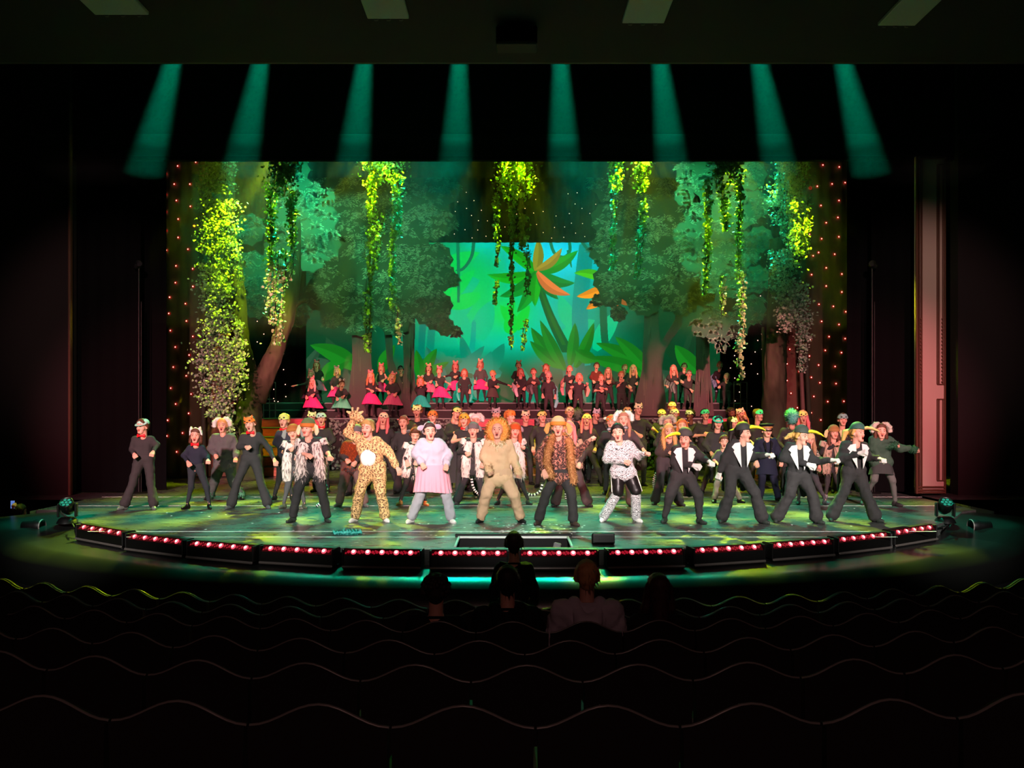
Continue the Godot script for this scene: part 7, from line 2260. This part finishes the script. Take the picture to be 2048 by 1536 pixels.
func crowd() -> void:
	masked("player with white patterned mask just above the brown flap hat", 625, 836, 971, [WHITE, BK, true], ["short", DKHAIR])
	masked("player in black with pale green mask and red bow tie behind the flap hat player", 644, 838, 984, [Color(0.7, 0.88, 0.82), BK], ["short", BROWN], {"pose": "stand", "face": 1}, [["bow", RED]])
	masked("player with ginger hair and red bow tie behind the raised giraffe arm", 713, 851, 990, [Color(0.7, 0.5, 0.3), BK], ["bob", Color(0.7, 0.34, 0.2)], {"face": 1}, [["bow", RED]])
	masked("player with long pink hair and yellow mask behind the giraffe", 768, 838, 980, [CREAM, BK], ["long", PINKH], {"pose": "wide", "face": 1})
	masked("player with pink hairband and wide neckline left of the pink skirt", 808, 846, 986, [], ["bun", Color(0.5, 0.3, 0.2)], {"pose": "down", "flare": 0.06, "face": 1}, [["earband", PINKH, PINKH, PINKH, 0.3]])
	masked("broad player in black with curly hair and yellow spotted mask", 835, 823, 974, [CREAM, BROWN, true], ["curly", Color(0.5, 0.32, 0.2)], {"w": 1.25, "pose": "clap"})
	masked("player with orange mask and red scarf just left of the tall robed man", 866, 834, 985, [ORANGE, BK], ["short", Color(0.6, 0.34, 0.15)], {"face": 0}, [["bow", RED]])
	masked("tall man in black robe with yellow mask tilted to the side", 913, 827, 982, [GOLD, BK], ["short", DKHAIR], {"w": 1.2, "look": [30, -6, -14], "pose": "clap"}, [["skirt", BK, 0.24, 0.8, 6]])
	masked("player with orange mask and red bow tie turned towards the lion", 929, 840, 990, [Color(0.9, 0.62, 0.2), BK], ["bob", Color(0.65, 0.35, 0.2)], {"face": 0, "pose": "clap", "sleeve": 0.1}, [["bow", RED]])
	masked("player with woolly white sheep ears behind the grey beanie", 952, 842, 979, [], ["curly", WHITE], {}, [["fluffears", WHITE, Color(0.75, 0.72, 0.7)]])
	masked("man in black tee with grey cat mask right behind the lion", 993, 829, 979, [Color(0.65, 0.62, 0.62), BK, true], ["short", DKHAIR], {"sleeve": 1.0, "w": 1.1})
	masked("player with ginger curls and orange mask in profile above the rust beanie", 1021, 834, 985, [ORANGE, Color(0.7, 0.3, 0.08)], ["curly", Color(0.7, 0.4, 0.2)], {"look": [45, 0, 0], "face": 0}, [["bow", RED]])
	masked("boy in black tee with pink and white cat mask", 1051, 834, 969.5, [Color(0.85, 0.7, 0.68), BK, true], ["short", DKHAIR], {"sleeve": 1.0, "pose": "down", "arms": [1037, 872, 1068, 872, 1030, 893, 1069, 893]})
	masked("player in black with beige mask beside the leopard's hat", 1084, 834, 975, [Color(0.85, 0.68, 0.45), BK], ["short", DKHAIR], {"pose": "down", "face": 0})
	masked("fair-haired boy with cream mask behind the leopard's shoulder", 1139, 826, 968, [CREAM, BROWN], ["short", BLOND], {"pose": "clap"})
	masked("hooded figure in grey green behind the fair-haired boy", 1156, 832, 959, [], [], {"look": [160, 0, 0], "col": Color(0.22, 0.26, 0.24)}, [["wig", Color(0.28, 0.36, 0.32), Color(0.4, 0.5, 0.45)]])
	masked("player with straight pink hair, yellow mask and tight brown top", 1173, 840, 972, [GOLD, BROWN], ["long", PINKH], {"col": Color(0.26, 0.22, 0.21), "legs": Color(0.26, 0.22, 0.21), "face": 1, "pose": "wide"})
	masked("boy in black tee with grey and white mask looking right", 1191, 829, 966, [Color(0.72, 0.74, 0.76), BK, true], ["short", DKHAIR], {"sleeve": 1.0, "look": [30, -4, 0]})
	masked("player with orange mask and white headphones behind the zebra's shoulder", 1222, 844, 988, [ORANGE, GREEN], ["short", BLOND], {"look": [-20, 0, 0]}, [["earband", Color(0.2, 0.2, 0.2), WHITE, WHITE, 0.7]])
	masked("tallest man in black tee with cream mask behind the zebra", 1275, 819, 973, [CREAM, BK, true], ["short", DKHAIR], {"sleeve": 1.0, "w": 1.12, "g": 1.06, "look": [20, 0, 0], "face": 0, "arms": [1256, 858, 1304, 856, 1274, 868, 1312, 864]})
	masked("player with gold mask peeping from behind the tallest man's shoulder", 1254, 825, 962, [GOLD, BK], ["short", BROWN], {})
	masked("player with brown mask behind and left of the orange haired boy", 1323, 830, 957, [CREAM, BROWN], ["short", Color(0.5, 0.3, 0.2)], {"look": [-24, 0, 0]})
	masked("player with fuzzy grey ears above the long wavy hair", 1334, 846, 985, [], ["curly", Color(0.55, 0.52, 0.48)], {}, [["fluffears", Color(0.7, 0.68, 0.62), Color(0.5, 0.48, 0.46)]])
	masked("boy highest at the back with yellow mask in front of the right trunk", 1343, 815, 955, [CREAM, ORANGE], ["short", Color(0.6, 0.34, 0.2)], {})
	masked("orange-haired boy in black with cream mask staring left", 1348, 829, 970, [CREAM, BK], ["short", Color(0.75, 0.35, 0.12)], {"look": [-14, 0, 0], "face": 0})
	masked("player with orange headband right of the wavy hair", 1363, 853, 992, [], ["bob", Color(0.7, 0.4, 0.22)], {"face": 1}, [["earband", ORANGE, ORANGE, ORANGE, 0.3]])
	masked("man in black tee with dark curls and white mask turned left", 1379, 831, 962, [Color(0.8, 0.84, 0.82), BK], ["curly", DKHAIR], {"sleeve": 1.0, "look": [-46, 0, 0], "face": 1, "skin": Color(0.5, 0.32, 0.24), "pose": "clap"})
	masked("man in black tee with bright green mask left of the green visor", 1409, 830, 966, [GREEN, BK], ["short", DKHAIR], {"sleeve": 1.0, "face": 0, "pose": "clap"})
	masked("large player in black with bright green visor and folded arms", 1434, 846, 988, [], ["bob", DKHAIR], {"w": 1.25, "pose": "wide", "face": 0, "look": [0, -4, 0]}, [["visor", GREEN]])
	masked("child in grey tee and pale trousers half hidden behind the dark-haired penguin", 1447, 884, 1003, [], ["short", BROWN], {"g": 0.82, "hs": 0.92, "pose": "wide", "sleeve": 1.0, "col": Color(0.24, 0.25, 0.26), "legs": Color(0.52, 0.46, 0.42), "flare": 0.02})
	masked("dark-skinned player with short curls at the back near the straight trunk", 1462, 827, 956, [], ["curly", DKHAIR], {"skin": Color(0.34, 0.21, 0.16), "look": [20, -4, 8]})
	masked("fair-haired player with cream mask holding a hand to the face", 1481, 829, 964, [CREAM, BROWN, true], ["long", Color(0.8, 0.55, 0.3)], {"look": [-16, 6, 14], "arms": [1470, 862, 1494, 860, 1478, 850, 1487, 838]})
	masked("girl in profile with white mask behind the dark-haired penguin", 1464, 847, 974, [WHITE, Color(0.8, 0.4, 0.4), true], ["bob", DKHAIR], {"look": [50, 0, 0]})
	masked("man in dark tee with green mask above the captain", 1515, 831, 976, [GREEN, BK], ["short", Color(0.4, 0.3, 0.16)], {"look": [34, 0, 0], "face": 0, "w": 1.1, "sleeve": 1.0})
	masked("player seen from behind in a fuzzy turquoise wig", 1582, 837, 985, [], [], {"look": [170, 0, 0]}, [["wig", Color(0.3, 0.66, 0.6), Color(0.55, 0.82, 0.78)]])
	masked("player with pink hair and gold mask beside the turquoise wig", 1604, 834, 980, [GOLD, BROWN], ["long", PINKH], {"face": 1})
	masked("smiling player in black tee with grey green mask at the right edge of the crowd", 1683, 840, 985, [Color(0.5, 0.66, 0.62), BK], ["short", BROWN], {"face": 0, "sleeve": 1.0, "look": [-6, 0, 0]})

func singer(label: String, x: float, y: float, tier: int, extra: Dictionary, wear: Array) -> void:
	var d: float = [24.25, 25.1, 25.9][tier]
	var ground: float = [1.502, 1.742, 1.962][tier]
	var s := F / d
	var spec := {"at": [x, y], "fy": HORIZON + (EYE - ground) * s, "s": s, "ground": ground, "g": 0.8, "hs": 0.9, "pose": "stand", "face": 1, "group": "choir"}
	spec.merge(extra, true)
	spec.erase("group")
	person(label, spec, [["top", spec.get("col", BK), spec.get("sleeve", 2.0), 0.006], ["pants", spec.get("legs", BK), 0.0, 0.003], ["shoes", Color(0.3, 0.28, 0.27)]] + wear)

func choir() -> void:
	var HOT := Color(0.95, 0.22, 0.5)
	var MAUVE := Color(0.72, 0.36, 0.5)
	var AQUA := Color(0.12, 0.72, 0.6)
	var ROSE := Color(0.93, 0.5, 0.55)
	singer("choir girl in mauve tutu at the far left of the highest tier", 634, 731, 2, {"arms": [622, 748, 645, 750, 624, 757, 648, 756]}, [["tutu", MAUVE], ["hair", "bob", Color(0.6, 0.3, 0.2)], ["pompom", ROSE]])
	singer("choir girl in pink hat reaching her arm far out to the left", 623, 749, 1, {"arms": [611, 768, 634, 768, 597, 771, 632, 779], "hands": [2, 0]}, [["tutu", HOT], ["hair", "bob", ROSE], ["pompom", ROSE]])
	singer("choir girl in hot pink tutu at the far left of the lowest tier", 624, 764, 0, {"look": [10, 0, 0]}, [["tutu", HOT, 0.36, 0.05], ["hair", "long", Color(0.85, 0.7, 0.66)], ["pompom", ROSE]])
	singer("choir girl in hot pink tutu on the second tier left of the big painted trunk", 675, 743, 1, {}, [["tutu", HOT], ["hair", "bob", BLOND], ["pompom", ROSE]])
	singer("small choir child in green tutu with white frog eyes", 684, 769, 0, {"look": [24, -4, 0]}, [["tutu", Color(0.35, 0.78, 0.6)], ["hair", "short", BROWN], ["frogeyes", Color(0.5, 0.7, 0.4)]])
	singer("choir girl in hot pink tutu right of the big painted trunk", 742, 752, 0, {"sleeve": 1.0, "arms": [733, 776, 752, 776, 744, 781, 760, 779], "look": [-8, 4, 0]}, [["tutu", HOT, 0.35, 0.04], ["hair", "long", Color(0.75, 0.45, 0.3)], ["pompom", ROSE]])
	singer("choir girl in strapless black top and hot pink tutu on the highest tier", 763, 737, 2, {"sleeve": 0.0}, [["tutu", HOT], ["hair", "bob", Color(0.65, 0.35, 0.25)], ["pompom", ROSE]])
	singer("choir girl in dusky mauve tutu with flower headdress on the lowest tier", 785, 755, 0, {"look": [14, 0, -16]}, [["tutu", MAUVE, 0.35], ["hair", "bob", BLOND], ["pompom", ROSE, 0.02]])
	singer("choir child in green cap and green tutu between the painted trunks", 802, 740, 2, {}, [["tutu", AQUA], ["hair", "short", DKHAIR], ["visor", GREEN]])
	singer("choir girl in bright turquoise tutu clutching her chest", 841, 762, 0, {"arms": [832, 780, 852, 778, 838, 772, 846, 770], "look": [10, 0, 0]}, [["tutu", AQUA, 0.35], ["hair", "bob", Color(0.65, 0.42, 0.2)], ["frogeyes", Color(0.6, 0.5, 0.2)]])
	singer("choir girl in mauve tutu on the highest tier right of the trunks", 858, 738, 2, {}, [["tutu", MAUVE], ["hair", "bob", BROWN], ["pompom", Color(0.95, 0.62, 0.55), -0.03]])
	singer("choir girl holding out the hem of her hot pink tutu", 879, 743, 1, {"sleeve": 1.0, "arms": [872, 762, 890, 763, 874, 768, 898, 767]}, [["tutu", HOT, 0.35, 0.06], ["hair", "bun", Color(0.6, 0.3, 0.2)], ["pompom", ROSE]])
	singer("choir girl in hot pink tutu stretching a fist to the left on the highest tier", 911, 733, 2, {"arms": [901, 750, 921, 750, 889, 754, 914, 753]}, [["tutu", HOT], ["hair", "bob", Color(0.5, 0.3, 0.2)], ["pompom", Color(0.95, 0.62, 0.55)]])
	singer("choir child in plain black with turquoise pouches at the hips", 929, 746, 1, {"pose": "down"}, [["hair", "bob", Color(0.6, 0.32, 0.2)], ["wing", "l", AQUA], ["wing", "r", AQUA]])
	singer("choir girl in shiny black top and hot pink tutu, highest tier centre", 961, 729, 2, {"pose": "down", "col": Color(0.3, 0.3, 0.3)}, [["tutu", HOT], ["hair", "bob", Color(0.6, 0.35, 0.25)], ["pompom", Color(0.95, 0.7, 0.62)]])
	singer("choir child in long grey tunic pointing to the right", 986, 749, 1, {"look": [-16, -4, 8], "arms": [978, 770, 1000, 765, 992, 773, 1018, 771]}, [["skirt", Color(0.27, 0.25, 0.23), 0.2, 0.28, 6], ["hair", "pony", BLOND]])
	singer("choir child in animal hat highest behind the white winged child", 1037, 732, 2, {}, [["hair", "short", BROWN], ["pompom", Color(0.85, 0.6, 0.5), 0.02]])
	singer("choir child with pale white wing on the left arm", 1041, 745, 1, {}, [["hair", "bob", Color(0.7, 0.35, 0.3)], ["wing", "l", Color(0.8, 0.78, 0.8)]])
	singer("choir child in dark shirt clasping hands right of the white wing", 1067, 745, 1, {"pose": "clap", "col": Color(0.25, 0.22, 0.2)}, [["hair", "short", Color(0.5, 0.3, 0.2)], ["wing", "l", Color(0.3, 0.33, 0.32)]])
	singer("choir child with small animal ears on the highest tier right of centre", 1092, 736, 2, {}, [["hair", "bob", Color(0.6, 0.36, 0.24)], ["earband", BROWN, BROWN, ROSE, 0.5], ["wing", "l", AQUA]])
	singer("choir child in black with turquoise wing on the right arm, lowest tier", 1097, 752, 0, {"pose": "down"}, [["hair", "bun", Color(0.6, 0.5, 0.46)], ["wing", "r", Color(0.35, 0.7, 0.66)]])
	singer("choir child with ruffled pink grey wing held out to the left", 1139, 740, 1, {"arms": [1131, 758, 1148, 757, 1126, 768, 1142, 762]}, [["hair", "pony", Color(0.7, 0.4, 0.32)], ["wing", "l", Color(0.65, 0.45, 0.45)]])
	singer("choir child with bobbed hair and two tan wings on the lowest tier", 1158, 755, 0, {"pose": "sing"}, [["hair", "bob", Color(0.8, 0.5, 0.36)], ["wing", "l", Color(0.72, 0.6, 0.5)], ["wing", "r", Color(0.72, 0.6, 0.5)]])
	singer("choir boy in rust brown jumper on the highest tier", 1193, 733, 2, {"col": Color(0.42, 0.17, 0.15)}, [["hair", "short", BROWN]])
	singer("choir boy with arms held round in front on the lowest tier", 1202, 757, 0, {"pose": "clap", "sleeve": 1.0}, [["hair", "short", Color(0.6, 0.36, 0.26)]])
	singer("choir girl in grey brown shirt with hand on chest", 1216, 743, 1, {"col": Color(0.27, 0.22, 0.2), "pose": "clap"}, [["hair", "long", Color(0.6, 0.4, 0.32)]])
	singer("choir boy in black tee thumbing his chest", 1242, 751, 0, {"sleeve": 1.0, "arms": [1234, 775, 1252, 772, 1241, 764, 1258, 778]}, [["hair", "short", Color(0.66, 0.36, 0.24)]])
	singer("choir child at the back left of the long blond hair", 1249, 737, 2, {}, [["hair", "short", Color(0.65, 0.38, 0.26)]])
	singer("choir girl with very long straight blond hair", 1266, 738, 1, {}, [["hair", "long", Color(0.88, 0.6, 0.45)]])
	singer("choir girl in tank top with bare arms spread, before the right trunk", 1301, 745, 1, {"sleeve": 0.1, "arms": [1291, 770, 1312, 768, 1302, 778, 1326, 771], "hands": [1, 1]}, [["hair", "bun", BROWN]])
	singer("choir child with dark sheer wing beside the right painted trunk", 1346, 738, 1, {"arms": [1335, 757, 1355, 757, 1348, 764, 1360, 762]}, [["hair", "long", Color(0.7, 0.4, 0.34)], ["wing", "l", Color(0.3, 0.38, 0.36)]])
	singer("choir child highest at the right of the forked painted tree", 1368, 734, 2, {}, [["hair", "short", Color(0.5, 0.3, 0.22)]])
	singer("choir child with green cap leaning with bent elbows", 1377, 749, 1, {"arms": [1366, 768, 1396, 770, 1379, 780, 1402, 786]}, [["hair", "short", BROWN], ["visor", Color(0.4, 0.66, 0.52)]])
	singer("choir child with shimmering blue wing at the right end of the choir", 1439, 732, 2, {}, [["hair", "bun", Color(0.75, 0.45, 0.38)], ["wing", "l", Color(0.4, 0.6, 0.68)]])
	singer("bald looking choir child bending forward at the right end of the choir", 1453, 755, 1, {"arms": [1441, 770, 1462, 770, 1436, 773, 1472, 769]}, [["hair", "short", Color(0.82, 0.55, 0.48)]])
	# a person filming from the side aisle
	person("person in dark clothes at far left holding up a glowing phone", {"at": [43, 962], "fy": 1112, "s": 112.0, "ground": -1.7 + 0.28, "look": [150, 0, 0], "arms": [32, 985, 54, 985, 40, 952, 46, 975], "face": 0}, [["top", Color(0.08, 0.08, 0.09), 2.0, 0.015], ["pants", Color(0.08, 0.08, 0.09), 0.02, 0.012], ["hair", "short", DKHAIR], ["phone", "wl"], ["shoes", BK]])
